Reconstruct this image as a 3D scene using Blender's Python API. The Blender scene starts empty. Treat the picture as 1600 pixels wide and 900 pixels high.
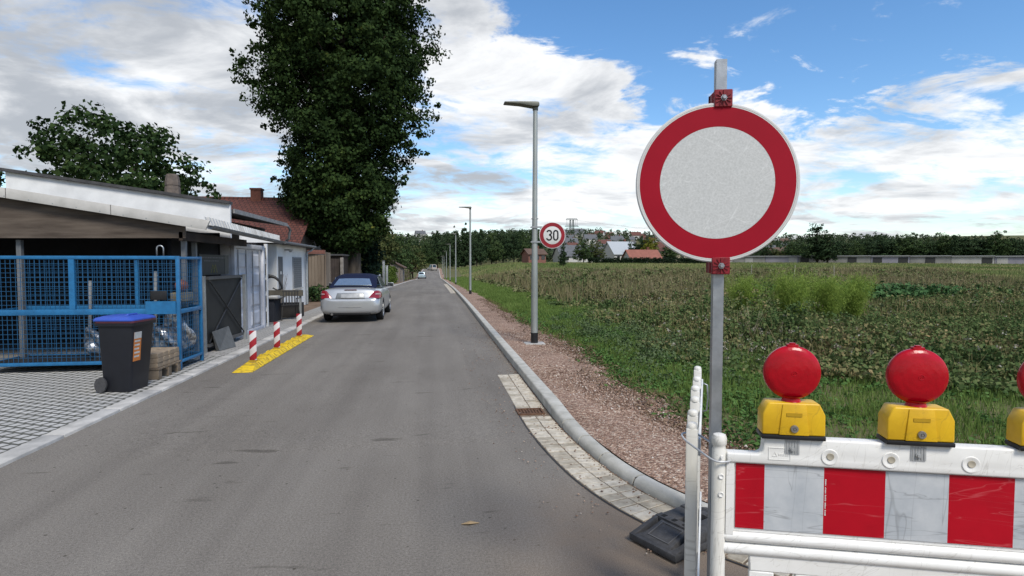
import bpy, bmesh, math, random
import numpy as np
from mathutils import Vector, Matrix

random.seed(11)
rng = np.random.default_rng(11)
R = math.radians
scn = bpy.context.scene
COL = scn.collection

# ------------------------------------------------------------------ camera
EYE = 1.68
cam_d = bpy.data.cameras.new("camera")
cam_d.sensor_width = 36.0
cam_d.lens = 36.0 * 895.0 / 1600.0
cam_d.clip_start = 0.05
cam_d.clip_end = 8000
cam = bpy.data.objects.new("camera", cam_d)
COL.objects.link(cam)
cam.location = (0, 0, EYE)
cam.rotation_euler = (R(90 - 2.43), 0, R(-7.7))
scn.camera = cam

# ------------------------------------------------------------------ light, sky, exposure
SUN_EL, SUN_AZ = 50.0, 158.0          # azimuth clockwise from the road direction (+Y)
sun_d = bpy.data.lights.new("sun", 'SUN')
sun_d.energy = 2.6
sun_d.angle = R(18)
sun_d.color = (1.0, 0.94, 0.84)
sun = bpy.data.objects.new("sun", sun_d)
COL.objects.link(sun)
sdir = Vector((math.sin(R(SUN_AZ)) * math.cos(R(SUN_EL)), math.cos(R(SUN_AZ)) * math.cos(R(SUN_EL)), math.sin(R(SUN_EL))))
sun.rotation_euler = sdir.to_track_quat('Z', 'Y').to_euler()

scn.view_settings.view_transform = 'Standard'
scn.view_settings.look = 'None'
scn.view_settings.gamma = 1.0
scn.view_settings.exposure = 0.54
scn.cycles.use_denoising = True
scn.cycles.max_bounces = 6
scn.cycles.diffuse_bounces = 3
scn.cycles.glossy_bounces = 3
scn.cycles.transmission_bounces = 4
scn.cycles.transparent_max_bounces = 8
scn.cycles.caustics_reflective = False
scn.cycles.caustics_refractive = False

world = bpy.data.worlds.new("World")
scn.world = world
world.use_nodes = True
WN = world.node_tree.nodes
WL = world.node_tree.links
WN.clear()


def wmath(op, a, b=None, c=None, clamp=False):
    n = WN.new('ShaderNodeMath')
    n.operation = op
    n.use_clamp = clamp
    for i, v in enumerate((a, b, c)):
        if v is None:
            continue
        if isinstance(v, (int, float)):
            n.inputs[i].default_value = v
        else:
            WL.new(v, n.inputs[i])
    return n.outputs[0]


def wsmooth(v, lo, hi):
    n = WN.new('ShaderNodeMapRange')
    n.interpolation_type = 'SMOOTHSTEP'
    WL.new(v, n.inputs[0])
    n.inputs[1].default_value = lo
    n.inputs[2].default_value = hi
    return n.outputs[0]


w_out = WN.new('ShaderNodeOutputWorld')
sky = WN.new('ShaderNodeTexSky')
sky.sky_type = 'NISHITA'
sky.sun_disc = False
sky.sun_elevation = R(SUN_EL)
sky.sun_rotation = R(SUN_AZ)
sky.air_density = 1.0
sky.dust_density = 0.2
sky.ozone_density = 2.5
tc = WN.new('ShaderNodeTexCoord')
sep = WN.new('ShaderNodeSeparateXYZ')
WL.new(tc.outputs['Generated'], sep.inputs[0])
dx, dy, dz = sep.outputs
zc = wmath('MAXIMUM', dz, 0.0)
inv = wmath('DIVIDE', 1.0, wmath('ADD', zc, 0.17))
cmb = WN.new('ShaderNodeCombineXYZ')
WL.new(wmath('MULTIPLY', dx, inv), cmb.inputs[0])
WL.new(wmath('MULTIPLY', wmath('MULTIPLY', dy, inv), 1.25), cmb.inputs[1])


def wnoise(scale, detail, rough, dist=0.0, off=(0, 0, 0), lac=2.0, src=None):
    mp = WN.new('ShaderNodeMapping')
    mp.inputs['Location'].default_value = off
    WL.new(src or cmb.outputs[0], mp.inputs['Vector'])
    n = WN.new('ShaderNodeTexNoise')
    n.inputs['Scale'].default_value = scale
    n.inputs['Detail'].default_value = detail
    n.inputs['Roughness'].default_value = rough
    n.inputs['Lacunarity'].default_value = lac
    n.inputs['Distortion'].default_value = dist
    WL.new(mp.outputs[0], n.inputs['Vector'])
    return n.outputs['Fac']


big = wnoise(0.85, 3, 0.5, 0.4, (3.1, 0.7, 0))
fine = wnoise(2.2, 12, 0.62, 0.45, (1.7, 4.2, 0))
wisp = wnoise(6.5, 8, 0.65, 0.6, (8.3, 2.2, 1))
# how far towards the right of the road the direction lies, and the height of the cloud bank's rim there
u = wmath('DIVIDE', dx, wmath('ADD', wmath('ABSOLUTE', dy), 0.05))
rim = wmath('ADD', 0.235, wmath('MULTIPLY', wmath('MAXIMUM', wmath('SUBTRACT', 0.38, u), 0.0), 0.50))
rim = wmath('MULTIPLY_ADD', wmath('SUBTRACT', fine, 0.5), 0.30, rim)
above = wsmooth(wmath('SUBTRACT', dz, rim), -0.035, 0.085)
dens = wmath('ADD', wmath('MULTIPLY', big, 0.5), wmath('MULTIPLY', fine, 0.62))
dens = wmath('ADD', dens, wmath('MULTIPLY', wmath('SUBTRACT', wisp, 0.5), 0.22))
dens = wmath('ADD', dens, 0.055)
low = wmath('MULTIPLY', wsmooth(dz, 0.02, 0.06), wsmooth(dz, 0.17, 0.09))
dens = wmath('SUBTRACT', dens, wmath('MULTIPLY', above, 0.27))
dens = wmath('SUBTRACT', dens, wmath('MULTIPLY', low, 0.055))
mask = wsmooth(dens, 0.46, 0.62)
# grey cloud bellies, more of them high up on the left
shade_n = wnoise(1.35, 9, 0.58, 0.5, (6.4, 9.1, 2))
leftish = wsmooth(u, 0.45, -0.35)
belly = wmath('ADD', wmath('MULTIPLY', shade_n, 1.0), wmath('MULTIPLY', leftish, 0.17))
belly = wmath('ADD', belly, wmath('MULTIPLY', wmath('SUBTRACT', fine, 0.5), 0.35))
belly = wsmooth(belly, 0.44, 0.74)
ccol = WN.new('ShaderNodeMix')
ccol.data_type = 'RGBA'
WL.new(belly, ccol.inputs[0])
ccol.inputs[6].default_value = (0.745, 0.75, 0.755, 1)
ccol.inputs[7].default_value = (0.34, 0.36, 0.39, 1)
bg_sky = WN.new('ShaderNodeBackground')
bg_sky.inputs[1].default_value = 0.125
hsv = WN.new('ShaderNodeHueSaturation')
hsv.inputs['Saturation'].default_value = 1.2
WL.new(sky.outputs[0], hsv.inputs['Color'])
WL.new(hsv.outputs[0], bg_sky.inputs[0])
bg_cl = WN.new('ShaderNodeBackground')
bg_cl.inputs[1].default_value = 1.0
WL.new(ccol.outputs[2], bg_cl.inputs[0])
wmix = WN.new('ShaderNodeMixShader')
WL.new(wmath('MULTIPLY', mask, 0.97), wmix.inputs[0])
WL.new(bg_sky.outputs[0], wmix.inputs[1])
WL.new(bg_cl.outputs[0], wmix.inputs[2])
WL.new(wmix.outputs[0], w_out.inputs[0])

# ------------------------------------------------------------------ materials
_m = {}


def mat(name, col, rough=0.6, metal=0.0, var=0.12, scale=8.0, bump=0.0, bscale=60.0, spec=0.4, col2=None, coat=0.0,
        detail=6.0, space='Object', aniso=(1, 1, 1), lo=0.35, hi=0.65, emit=0.0):
    """principled surface whose colour wanders between two tones by fractal noise, with a fine bump"""
    if name in _m:
        return _m[name]
    m = bpy.data.materials.new(name)
    _m[name] = m
    m.use_nodes = True
    nt = m.node_tree
    N, L = nt.nodes, nt.links
    b = N['Principled BSDF']
    b.inputs['Roughness'].default_value = rough
    b.inputs['Metallic'].default_value = metal
    b.inputs['Specular IOR Level'].default_value = spec
    b.inputs['Coat Weight'].default_value = coat
    t = N.new('ShaderNodeTexCoord')
    mp = N.new('ShaderNodeMapping')
    mp.inputs['Scale'].default_value = aniso
    if space == 'World':
        g = N.new('ShaderNodeNewGeometry')
        L.new(g.outputs['Position'], mp.inputs['Vector'])
    else:
        L.new(t.outputs['Object'], mp.inputs['Vector'])
    n = N.new('ShaderNodeTexNoise')
    n.inputs['Scale'].default_value = scale
    n.inputs['Detail'].default_value = detail
    n.inputs['Roughness'].default_value = 0.6
    L.new(mp.outputs[0], n.inputs['Vector'])
    r = N.new('ShaderNodeValToRGB')
    c2 = col2 or tuple(c * (1 - var * 2) for c in col)
    r.color_ramp.elements[0].position = lo
    r.color_ramp.elements[1].position = hi
    r.color_ramp.elements[0].color = (*c2, 1)
    r.color_ramp.elements[1].color = (*col, 1)
    L.new(n.outputs['Fac'], r.inputs[0])
    L.new(r.outputs[0], b.inputs['Base Color'])
    if bump:
        n2 = N.new('ShaderNodeTexNoise')
        n2.inputs['Scale'].default_value = bscale
        n2.inputs['Detail'].default_value = 4
        L.new(mp.outputs[0], n2.inputs['Vector'])
        bp = N.new('ShaderNodeBump')
        bp.inputs['Strength'].default_value = bump
        bp.inputs['Distance'].default_value = 0.01
        L.new(n2.outputs['Fac'], bp.inputs['Height'])
        L.new(bp.outputs[0], b.inputs['Normal'])
    return m


def leaf_mat(name, stops, trans=0.25, rough=0.8, patch=0.0, pscale=0.35, spec=0.08, gain=1.0):
    """foliage: every leaf takes its own tone from a ramp; broad patches shift it"""
    if name in _m:
        return _m[name]
    m = bpy.data.materials.new(name)
    _m[name] = m
    m.use_nodes = True
    nt = m.node_tree
    N, L = nt.nodes, nt.links
    b = N['Principled BSDF']
    b.inputs['Roughness'].default_value = rough
    b.inputs['Specular IOR Level'].default_value = spec
    g = N.new('ShaderNodeNewGeometry')
    r = N.new('ShaderNodeValToRGB')
    r.color_ramp.interpolation = 'LINEAR'
    els = r.color_ramp.elements
    for i, (p, c) in enumerate(stops):
        e = els[i] if i < 2 else els.new(p)
        e.position = p
        e.color = (*(min(.9, q * gain) for q in c), 1)
    fac = g.outputs['Random Per Island']
    if patch:
        n = N.new('ShaderNodeTexNoise')
        n.inputs['Scale'].default_value = pscale
        n.inputs['Detail'].default_value = 3
        L.new(g.outputs['Position'], n.inputs['Vector'])
        mr = N.new('ShaderNodeMapRange')
        L.new(n.outputs['Fac'], mr.inputs[0])
        mr.inputs[1].default_value = 0.3
        mr.inputs[2].default_value = 0.7
        mx = N.new('ShaderNodeMix')
        mx.inputs[0].default_value = patch
        L.new(fac, mx.inputs[2])
        L.new(mr.outputs[0], mx.inputs[3])
        fac = mx.outputs[0]
    L.new(fac, r.inputs[0])
    L.new(r.outputs[0], b.inputs['Base Color'])
    if trans:
        tr = N.new('ShaderNodeBsdfTranslucent')
        L.new(r.outputs[0], tr.inputs[0])
        mix = N.new('ShaderNodeMixShader')
        mix.inputs[0].default_value = trans
        L.new(b.outputs[0], mix.inputs[1])
        L.new(tr.outputs[0], mix.inputs[2])
        L.new(mix.outputs[0], N['Material Output'].inputs[0])
    return m


# ------------------------------------------------------------------ mesh helpers
def root_matrix(o):
    return Matrix.Translation(o.location) @ o.rotation_euler.to_matrix().to_4x4()


def tag(o, label=None, cat=None, group=None, kind=None):
    if label:
        o['label'] = label
    if cat:
        o['category'] = cat
    if group:
        o['group'] = group
    if kind:
        o['kind'] = kind
    return o


def empty(name, loc, rz=0.0, label=None, cat=None, group=None):
    o = bpy.data.objects.new(name, None)
    o.empty_display_size = 0.2
    o.location = loc
    o.rotation_euler = (0, 0, rz)
    COL.objects.link(o)
    return tag(o, label, cat, group)


def copy_thing(o, parent=None):
    c = o.copy()
    COL.objects.link(c)
    if parent:
        c.parent = parent
    for ch in [q for q in COL.objects if q.parent == o]:
        copy_thing(ch, c)
    return c


class MB:
    """collects vertices and faces (with a material slot each) and links them as ONE mesh object"""

    def __init__(self):
        self.v, self.f, self.m = [], [], []

    def add(self, vs, fs, mi=0):
        k = len(self.v)
        self.v += [tuple(p) for p in vs]
        for f in fs:
            self.f.append(tuple(i + k for i in f))
            self.m.append(mi)
        return self

    def box(self, x0, x1, y0, y1, z0, z1, mi=0, M=None):
        vs = [Vector(p) for p in ((x0, y0, z0), (x1, y0, z0), (x1, y1, z0), (x0, y1, z0), (x0, y0, z1), (x1, y0, z1), (x1, y1, z1), (x0, y1, z1))]
        if M:
            vs = [M @ p for p in vs]
        return self.add(vs, [(0, 3, 2, 1), (4, 5, 6, 7), (0, 1, 5, 4), (1, 2, 6, 5), (2, 3, 7, 6), (3, 0, 4, 7)], mi)

    def hexa(self, b, t, mi=0):
        """eight corners: four below, four above, both counter-clockwise"""
        return self.add(list(b) + list(t), [(3, 2, 1, 0), (4, 5, 6, 7), (0, 1, 5, 4), (1, 2, 6, 5), (2, 3, 7, 6), (3, 0, 4, 7)], mi)

    def tube(self, pts, r, n=8, mi=0, cap=True):
        pts = [Vector(p) for p in pts]
        rs = r if isinstance(r, (list, tuple)) else [r] * len(pts)
        k = len(self.v)
        up = None
        for i, p in enumerate(pts):
            d = (pts[min(i + 1, len(pts) - 1)] - pts[max(i - 1, 0)]).normalized()
            if up is None or abs(up.dot(d)) > 0.98:
                up = Vector((0, 0, 1)) if abs(d.z) < 0.9 else Vector((1, 0, 0))
            a = d.cross(up).normalized()
            b = a.cross(d).normalized()
            up = b
            for j in range(n):
                t = 2 * math.pi * j / n
                self.v.append(tuple(p + (a * math.cos(t) + b * math.sin(t)) * rs[i]))
        for i in range(len(pts) - 1):
            for j in range(n):
                q = (j + 1) % n
                self.f.append((k + i * n + j, k + i * n + q, k + (i + 1) * n + q, k + (i + 1) * n + j))
                self.m.append(mi)
        if cap:
            self.f.append(tuple(k + j for j in reversed(range(n))))
            self.m.append(mi)
            e = k + (len(pts) - 1) * n
            self.f.append(tuple(e + j for j in range(n)))
            self.m.append(mi)
        return self

    def lathe(self, prof, n=24, M=None, mi=0, mis=None):
        """profile of (radius, height) turned about local z"""
        k = len(self.v)
        for (r, z) in prof:
            for j in range(n):
                t = 2 * math.pi * j / n
                p = Vector((r * math.cos(t), r * math.sin(t), z))
                self.v.append(tuple(M @ p if M else p))
        for i in range(len(prof) - 1):
            for j in range(n):
                q = (j + 1) % n
                self.f.append((k + i * n + j, k + i * n + q, k + (i + 1) * n + q, k + (i + 1) * n + j))
                self.m.append(mis[i] if mis else mi)
        return self

    def prism(self, poly, h0, h1, M=None, mi=0):
        """2D polygon (x, y) raised from h0 to h1 along local z"""
        n = len(poly)
        vs = [Vector((x, y, h0)) for x, y in poly] + [Vector((x, y, h1)) for x, y in poly]
        if M:
            vs = [M @ p for p in vs]
        fs = [tuple(reversed(range(n))), tuple(range(n, 2 * n))]
        fs += [(i, (i + 1) % n, n + (i + 1) % n, n + i) for i in range(n)]
        return self.add(vs, fs, mi)

    def stroke(self, pts, w, z0, z1, M=None, mi=0, closed=False):
        """a bar of constant width along a flat path"""
        P = [Vector((x, y)) for x, y in pts]
        n = len(P)
        Lr = []
        for i in range(n):
            a = P[(i - 1) % n] if closed or i else P[i]
            b = P[(i + 1) % n] if closed or i < n - 1 else P[i]
            d = (b - a).normalized()
            q = Vector((-d.y, d.x)) * w / 2
            Lr.append((P[i] + q, P[i] - q))
        for i in range(n if closed else n - 1):
            a, b = Lr[i], Lr[(i + 1) % n]
            self.prism([(a[1].x, a[1].y), (b[1].x, b[1].y), (b[0].x, b[0].y), (a[0].x, a[0].y)], z0, z1, M, mi)
        return self

    def pieces(self, name, mats, parent=None, **kw):
        """every loose piece becomes an object of its own"""
        lead = list(range(len(self.v)))

        def find(i):
            while lead[i] != i:
                lead[i] = lead[lead[i]]
                i = lead[i]
            return i
        for f in self.f:
            for q in f[1:]:
                lead[find(f[0])] = find(q)
        sets = {}
        for f, mi in zip(self.f, self.m):
            sets.setdefault(find(f[0]), []).append((f, mi))
        out = []
        for fl in sets.values():
            ids = sorted({i for f, _ in fl for i in f})
            mp = {q: k for k, q in enumerate(ids)}
            b = MB()
            b.add([self.v[i] for i in ids], [tuple(mp[i] for i in f) for f, _ in fl])
            b.m = [mi for _, mi in fl]
            out.append(b.build(name, mats, parent, **kw))
        return out

    def build(self, name, mats, parent=None, bevel=0.0, seg=2, smooth=False, world=False, ang=35):
        me = bpy.data.meshes.new(name)
        me.from_pydata(self.v, [], self.f)
        mats = mats if isinstance(mats, (list, tuple)) else [mats]
        for q in mats:
            me.materials.append(q)
        if len(mats) > 1:
            me.polygons.foreach_set('material_index', self.m)
        bm = bmesh.new()
        bm.from_mesh(me)
        bmesh.ops.remove_doubles(bm, verts=bm.verts, dist=1e-5)
        bmesh.ops.recalc_face_normals(bm, faces=bm.faces)
        if bevel:
            es = [e for e in bm.edges if len(e.link_faces) == 2 and e.calc_face_angle(0) > R(ang)]
            bmesh.ops.bevel(bm, geom=es, offset=bevel, segments=seg, affect='EDGES', profile=0.5, clamp_overlap=True)
        bm.to_mesh(me)
        bm.free()
        if smooth or bevel:
            me.polygons.foreach_set('use_smooth', [True] * len(me.polygons))
            if bevel or smooth == 'angle':
                me.set_sharp_from_angle(angle=R(40))
        o = bpy.data.objects.new(name, me)
        COL.objects.link(o)
        if parent:
            o.parent = parent
            if world:
                o.matrix_parent_inverse = root_matrix(parent).inverted()
        return o


def face_mesh(name, V, F, mats, parent=None, mi=None, smooth=False):
    """numpy arrays straight into one mesh: V (n,3), F (m,k)"""
    me = bpy.data.meshes.new(name)
    V = np.asarray(V, dtype=np.float32)
    F = np.asarray(F, dtype=np.int32)
    k = F.shape[1]
    me.vertices.add(len(V))
    me.vertices.foreach_set('co', V.ravel())
    me.loops.add(F.size)
    me.loops.foreach_set('vertex_index', F.ravel())
    me.polygons.add(len(F))
    me.polygons.foreach_set('loop_start', np.arange(0, F.size, k, dtype=np.int32))
    for q in (mats if isinstance(mats, (list, tuple)) else [mats]):
        me.materials.append(q)
    if mi is not None:
        me.polygons.foreach_set('material_index', np.asarray(mi, dtype=np.int32))
    if smooth:
        me.polygons.foreach_set('use_smooth', np.ones(len(F), dtype=bool))
    me.update(calc_edges=True)
    me.validate()
    o = bpy.data.objects.new(name, me)
    COL.objects.link(o)
    if parent:
        o.parent = parent
    return o


def unit(a):
    return a / np.maximum(np.linalg.norm(a, axis=1, keepdims=True), 1e-6)


def leaf_arrays(C, axis, side, length, width):
    """one diamond leaf per centre"""
    n = len(C)
    length = np.broadcast_to(np.asarray(length, float).reshape(-1, 1), (n, 1))
    width = np.broadcast_to(np.asarray(width, float).reshape(-1, 1), (n, 1))
    nrm = np.cross(axis, side)
    a = C - axis * length * .5
    b = C + side * width * .5 + nrm * width * .12 - axis * length * .08
    c = C + axis * length * .5
    d = C - side * width * .5 + nrm * width * .12 - axis * length * .08
    V = np.stack([a, b, c, d], 1).reshape(-1, 3)
    F = np.arange(4 * n).reshape(n, 4)
    return V, F


def rand_frames(n, out=None, bias=0.0):
    nrm = rng.normal(size=(n, 3))
    if out is not None:
        nrm = unit(nrm) + out * bias
    nrm = unit(nrm)
    t = unit(np.cross(nrm, rng.normal(size=(n, 3))))
    return t, unit(np.cross(nrm, t))


def merge(parts):
    Vs, Fs, k = [], [], 0
    for V, F in parts:
        Vs.append(V)
        Fs.append(F + k)
        k += len(V)
    return np.concatenate(Vs), np.concatenate(Fs)


def blades(P, h, w, lean=0.35):
    """grass: one bent three-sided blade (quad that narrows to a near point) per root"""
    n = len(P)
    h = np.broadcast_to(np.asarray(h, float).reshape(-1, 1), (n, 1))
    w = np.broadcast_to(np.asarray(w, float).reshape(-1, 1), (n, 1))
    a = rng.uniform(0, 2 * np.pi, n)
    side = np.stack([np.cos(a), np.sin(a), np.zeros(n)], 1)
    b = rng.uniform(0, 2 * np.pi, n)
    ln = np.stack([np.cos(b), np.sin(b), np.zeros(n)], 1) * (rng.uniform(0, 1, n) ** 1.5 * lean).reshape(-1, 1)
    top = P + (np.array([0, 0, 1.0]) + ln) * h
    V = np.stack([P - side * w * .5, P + side * w * .5, top + side * w * .1, top - side * w * .1], 1).reshape(-1, 3)
    return V, np.arange(4 * n).reshape(n, 4)


def sstep(t):
    t = np.clip(t, 0, 1)
    return t * t * (3 - 2 * t)


# ------------------------------------------------------------------ terrain
RY = [-80, 26, 40, 53.5, 73, 95.6, 112, 125, 140, 156, 175, 212, 260, 4000]
RZ = [0, 0, -.12, -.33, -.64, -1.02, -1.40, -1.58, -1.45, -.95, -.32, -.05, 0.0, 0.0]


def zroad(y):
    # cubic through the surveyed heights, made smooth by averaging
    y = np.asarray(y, float)
    return (np.interp(y - 4, RY, RZ) + np.interp(y, RY, RZ) * 2 + np.interp(y + 4, RY, RZ)) / 4


def hill_n(x, y):
    return np.sin(x * .011 + 1.3) * .5 + np.sin(x * .027 + y * .006) * .3 + np.sin(x * .006 - y * .009 + 2) * .4


def height(x, y):
    x = np.asarray(x, float)
    y = np.asarray(y, float)
    zr = zroad(y)
    fld = 1.75 * sstep((y - 45) / 120.0)
    t = sstep((x - 3.0) / (5 + y * .10))
    tl = sstep((-x - 5.5) / 14.0)
    z = zr * (1 - t) * (1 - tl) + fld * t + tl * (.2 * sstep((y - 30) / 60) + zr * .4)
    hill = sstep((y - 270) / 330.0) * (28 + 5 * hill_n(x, y)) * (.62 + .38 * sstep((x + 120) / 260)) 
    far = sstep((y - 900) / 1500) * -20
    return z + hill + far


KX = [(1.27, 214), (1.27, 120), (1.27, 60), (1.27, 30), (1.27, 12), (1.27, 7), (1.27, 5.9), (1.285, 5.5), (1.325, 5.0), (1.40, 4.4), (1.51, 3.95),
      (1.67, 3.58), (1.90, 3.20), (2.18, 2.88), (2.55, 2.62), (3.0, 2.46), (4.0, 2.34), (6.0, 2.28), (14.0, 2.2)]


def densify(pts, step=0.12, lim=None):
    out = []
    for (a, b) in zip(pts[:-1], pts[1:]):
        L = math.dist(a, b)
        s = step if a[1] < 9 else max(step, L / 40)
        n = max(1, int(L / s))
        for i in range(n):
            t = i / n
            out.append((a[0] + (b[0] - a[0]) * t, a[1] + (b[1] - a[1]) * t))
    out.append(pts[-1])
    # soften the corners
    for _ in range(3):
        out = [out[0]] + [((out[i - 1][0] + out[i][0] * 2 + out[i + 1][0]) / 4, (out[i - 1][1] + out[i][1] * 2 + out[i + 1][1]) / 4) for i in range(1, len(out) - 1)] + [out[-1]]
    return out


KERB = densify(KX)
KT = []
for i in range(len(KERB)):
    a, b = KERB[max(0, i - 1)], KERB[min(len(KERB) - 1, i + 1)]
    L = math.dist(a, b)
    KT.append(((b[0] - a[0]) / L, (b[1] - a[1]) / L))          # pointing towards the viewer; the road is on its right-hand side


def kerb_off(i, d):
    """a point d metres from the kerb line, positive away from the road"""
    (x, y), (tx, ty) = KERB[i], KT[i]
    return (x - ty * d, y + tx * d)


def zr1(y):
    return float(zroad(y))


def ground_mat():
    m = mat('field_soil', (0.085, 0.10, 0.036), .95, 0, .2, .25, .5, 14, .1, (0.13, 0.115, 0.06), space='World')
    return m


def axis_pts(segs):
    out = []
    for a, b, n in segs:
        out += list(np.linspace(a, b, n, endpoint=False))
    return np.array(out)


gx = np.concatenate([-np.geomspace(2500, 24, 26), np.linspace(-23, -4.7, 16), [-4.4, -3.9, 1.30, 1.45, 1.6], np.linspace(2.0, 24, 30), np.geomspace(25, 2500, 42)])
gy = np.concatenate([np.linspace(-60, 2.0, 12), np.linspace(2.6, 60, 60), np.geomspace(61, 260, 45), np.geomspace(266, 700, 45), np.geomspace(730, 4500, 16)])
GX, GY = np.meshgrid(gx, gy)
GZ = height(GX, GY)
corr = (GX > -4.5) & (GX < 1.50)
GZ = np.where(corr & (GY < 240), GZ - 0.12, GZ)
GZ = np.where((GX >= 1.2) & (GY < 2.65) | (GY < 2.3), GZ - 0.12, GZ)
nx, ny = len(gx), len(gy)
idx = np.arange(nx * ny).reshape(ny, nx)
GF = np.stack([idx[:-1, :-1], idx[:-1, 1:], idx[1:, 1:], idx[1:, :-1]], -1).reshape(-1, 4)
ground = face_mesh('ground', np.stack([GX, GY, GZ], -1).reshape(-1, 3), GF, ground_mat(), smooth=True)
tag(ground, 'dark soil and stubble of the field running back to the hill', 'ground', kind='structure')


# asphalt -----------------------------------------------------------
def asphalt_mat():
    m = bpy.data.materials.new('asphalt')
    m.use_nodes = True
    N, L = m.node_tree.nodes, m.node_tree.links
    b = N['Principled BSDF']
    b.inputs['Roughness'].default_value = .88
    b.inputs['Specular IOR Level'].default_value = .25
    g = N.new('ShaderNodeNewGeometry')

    def noise(s, d=5, r=.6, sc=(1, 1, 1), dist=0):
        mp = N.new('ShaderNodeMapping')
        mp.inputs['Scale'].default_value = sc
        L.new(g.outputs['Position'], mp.inputs[0])
        n = N.new('ShaderNodeTexNoise')
        n.inputs['Scale'].default_value = s
        n.inputs['Detail'].default_value = d
        n.inputs['Roughness'].default_value = r
        n.inputs['Distortion'].default_value = dist
        L.new(mp.outputs[0], n.inputs['Vector'])
        return n.outputs['Fac']

    def ramp(f, stops):
        r = N.new('ShaderNodeValToRGB')
        for i, (p, c) in enumerate(stops):
            e = r.color_ramp.elements[i] if i < 2 else r.color_ramp.elements.new(p)
            e.position = p
            e.color = (*c, 1)
        L.new(f, r.inputs[0])
        return r.outputs[0]

    def mix(kind, f, a, bb):
        x = N.new('ShaderNodeMix')
        x.data_type = 'RGBA'
        x.blend_type = kind
        if isinstance(f, float):
            x.inputs[0].default_value = f
        else:
            L.new(f, x.inputs[0])
        L.new(a, x.inputs[6])
        if isinstance(bb, tuple):
            x.inputs[7].default_value = (*bb, 1)
        else:
            L.new(bb, x.inputs[7])
        return x.outputs[2]

    base = ramp(noise(.55, 6, .6, (1, .45, 1)), [(.28, (.150, .135, .118)), (.72, (.224, .206, .183))])
    grain = ramp(noise(190, 3, .7), [(.3, (.42, .42, .42)), (.7, (1.46, 1.45, 1.43))])
    c = mix('MULTIPLY', 1.0, base, grain)
    grain2 = ramp(noise(62, 4, .7), [(.33, (.70, .70, .70)), (.67, (1.26, 1.25, 1.24))])
    c = mix('MULTIPLY', 1.0, c, grain2)
    # long streaks left by the tyres
    st = ramp(noise(1.6, 3, .5, (1.6, .05, 1)), [(.35, (.87, .865, .86)), (.6, (1.07, 1.07, 1.06))])
    c = mix('MULTIPLY', .8, c, st)
    # scattered dark scuffs lying across the road
    sc = ramp(noise(2.6, 3, .5, (.55, 2.2, 1), .4), [(.665, (1, 1, 1)), (.72, (.52, .51, .49))])
    c = mix('MULTIPLY', .8, c, sc)
    # dark pin holes
    v = N.new('ShaderNodeTexVoronoi')
    v.inputs['Scale'].default_value = 7.0
    L.new(g.outputs['Position'], v.inputs['Vector'])
    pin = ramp(v.outputs['Distance'], [(.05, (.35, .33, .3)), (.085, (1, 1, 1))])
    c = mix('MULTIPLY', .9, c, pin)
    # brown dust brought out of the turning near the barrier
    s = N.new('ShaderNodeSeparateXYZ')
    L.new(g.outputs['Position'], s.inputs[0])
    mrx = N.new('ShaderNodeMapRange')
    mrx.interpolation_type = 'SMOOTHSTEP'
    L.new(s.outputs[0], mrx.inputs[0])
    mrx.inputs[1].default_value = 0.0
    mrx.inputs[2].default_value = 1.2
    mry = N.new('ShaderNodeMapRange')
    mry.interpolation_type = 'SMOOTHSTEP'
    L.new(s.outputs[1], mry.inputs[0])
    mry.inputs[1].default_value = 4.6
    mry.inputs[2].default_value = 3.2
    mm = N.new('ShaderNodeMath')
    mm.operation = 'MULTIPLY'
    L.new(mrx.outputs[0], mm.inputs[0])
    L.new(mry.outputs[0], mm.inputs[1])
    m3 = N.new('ShaderNodeMath')
    m3.operation = 'MULTIPLY'
    L.new(mm.outputs[0], m3.inputs[0])
    L.new(noise(3, 5, .65), m3.inputs[1])
    m4 = N.new('ShaderNodeMath')
    m4.operation = 'MULTIPLY'
    m4.use_clamp = True
    L.new(m3.outputs[0], m4.inputs[0])
    m4.inputs[1].default_value = 1.5
    c = mix('MIX', m4.outputs[0], c, mix('MULTIPLY', 1.0, grain, (.225, .172, .128)))
    L.new(c, b.inputs['Base Color'])
    bp = N.new('ShaderNodeBump')
    bp.inputs['Strength'].default_value = .5
    bp.inputs['Distance'].default_value = .006
    L.new(noise(150, 3, .7), bp.inputs['Height'])
    L.new(bp.outputs[0], b.inputs['Normal'])
    return m


A = MB()
rows = [(-3.56, y, x) for (x, y) in [(KERB[i][0], KERB[i][1]) for i in range(len(KERB))]]
NX = 7
for (xl, y, xr) in rows:
    for k in range(NX + 1):
        x = xl + (xr + .05 - xl) * k / NX
        A.v.append((x, y, zr1(y) + .02 * (1 - ((x + 1.1) / 2.4) ** 2) * (1 if y > 7 else max(0, (y - 3) / 4)) if xr < 1.3 else zr1(y)))
for i in range(len(rows) - 1):
    for k in range(NX):
        q = i * (NX + 1) + k
        A.f.append((q, q + 1, q + NX + 2, q + NX + 1))
        A.m.append(0)
A.add([(-3.56, 2.2, 0), (14.05, 2.2, 0), (14.05, -30, 0), (-3.56, -30, 0)], [(0, 1, 2, 3)])
tag(A.build('road', asphalt_mat(), smooth=True), 'grey asphalt lane running from the camera to the far trees', 'road', kind='structure')

# gutter of pale setts ---------------------------------------------
concrete = mat('kerb_concrete', (.49, .475, .43), .85, 0, .12, 5, .35, 90, .2, (.35, .34, .30))
sett = mat('gutter_sett', (.56, .515, .43), .9, 0, .15, 14, .5, 70, .2, (.38, .335, .265))
joint = mat('sand_joint', (.22, .17, .125), .95, 0, .2, 12, .4, 60, .1)
rust = mat('rusty_iron', (.16, .085, .05), .8, 0, .25, 25, .4, 90, .3)


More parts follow.
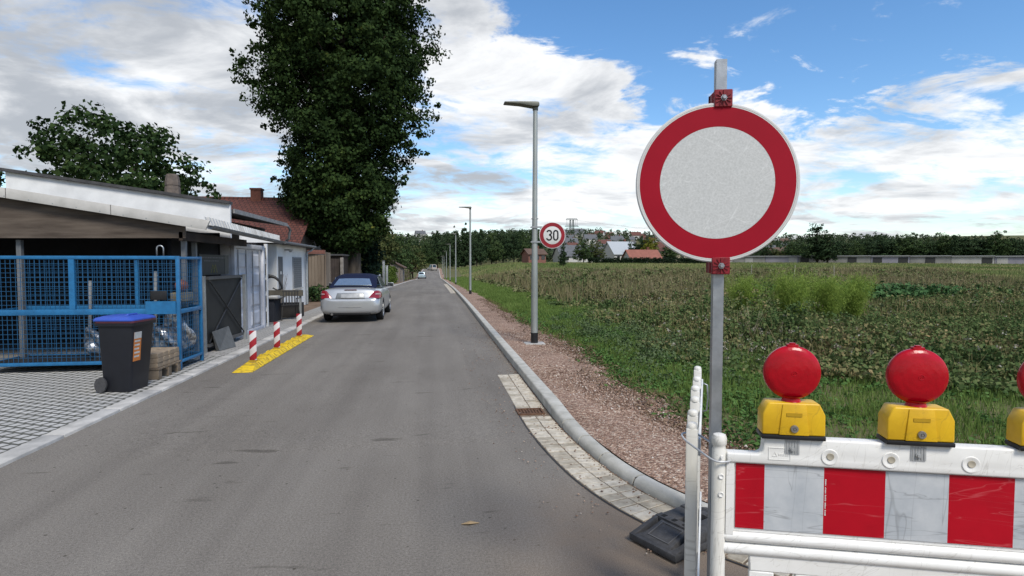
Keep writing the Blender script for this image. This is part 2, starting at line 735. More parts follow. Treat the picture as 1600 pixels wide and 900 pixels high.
def gutter(y_far, y_near, name):
    bed, st = MB(), MB()
    ids = [i for i in range(len(KERB)) if KERB[i][1] <= y_far and not (KERB[i][0] < 1.4 and KERB[i][1] < y_near) and KERB[i][0] < 4]
    if name == 'far':
        ids = [i for i in ids if KERB[i][1] > y_near]
    for a, b in zip(ids[:-1], ids[1:]):
        p = [kerb_off(a, -.345), kerb_off(b, -.345), kerb_off(b, .01), kerb_off(a, .01)]
        bed.add([(x, y, zr1(y) + .0045) for x, y in p], [(0, 1, 2, 3)])
    tar = MB()
    for a, b in zip(ids[:-1], ids[1:]):
        p = [kerb_off(a, -.360), kerb_off(b, -.360), kerb_off(b, -.3455), kerb_off(a, -.3455)]
        tar.add([(x, y, zr1(y) + .0050) for x, y in p], [(0, 1, 2, 3)])
    tag(tar.build('tar_joint', mat('tar_joint', (.035, .034, .033), .6)), 'dark tar joint between asphalt and setts', 'joint', kind='structure')
    # walk along the kerb and lay one row of setts every 0.125 m
    acc = 0.0
    rowsP = []
    last = kerb_off(ids[0], -.17)
    marks = []
    for i in ids:
        p = kerb_off(i, -.17)
        acc += math.dist(p, last)
        last = p
        marks.append((acc, i))
    s = 0.0
    step = .108 if name != 'far' else .26
    total = marks[-1][0]

    def at(sv, off):
        for (s0, i0), (s1, i1) in zip(marks[:-1], marks[1:]):
            if s0 <= sv <= s1:
                t = (sv - s0) / max(s1 - s0, 1e-6)
                a, b = kerb_off(i0, off), kerb_off(i1, off)
                return (a[0] + (b[0] - a[0]) * t, a[1] + (b[1] - a[1]) * t)
        return kerb_off(marks[-1][1], off)
    n = 0
    while s + step < total:
        n += 1
        for (o0, o1) in ((-.34, -.185), (-.175, -.02)):
            if name == 'near' and abs(at(s, -.17)[1] - 6.32) < .14:
                continue                                            # the drain sits here
            q = [at(s + .008, o0), at(s + step - .004, o0), at(s + step - .004, o1), at(s + .008, o1)]
            h = .012 + random.uniform(-.0025, .0025)
            b4 = [(x, y, zr1(y) + .001) for x, y in q]
            t4 = [(x, y, zr1(y) + h) for x, y in q]
            st.hexa(b4, t4, 0 if random.random() < .72 else 1)
        s += step
    return bed, st


sett2 = mat('gutter_sett_stained', (.40, .36, .29), .9, 0, .2, 14, .4, 70, .2, (.27, .235, .18))
for nm, yf, yn in (('near', 8.6, -9), ('far', 60, 33)):
    bed, st = gutter(yf, yn, nm)
    tag(bed.build('gutter_bed', joint), 'sandy joints between the pale gutter setts', 'gutter', kind='structure')
    tag(st.build('gutter', [sett, sett2], bevel=.003, seg=1), 'two rows of pale setts along the kerb', 'gutter', kind='structure')

drain = empty('drain_grate', (1.06, 6.32, 0.0), 0, 'brown rusty drain grate sunk between the pale gutter setts', 'drain')
d = MB()
d.box(-.15, .15, -.125, -.105, .004, .02)
d.box(-.15, .15, .105, .125, .004, .02)
d.box(-.15, -.13, -.1045, .1045, .004, .02)
d.box(.13, .15, -.1045, .1045, .004, .02)
d.build('frame', rust, drain)
d = MB()
for k in range(7):
    d.box(-.11 + k * .034, -.096 + k * .034, -.10, .10, .005, .014)
d.build('bars', rust, drain)
MB().box(-.129, .129, -.104, .104, .001, .0048).build('pit', mat('drain_dirt', (.09, .05, .03), .95), drain)


# kerbs -------------------------------------------------------------
def sweep(ids, prof_fn, name, m, joint_every=1.0, kind='structure', label='', cat='kerb'):
    mb = MB()
    acc = 0.0
    stone = [ids[0]]

    def emit(sids):
        if len(sids) < 2:
            return
        n = len(prof_fn(sids[0]))
        k = len(mb.v)
        for c, i in enumerate(sids):
            for (o, z) in prof_fn(i):
                x, y = kerb_off(i, o)
                if c == 0 or c == len(sids) - 1:          # small gap at the joints
                    tx, ty = KT[i]
                    g = (.011 if y < 6 else .007) * (1 if c == 0 else -1)
                    x += tx * g
                    y += ty * g
                mb.v.append((x, y, zr1(y) + z))
        for c in range(len(sids) - 1):
            for j in range(n):
                q = (j + 1) % n
                mb.f.append((k + c * n + j, k + (c + 1) * n + j, k + (c + 1) * n + q, k + c * n + q))
                mb.m.append(0)
        mb.f.append(tuple(k + j for j in range(n)))
        mb.m.append(0)
        mb.f.append(tuple(k + (len(sids) - 1) * n + j for j in reversed(range(n))))
        mb.m.append(0)
    for a, b in zip(ids[:-1], ids[1:]):
        acc += math.dist(KERB[a], KERB[b])
        stone.append(b)
        if acc >= (joint_every if KERB[b][1] > 6 else .52) - .06:
            emit(stone)
            stone = [b]
            acc = 0.0
    emit(stone)
    o = mb.build(name, m, smooth='angle')
    return tag(o, label, cat, kind=kind)


def kprof(i):
    y = KERB[i][1]
    t = float(sstep((6.6 - y) / 2.0))
    h = .115 * (1 - t) + .075 * t
    c = .02 * (1 - t) + .05 * t
    wk = .15 * (1 - t) + .125 * t
    return [(0, -.08), (0, h - c), (c * .3, h - c * .35), (c, h), (wk - c * .5, h), (wk - c * .12, h - c * .2), (wk, h - c * .6), (wk, -.08)]


sweep(list(range(len(KERB))), kprof, 'kerb', concrete, 1.0, label='concrete kerb stones curving out of the lane to the right')

def kcore(i):
    return [(.012, -.07), (.012, max(.02, kprof(i)[1][1] - .012)), (.03, kprof(i)[3][1] - .014), (.098, kprof(i)[3][1] - .014), (.112, .03), (.112, -.07)]


sweep(list(range(len(KERB))), kcore, 'kerb_bed', mat('dark_joint', (.07, .065, .055), .95), 1e9, label='dark mortar showing in the joints of the kerb stones')
lk = MB()
ys = list(np.arange(-12, 60, 1.0)) + list(np.arange(60, 214, 4.0))
for a, b in zip(ys[:-1], ys[1:]):
    lk.hexa([(-3.74, a + .004, zr1(a) - .1), (-3.55, a + .004, zr1(a) - .1), (-3.55, b - .004, zr1(b) - .1), (-3.74, b - .004, zr1(b) - .1)],
            [(-3.74, a + .004, zr1(a) + .035), (-3.55, a + .004, zr1(a) + .03), (-3.55, b - .004, zr1(b) + .03), (-3.74, b - .004, zr1(b) + .035)])
tag(lk.build('kerb', mat('flush_kerb_concrete', (.52, .50, .465), .85, 0, .12, 4, .3, 90, .2, (.33, .32, .30)), bevel=.008), 'flat pale kerb stones along the left side of the lane', 'kerb', kind='structure')


# pavement on the left ----------------------------------------------
def paver_mat(name, c1, c2, cj, bw, bh, mort, off=.5, rot=0):
    m = bpy.data.materials.new(name)
    m.use_nodes = True
    N, L = m.node_tree.nodes, m.node_tree.links
    b = N['Principled BSDF']
    b.inputs['Roughness'].default_value = .9
    b.inputs['Specular IOR Level'].default_value = .2
    g = N.new('ShaderNodeNewGeometry')
    mp = N.new('ShaderNodeMapping')
    mp.inputs['Rotation'].default_value = (0, 0, rot)
    L.new(g.outputs['Position'], mp.inputs[0])
    br = N.new('ShaderNodeTexBrick')
    br.inputs['Scale'].default_value = 1.0
    br.inputs['Brick Width'].default_value = bw
    br.inputs['Row Height'].default_value = bh
    br.inputs['Mortar Size'].default_value = mort
    br.inputs['Mortar Smooth'].default_value = .15
    br.offset = off
    br.inputs['Color1'].default_value = (*c1, 1)
    br.inputs['Color2'].default_value = (*c2, 1)
    br.inputs['Mortar'].default_value = (*cj, 1)
    L.new(mp.outputs[0], br.inputs['Vector'])
    n = N.new('ShaderNodeTexNoise')
    n.inputs['Scale'].default_value = 30
    n.inputs['Detail'].default_value = 5
    L.new(g.outputs['Position'], n.inputs['Vector'])
    rr = N.new('ShaderNodeValToRGB')
    rr.color_ramp.elements[0].color = (.6, .6, .6, 1)
    rr.color_ramp.elements[1].color = (1.25, 1.25, 1.25, 1)
    L.new(n.outputs['Fac'], rr.inputs[0])
    x = N.new('ShaderNodeMix')
    x.data_type = 'RGBA'
    x.blend_type = 'MULTIPLY'
    x.inputs[0].default_value = 1
    L.new(br.outputs['Color'], x.inputs[6])
    L.new(rr.outputs[0], x.inputs[7])
    L.new(x.outputs[2], b.inputs['Base Color'])
    bp = N.new('ShaderNodeBump')
    bp.inputs['Strength'].default_value = .6
    bp.inputs['Distance'].default_value = .01
    bp.invert = True
    L.new(br.outputs['Fac'], bp.inputs['Height'])
    L.new(bp.outputs[0], b.inputs['Normal'])
    return m


def strip(name, m, x0, x1, y0, y1, dz, label, cat, step=2.0, z0=None):
    s = MB()
    yy = list(np.arange(y0, y1, step)) + [y1]
    for a, b in zip(yy[:-1], yy[1:]):
        s.add([(x0, a, zr1(a) + dz), (x1, a, zr1(a) + dz), (x1, b, zr1(b) + dz), (x0, b, zr1(b) + dz)], [(0, 1, 2, 3)])
    o = s.build(name, m)
    return tag(o, label, cat, kind='structure')


grid_pav = paver_mat('drainage_paver', (.47, .46, .44), (.40, .39, .37), (.10, .10, .085), .125, .125, .018, .5, R(45) * 0 + R(26))
flat_pav = paver_mat('grey_paver', (.36, .35, .33), (.31, .30, .285), (.15, .14, .125), .20, .10, .006, .5)
strip('pavement', grid_pav, -9.5, -3.74, -12, 10.9, .022, 'pale pavers with dark open joints by the cage', 'pavement')
strip('pavement', flat_pav, -4.42, -3.74, 10.9, 60, .022, 'grey pavers along the shed and the white house', 'pavement')
strip('yard', mat('yard_concrete', (.22, .215, .20), .9, 0, .2, 2, .3, 40, .2, (.13, .125, .115), space='World'), -9.5, -4.42, 10.9, 18.4, .018, 'grey concrete yard', 'yard')
strip('path', mat('brown_dirt', (.21, .15, .11), .95, 0, .2, 1.2, .6, 30, .15, (.13, .09, .06), space='World'), -5.6, -4.42, 18.4, 60, .019, 'reddish brown dirt beside the white house', 'path')
strip('path', _m['brown_dirt'], -4.42, -3.74, 60, 200, .019, 'reddish brown dirt beside the far fence', 'path', 4)


# gravel strip ------------------------------------------------------
def xg(y):
    y = np.asarray(y, float)
    e = np.interp(y, [2, 5.5, 6.6, 8.2, 10, 11.5, 13, 19, 54, 214], [2.75, 2.48, 2.45, 2.36, 2.5, 2.62, 2.35, 2.17, 2.1, 2.0])
    return e + .10 * np.sin(y * 2.3) * np.sin(y * .9 + 1) + .05 * np.sin(y * 6.1)


def gravel_mat():
    m = bpy.data.materials.new('red_gravel')
    m.use_nodes = True
    N, L = m.node_tree.nodes, m.node_tree.links
    b = N['Principled BSDF']
    b.inputs['Roughness'].default_value = .9
    b.inputs['Specular IOR Level'].default_value = .2
    g = N.new('ShaderNodeNewGeometry')
    v = N.new('ShaderNodeTexVoronoi')
    v.inputs['Scale'].default_value = 52
    L.new(g.outputs['Position'], v.inputs['Vector'])
    s = N.new('ShaderNodeSeparateColor')
    L.new(v.outputs['Color'], s.inputs[0])
    r = N.new('ShaderNodeValToRGB')
    els = r.color_ramp.elements
    for i, (p, c) in enumerate([(0, (.12, .072, .052)), (.3, (.21, .135, .098)), (.62, (.305, .205, .155)), (.88, (.40, .30, .235)), (1, (.50, .43, .35))]):
        e = els[i] if i < 2 else els.new(p)
        e.position = p
        e.color = (*c, 1)
    L.new(s.outputs[0], r.inputs[0])
    n = N.new('ShaderNodeTexNoise')
    n.inputs['Scale'].default_value = 1.3
    n.inputs['Detail'].default_value = 5
    L.new(g.outputs['Position'], n.inputs['Vector'])
    rr = N.new('ShaderNodeValToRGB')
    rr.color_ramp.elements[0].position = .3
    rr.color_ramp.elements[1].position = .65
    rr.color_ramp.elements[0].color = (.86, .82, .78, 1)
    rr.color_ramp.elements[1].color = (1.25, 1.22, 1.2, 1)
    L.new(n.outputs['Fac'], rr.inputs[0])
    x = N.new('ShaderNodeMix')
    x.data_type = 'RGBA'
    x.blend_type = 'MULTIPLY'
    x.inputs[0].default_value = 1
    L.new(r.outputs[0], x.inputs[6])
    L.new(rr.outputs[0], x.inputs[7])
    L.new(x.outputs[2], b.inputs['Base Color'])
    bp = N.new('ShaderNodeBump')
    bp.inputs['Strength'].default_value = .9
    bp.inputs['Distance'].default_value = .02
    bp.invert = True
    L.new(v.outputs['Distance'], bp.inputs['Height'])
    L.new(bp.outputs[0], b.inputs['Normal'])
    return m


GRAVEL = gravel_mat()
gs = MB()
n = 8
for i in range(len(KERB)):
    x0, y0 = kerb_off(i, .14)
    y = KERB[i][1]
    if KERB[i][0] < 1.5:
        ex, ey = float(xg(y)) + .35, y
    else:
        t = min(1, (KERB[i][0] - 1.5) / 2.0)
        ex, ey = x0 + 1.1 - .3 * t + t * .6, y0 + 1.3 * t + .25
        if i and False:
            pass
    for k in range(n + 1):
        t = k / n
        px, py = x0 + (ex - x0) * t, y0 + (ey - y0) * t
        zz = zr1(y) + (.085 if KERB[i][1] > 6 else .062) - .01 * t + .008 * math.sin(px * 4.1 + py * 1.3) * math.sin(t * 3.1)
        if t > .8:
            zz -= .12 * (t - .8) / .2
        gs.v.append((px, py, zz))
for i in range(len(KERB) - 1):
    for k in range(n):
        q = i * (n + 1) + k
        gs.f.append((q, q + 1, q + n + 2, q + n + 1))
        gs.m.append(0)
tag(gs.build('gravel_path', GRAVEL, smooth=True), 'reddish gravel strip between the kerb and the grass', 'path', kind='structure')


def gz(x, y):
    return zroad(y) + np.where(y > 6, .085, .062) - .008


# loose stones near the viewer
NS = 15000
sy = 2.9 + (rng.uniform(0, 1, NS) ** 1.9) * 11
kerbx = np.interp(sy, [q[1] for q in KERB[::-1]], [q[0] for q in KERB[::-1]])
sx = kerbx + .19 + rng.uniform(0, 1, NS) * np.maximum(.25, (xg(sy) + .12 - kerbx - .19))
sz = gz(sx, sy) + .004
r0 = rng.uniform(.006, .015, NS) * (1 + .2 * rng.normal(size=NS))
octa = np.array([(1, 0, 0), (0, 1, 0), (-1, 0, 0), (0, -1, 0), (0, 0, 1), (0, 0, -1)], float)
ang = rng.uniform(0, 6.28, NS)
ca, sa = np.cos(ang), np.sin(ang)
sc3 = np.stack([r0 * rng.uniform(.9, 1.7, NS), r0, r0 * rng.uniform(.5, .9, NS)], 1)
pts = octa[None] * sc3[:, None] + rng.normal(size=(NS, 6, 3)) * (r0 * .18)[:, None, None]
px_ = pts[..., 0] * ca[:, None] - pts[..., 1] * sa[:, None]
py_ = pts[..., 0] * sa[:, None] + pts[..., 1] * ca[:, None]
pts = np.stack([px_ + sx[:, None], py_ + sy[:, None], pts[..., 2] + sz[:, None]], -1)
of = np.array([(0, 1, 4), (1, 2, 4), (2, 3, 4), (3, 0, 4), (1, 0, 5), (2, 1, 5), (3, 2, 5), (0, 3, 5)])
fs = (of[None] + (np.arange(NS) * 6)[:, None, None]).reshape(-1, 3)
stone_m = leaf_mat('gravel_stone', [(0, (.125, .078, .058)), (.3, (.23, .15, .11)), (.6, (.32, .22, .168)), (.9, (.43, .335, .265)), (1, (.55, .50, .45))], trans=0, rough=.9)
NG = 1100
gy_ = 3.0 + (rng.uniform(0, 1, NG) ** 1.5) * 12
gx_ = np.interp(gy_, [q[1] for q in KERB[::-1]], [q[0] for q in KERB[::-1]]) - .02 - rng.uniform(0, 1, NG) ** 3 * .8
gr_ = rng.uniform(.003, .009, NG)
gp = octa[None] * np.stack([gr_ * 1.3, gr_, gr_ * .7], 1)[:, None] + rng.normal(size=(NG, 6, 3)) * (gr_ * .2)[:, None, None] + np.stack([gx_, gy_, zroad(gy_) + .012 + gr_ * .4], 1)[:, None]
gf = (of[None] + (np.arange(NG) * 6)[:, None, None]).reshape(-1, 3)
tag(face_mesh('kerb_grit', gp.reshape(-1, 3), gf, stone_m), 'scattered grit and small stones along the kerb', 'grit', kind='stuff')
tag(face_mesh('gravel_stones', pts.reshape(-1, 3), fs, stone_m), 'loose reddish gravel stones lying on the strip', 'gravel', kind='stuff')

# ------------------------------------------------------------------ common object materials
galv = mat('galvanised_steel', (.42, .44, .46), .42, .85, .12, 14, .05, 60, .5, (.30, .32, .34))
galv_dull = mat('dull_galvanised_steel', (.36, .38, .385), .55, .55, .12, 10, .05, 60, .5, (.27, .285, .29))
dark_steel = mat('dark_steel', (.045, .046, .05), .5, .3, .2, 12, .1, 50)
black_paint = mat('black_paint', (.015, .015, .017), .45, 0, .2, 10)
rubber = mat('recycled_rubber', (.062, .062, .066), .75, 0, .22, 30, .35, 120, .4, (.040, .040, .042))
white_plastic = mat('white_plastic', (.78, .775, .75), .42, 0, .05, 4, .04, 40,   .45, (.66, .65, .61), lo=.25, hi=.6)
white_worn = mat('worn_white_plastic', (.72, .71, .67), .5, 0, .1, 7, .06, 40, .4, (.55, .53, .47), aniso=(1, 1, .25), lo=.28, hi=.6)
red_foil = mat('red_reflective_foil', (.42, .003, .014), .5, 0, .08, 5, .03, 300, .2)
white_foil = mat('grey_white_reflective_foil', (.53, .55, .565), .35, 0, .06, 6, .03, 300, .5, (.38, .41, .44))
red_plastic = mat('red_clamp_plastic', (.24, .012, .02), .5, 0, .15, 30, .05, 60)
rim_white = mat('white_sign_rim', (.60, .60, .585), .45, 0, .06, 8)
yellow_plastic = mat('yellow_plastic', (.70, .43, .012), .42, 0, .06, 9, .04, 90, .45, (.58, .34, .01))


# ---- big round prohibition sign on its square post
def scratched():
    m = bpy.data.materials.new('scratched_white_sheeting')
    m.use_nodes = True
    N, L = m.node_tree.nodes, m.node_tree.links
    b = N['Principled BSDF']
    b.inputs['Roughness'].default_value = .5
    t = N.new('ShaderNodeTexCoord')
    n0 = N.new('ShaderNodeTexNoise')
    n0.inputs['Scale'].default_value = 140
    n0.inputs['Detail'].default_value = 3
    L.new(t.outputs['Object'], n0.inputs['Vector'])
    r0_ = N.new('ShaderNodeValToRGB')
    r0_.color_ramp.elements[0].position = .3
    r0_.color_ramp.elements[1].position = .7
    r0_.color_ramp.elements[0].color = (.44, .45, .44, 1)
    r0_.color_ramp.elements[1].color = (.55, .56, .55, 1)
    L.new(n0.outputs['Fac'], r0_.inputs[0])
    cur = r0_.outputs[0]
    # families of long thin scratches, each at its own slant
    for (ang_, sx_, sz_, seed, w) in ((25, 1.2, 26, 0, .006), (-32, 1.6, 30, 3, .006), (-8, 1.0, 24, 7, .006), (62, 1.4, 28, 11, .005)):
        mp = N.new('ShaderNodeMapping')
        mp.inputs['Rotation'].default_value = (0, R(ang_), 0)
        mp.inputs['Location'].default_value = (seed, seed * .7, seed * 1.3)
        mp2 = N.new('ShaderNodeMapping')
        mp2.inputs['Scale'].default_value = (sx_, 1, sz_)
        L.new(t.outputs['Object'], mp.inputs[0])
        L.new(mp.outputs[0], mp2.inputs[0])
        n = N.new('ShaderNodeTexNoise')
        n.inputs['Scale'].default_value = 1.0
        n.inputs['Detail'].default_value = 2.5
        n.inputs['Distortion'].default_value = .6
        L.new(mp2.outputs[0], n.inputs['Vector'])
        s = N.new('ShaderNodeMath')
        s.operation = 'SUBTRACT'
        L.new(n.outputs['Fac'], s.inputs[0])
        s.inputs[1].default_value = .57
        a = N.new('ShaderNodeMath')
        a.operation = 'ABSOLUTE'
        L.new(s.outputs[0], a.inputs[0])
        mr = N.new('ShaderNodeMapRange')
        L.new(a.outputs[0], mr.inputs[0])
        mr.inputs[1].default_value = w
        mr.inputs[2].default_value = 0
        mr.inputs[3].default_value = 0
        mr.inputs[4].default_value = .5
        x = N.new('ShaderNodeMix')
        x.data_type = 'RGBA'
        L.new(mr.outputs[0], x.inputs[0])
        L.new(cur, x.inputs[6])
        x.inputs[7].default_value = (.68, .69, .68, 1)
        cur = x.outputs[2]
    L.new(cur, b.inputs['Base Color'])
    return m


sign_red = mat('red_sign_sheeting', (.31, .005, .018), .6, 0, .06, 3, 0, 60, .15, (.27, .004, .015))
SR = .3135
sign_loc = Vector((1.113, 2.166, 2.001))
sign = empty('round_traffic_sign', (1.141, 2.198, 0), R(-15.0), 'large round sign, scratched white centre in a red ring, on a square grey post', 'traffic sign')
MF = Matrix.Rotation(R(90), 4, 'X')            # lathe axis (z) turned to face local -y
c0 = Matrix.Translation((-.020, -.040, 1.999)) @ MF
d = MB()
d.lathe([(0, -.004), (SR - .003, -.004), (SR, -.001), (SR, .012), (SR - .004, .0155), (SR - .010, .0155)], 96, c0)
d.build('plate_rim', rim_white, sign, smooth='angle')
d = MB()
d.lathe([(0, .0125), (SR - .0105, .0125)], 96, c0, 0)
d.build('back_sheet', rim_white, sign)
d = MB()
d.lathe([(.220, .0150), (.2985, .0150)], 96, c0, 0)
d.build('red_ring', sign_red, sign)
d = MB()
d.lathe([(0, .0152), (.2195, .0152)], 96, c0)
d.build('white_centre', scratched(), sign)
d = MB()
d.lathe([(.2987, .0149), (SR - .0105, .0149)], 96, c0)
d.build('white_border', rim_white, sign)
post = MB()
w = .0205
for (x0, x1, y0, y1) in ((-w, w, -w, -w + .003), (-w, w, w - .003, w), (-w, -w + .003, -w + .003, w - .003), (w - .003, w, -w + .003, w - .003)):
    post.box(x0, x1, y0, y1, 0.0, 2.492)
post.build('post', galv, sign)
for zc_ in (2.328, 1.672):
    c = MB()
    c.box(-.034, .034, -.062, -.022, zc_ - .034, zc_ + .034)
    c.box(-.038, .038, .0225, .04, zc_ - .03, zc_ + .03)
    c.box(-.038, -.028, -.03, .0225, zc_ - .03, zc_ + .03)
    c.box(.028, .038, -.03, .0225, zc_ - .03, zc_ + .03)
    cl = c.build('clamp', red_plastic, sign, bevel=.003, seg=1)
    rb = MB()
    for k in range(12):
        a = k * math.pi / 6
        M = Matrix.Translation((0, -.0622, zc_)) @ Matrix.Rotation(a, 4, 'Y')
        rb.box(.013, .031, -.004, .0, -.0016, .0016, 0, M)
    o = rb.build('rib', red_plastic, cl)
    bt = MB()
    bt.lathe([(0, .016), (.007, .016), (.009, .012), (.009, .005), (.0125, .005), (.0125, -.002)], 6, Matrix.Translation((0, -.063, zc_)) @ MF)
    bt.build('bolt', galv, cl)


# ---- crosswise road barrier with lamps
def stripes_panel(x_edges, z0, z1, y, parent, mats, name='striped_panel'):
    mb = MB()
    for i, (a, b) in enumerate(zip(x_edges[:-1], x_edges[1:])):
        mb.box(a, b, y, y + .004, z0, z1, i % 2)
    return mb.build(name, mats, parent)


def scratch(m, tone, amount, fams):
    N, L = m.node_tree.nodes, m.node_tree.links
    b = N['Principled BSDF']
    cur = b.inputs['Base Color'].links[0].from_socket
    t = N.new('ShaderNodeTexCoord')
    for (ang_, sx_, sz_, seed, w_) in fams:
        mp = N.new('ShaderNodeMapping')
        mp.inputs['Rotation'].default_value = (0, R(ang_), 0)
        mp.inputs['Location'].default_value = (seed, seed * .7, seed * 1.3)
        mp2 = N.new('ShaderNodeMapping')
        mp2.inputs['Scale'].default_value = (sx_, 1, sz_)
        L.new(t.outputs['Object'], mp.inputs[0])
        L.new(mp.outputs[0], mp2.inputs[0])
        n = N.new('ShaderNodeTexNoise')
        n.inputs['Scale'].default_value = 1.0
        n.inputs['Detail'].default_value = 3
        n.inputs['Distortion'].default_value = .5
        L.new(mp2.outputs[0], n.inputs['Vector'])
        d_ = N.new('ShaderNodeMath')
        d_.operation = 'SUBTRACT'
        L.new(n.outputs['Fac'], d_.inputs[0])
        d_.inputs[1].default_value = .58
        a_ = N.new('ShaderNodeMath')
        a_.operation = 'ABSOLUTE'
        L.new(d_.outputs[0], a_.inputs[0])
        mr = N.new('ShaderNodeMapRange')
        L.new(a_.outputs[0], mr.inputs[0])
        mr.inputs[1].default_value = w_
        mr.inputs[2].default_value = 0
        mr.inputs[3].default_value = 0
        mr.inputs[4].default_value = amount
        x_ = N.new('ShaderNodeMix')
        x_.data_type = 'RGBA'
        L.new(mr.outputs[0], x_.inputs[0])
        L.new(cur, x_.inputs[6])
        x_.inputs[7].default_value = (*tone, 1)
        cur = x_.outputs[2]
    L.new(cur, b.inputs['Base Color'])


scratch(white_foil, (.20, .21, .22), .55, ((2, 2.0, 16, 3.3, .010), (-5, 1.2, 22, 8.1, .008), (86, 1.0, 9, 5.2, .007)))
scratch(red_foil, (.52, .10, .11), .45, ((3, 2.0, 14, 1.2, .010), (-4, 1.5, 26, 6.1, .008)))
scratch(white_plastic, (.40, .38, .34), .40, ((4, 2.2, 20, 2.0, .008), (80, 2, 24, 4.4, .008), (30, 3, 18, 9.0, .006)))
scratch(white_worn, (.34, .32, .28), .45, ((85, 3, 26, 2.0, .012), (20, 4, 20, 7.0, .008)))
scratch(yellow_plastic, (.30, .18, .02), .40, ((10, 5, 26, 2.0, .010), (75, 4, 22, 6.0, .010)))
BA = R(-17.5)
bar = empty('road_barrier', (1.083, 2.052, 0), BA, 'white plastic barrier with a red and white striped board, carrying the red lamps', 'barrier')
pm = MB()
pm.lathe([(0.026, 0), (.027, .02), (.027, .965), (.0235, .972), (.0235, .985), (.0275, .990), (.0275, 1.012), (.023, 1.024), (.012, 1.028), (0, 1.029)], 20)
po = pm.build('post', white_worn, bar, smooth='angle')
h = MB()
for zz in (.87, .80):
    h.lathe([(0, .0015), (.006, .0015), (.007, .004), (.0095, .004), (.0105, 0), (.0105, -.004)], 16, Matrix.Translation((.004, -.0265, zz)) @ MF)
h.lathe([(0, .0075), (.005, .0075), (.006, .001), (.006, -.004)], 6, Matrix.Translation((.004, -.0265, .945)) @ MF)
h.pieces('bolt', white_plastic, po, smooth='angle')
BL = 1.98
b = MB()
prof = [(.024, .925), (.024, .962), (.135, .962), (.150, .970), (.154, .985), (.156, 1.015), (.166, 1.028), (BL, 1.028), (BL, .925)]
b.prism([(x, z) for x, z in prof], -.026, .026, MF, 0)
b.build('top_beam', white_plastic, bar, bevel=.007, seg=3)
b = MB()
b.box(.024, .052, -.020, .020, .645, .9249)
b.box(.0521, BL, -.008, .012, .655, .9249)
b.box(BL - .03, BL, -.0205, -.0081, .655, .9249)
b.build('board', white_plastic, bar)
xs = [.060, .163]
while xs[-1] < BL - .06:
    xs.append(min(xs[-1] + .209, BL - .035))
stripes_panel(xs, .670, .920, -.0125, bar, [red_foil, white_foil])
ln = MB()                                                              # tiny upright lettering at the edge of the red field
zz = .74
for k in range(34):
    hgt = random.choice((.0022, .003, .0036))
    if k % 7 not in (5,):
        ln.box(.376, .3795 + random.uniform(0, .0015), -.0131, -.0126, zz, zz + hgt)
    zz += .0042
ln.pieces('letter', rim_white, bar)
r_ = MB()
for zc_, rr_ in ((.632, .022), (.585, .024)):
    ends = [(.012, 0, zc_), (.03, 0, zc_), (BL - .02, 0, zc_), (BL, 0, zc_)]
    r_.tube(ends, [rr_ * .75, rr_, rr_, rr_ * .7], 18)
r_.pieces('rail', white_plastic, bar, smooth='angle')
lg = MB()
lg.box(.115, BL - .02, -.013, .013, .505, .5668)
x = .115
first = True
while x < BL - .1:
    wleg = .088 if first else .125
    lg.box(x, min(x + wleg, BL - .02), -.0128, .0128, .07, .5048)
    x += wleg + .078
    first = False
lg.box(.115, BL - .02, -.013, .013, .0, .0698)
lg.build('leg_panel', white_plastic, bar, bevel=.004, seg=1)
for xx in (.385, .590, .85, 1.19, 1.42, 1.65):
    q = MB()
    q.lathe([(.030, .0005), (.028, .0035), (.024, .0035), (.019, .0012), (0, .001)], 24, Matrix.Translation((xx, -.0258, .966)) @ MF)
    q.build('recess', white_plastic, bar, smooth='angle')
    q = MB()
    q.lathe([(.0135, .0022), (.012, .004), (.005, .002), (0, .002)], 16, Matrix.Translation((xx + .002, -.0258, .968)) @ MF)
    q.build('plug', mat('beige_plug', (.42, .38, .30), .6), bar, smooth='angle')
em = MB()                                                              # raised maker's panel: a frame with a small triangle mark in it
fx0, fx1, fz0, fz1 = .172, .250, .945, .992
for (a0, a1, c0_, c1_) in ((fx0, fx1, fz0, fz0 + .002), (fx0, fx1, fz1 - .002, fz1), (fx0, fx0 + .002, fz0 + .002, fz1 - .002), (fx1 - .002, fx1, fz0 + .002, fz1 - .002)):
    em.box(a0, a1, -.0278, -.0255, c0_, c1_)
em.stroke([(.186, .959), (.202, .959), (.194, .976)], .0025, .0255, .0275, MF, 0, True)
for k in range(6):
    em.box(.208 + k * .006, .2115 + k * .006, -.0275, -.0255, .962, .970)
em.build('raised_emblem', white_plastic, bar)

lens_red = mat('red_lens', (.40, .003, .011), .24, 0, .12, 16, .10, 55, .30)
lens_dark = mat('red_lens_core', (.22, .003, .008), .3)
yellow_edge = mat('darker_yellow_plastic', (.52, .31, .01), .5)
lock_m = mat('lock_metal', (.35, .34, .32), .4, .8)


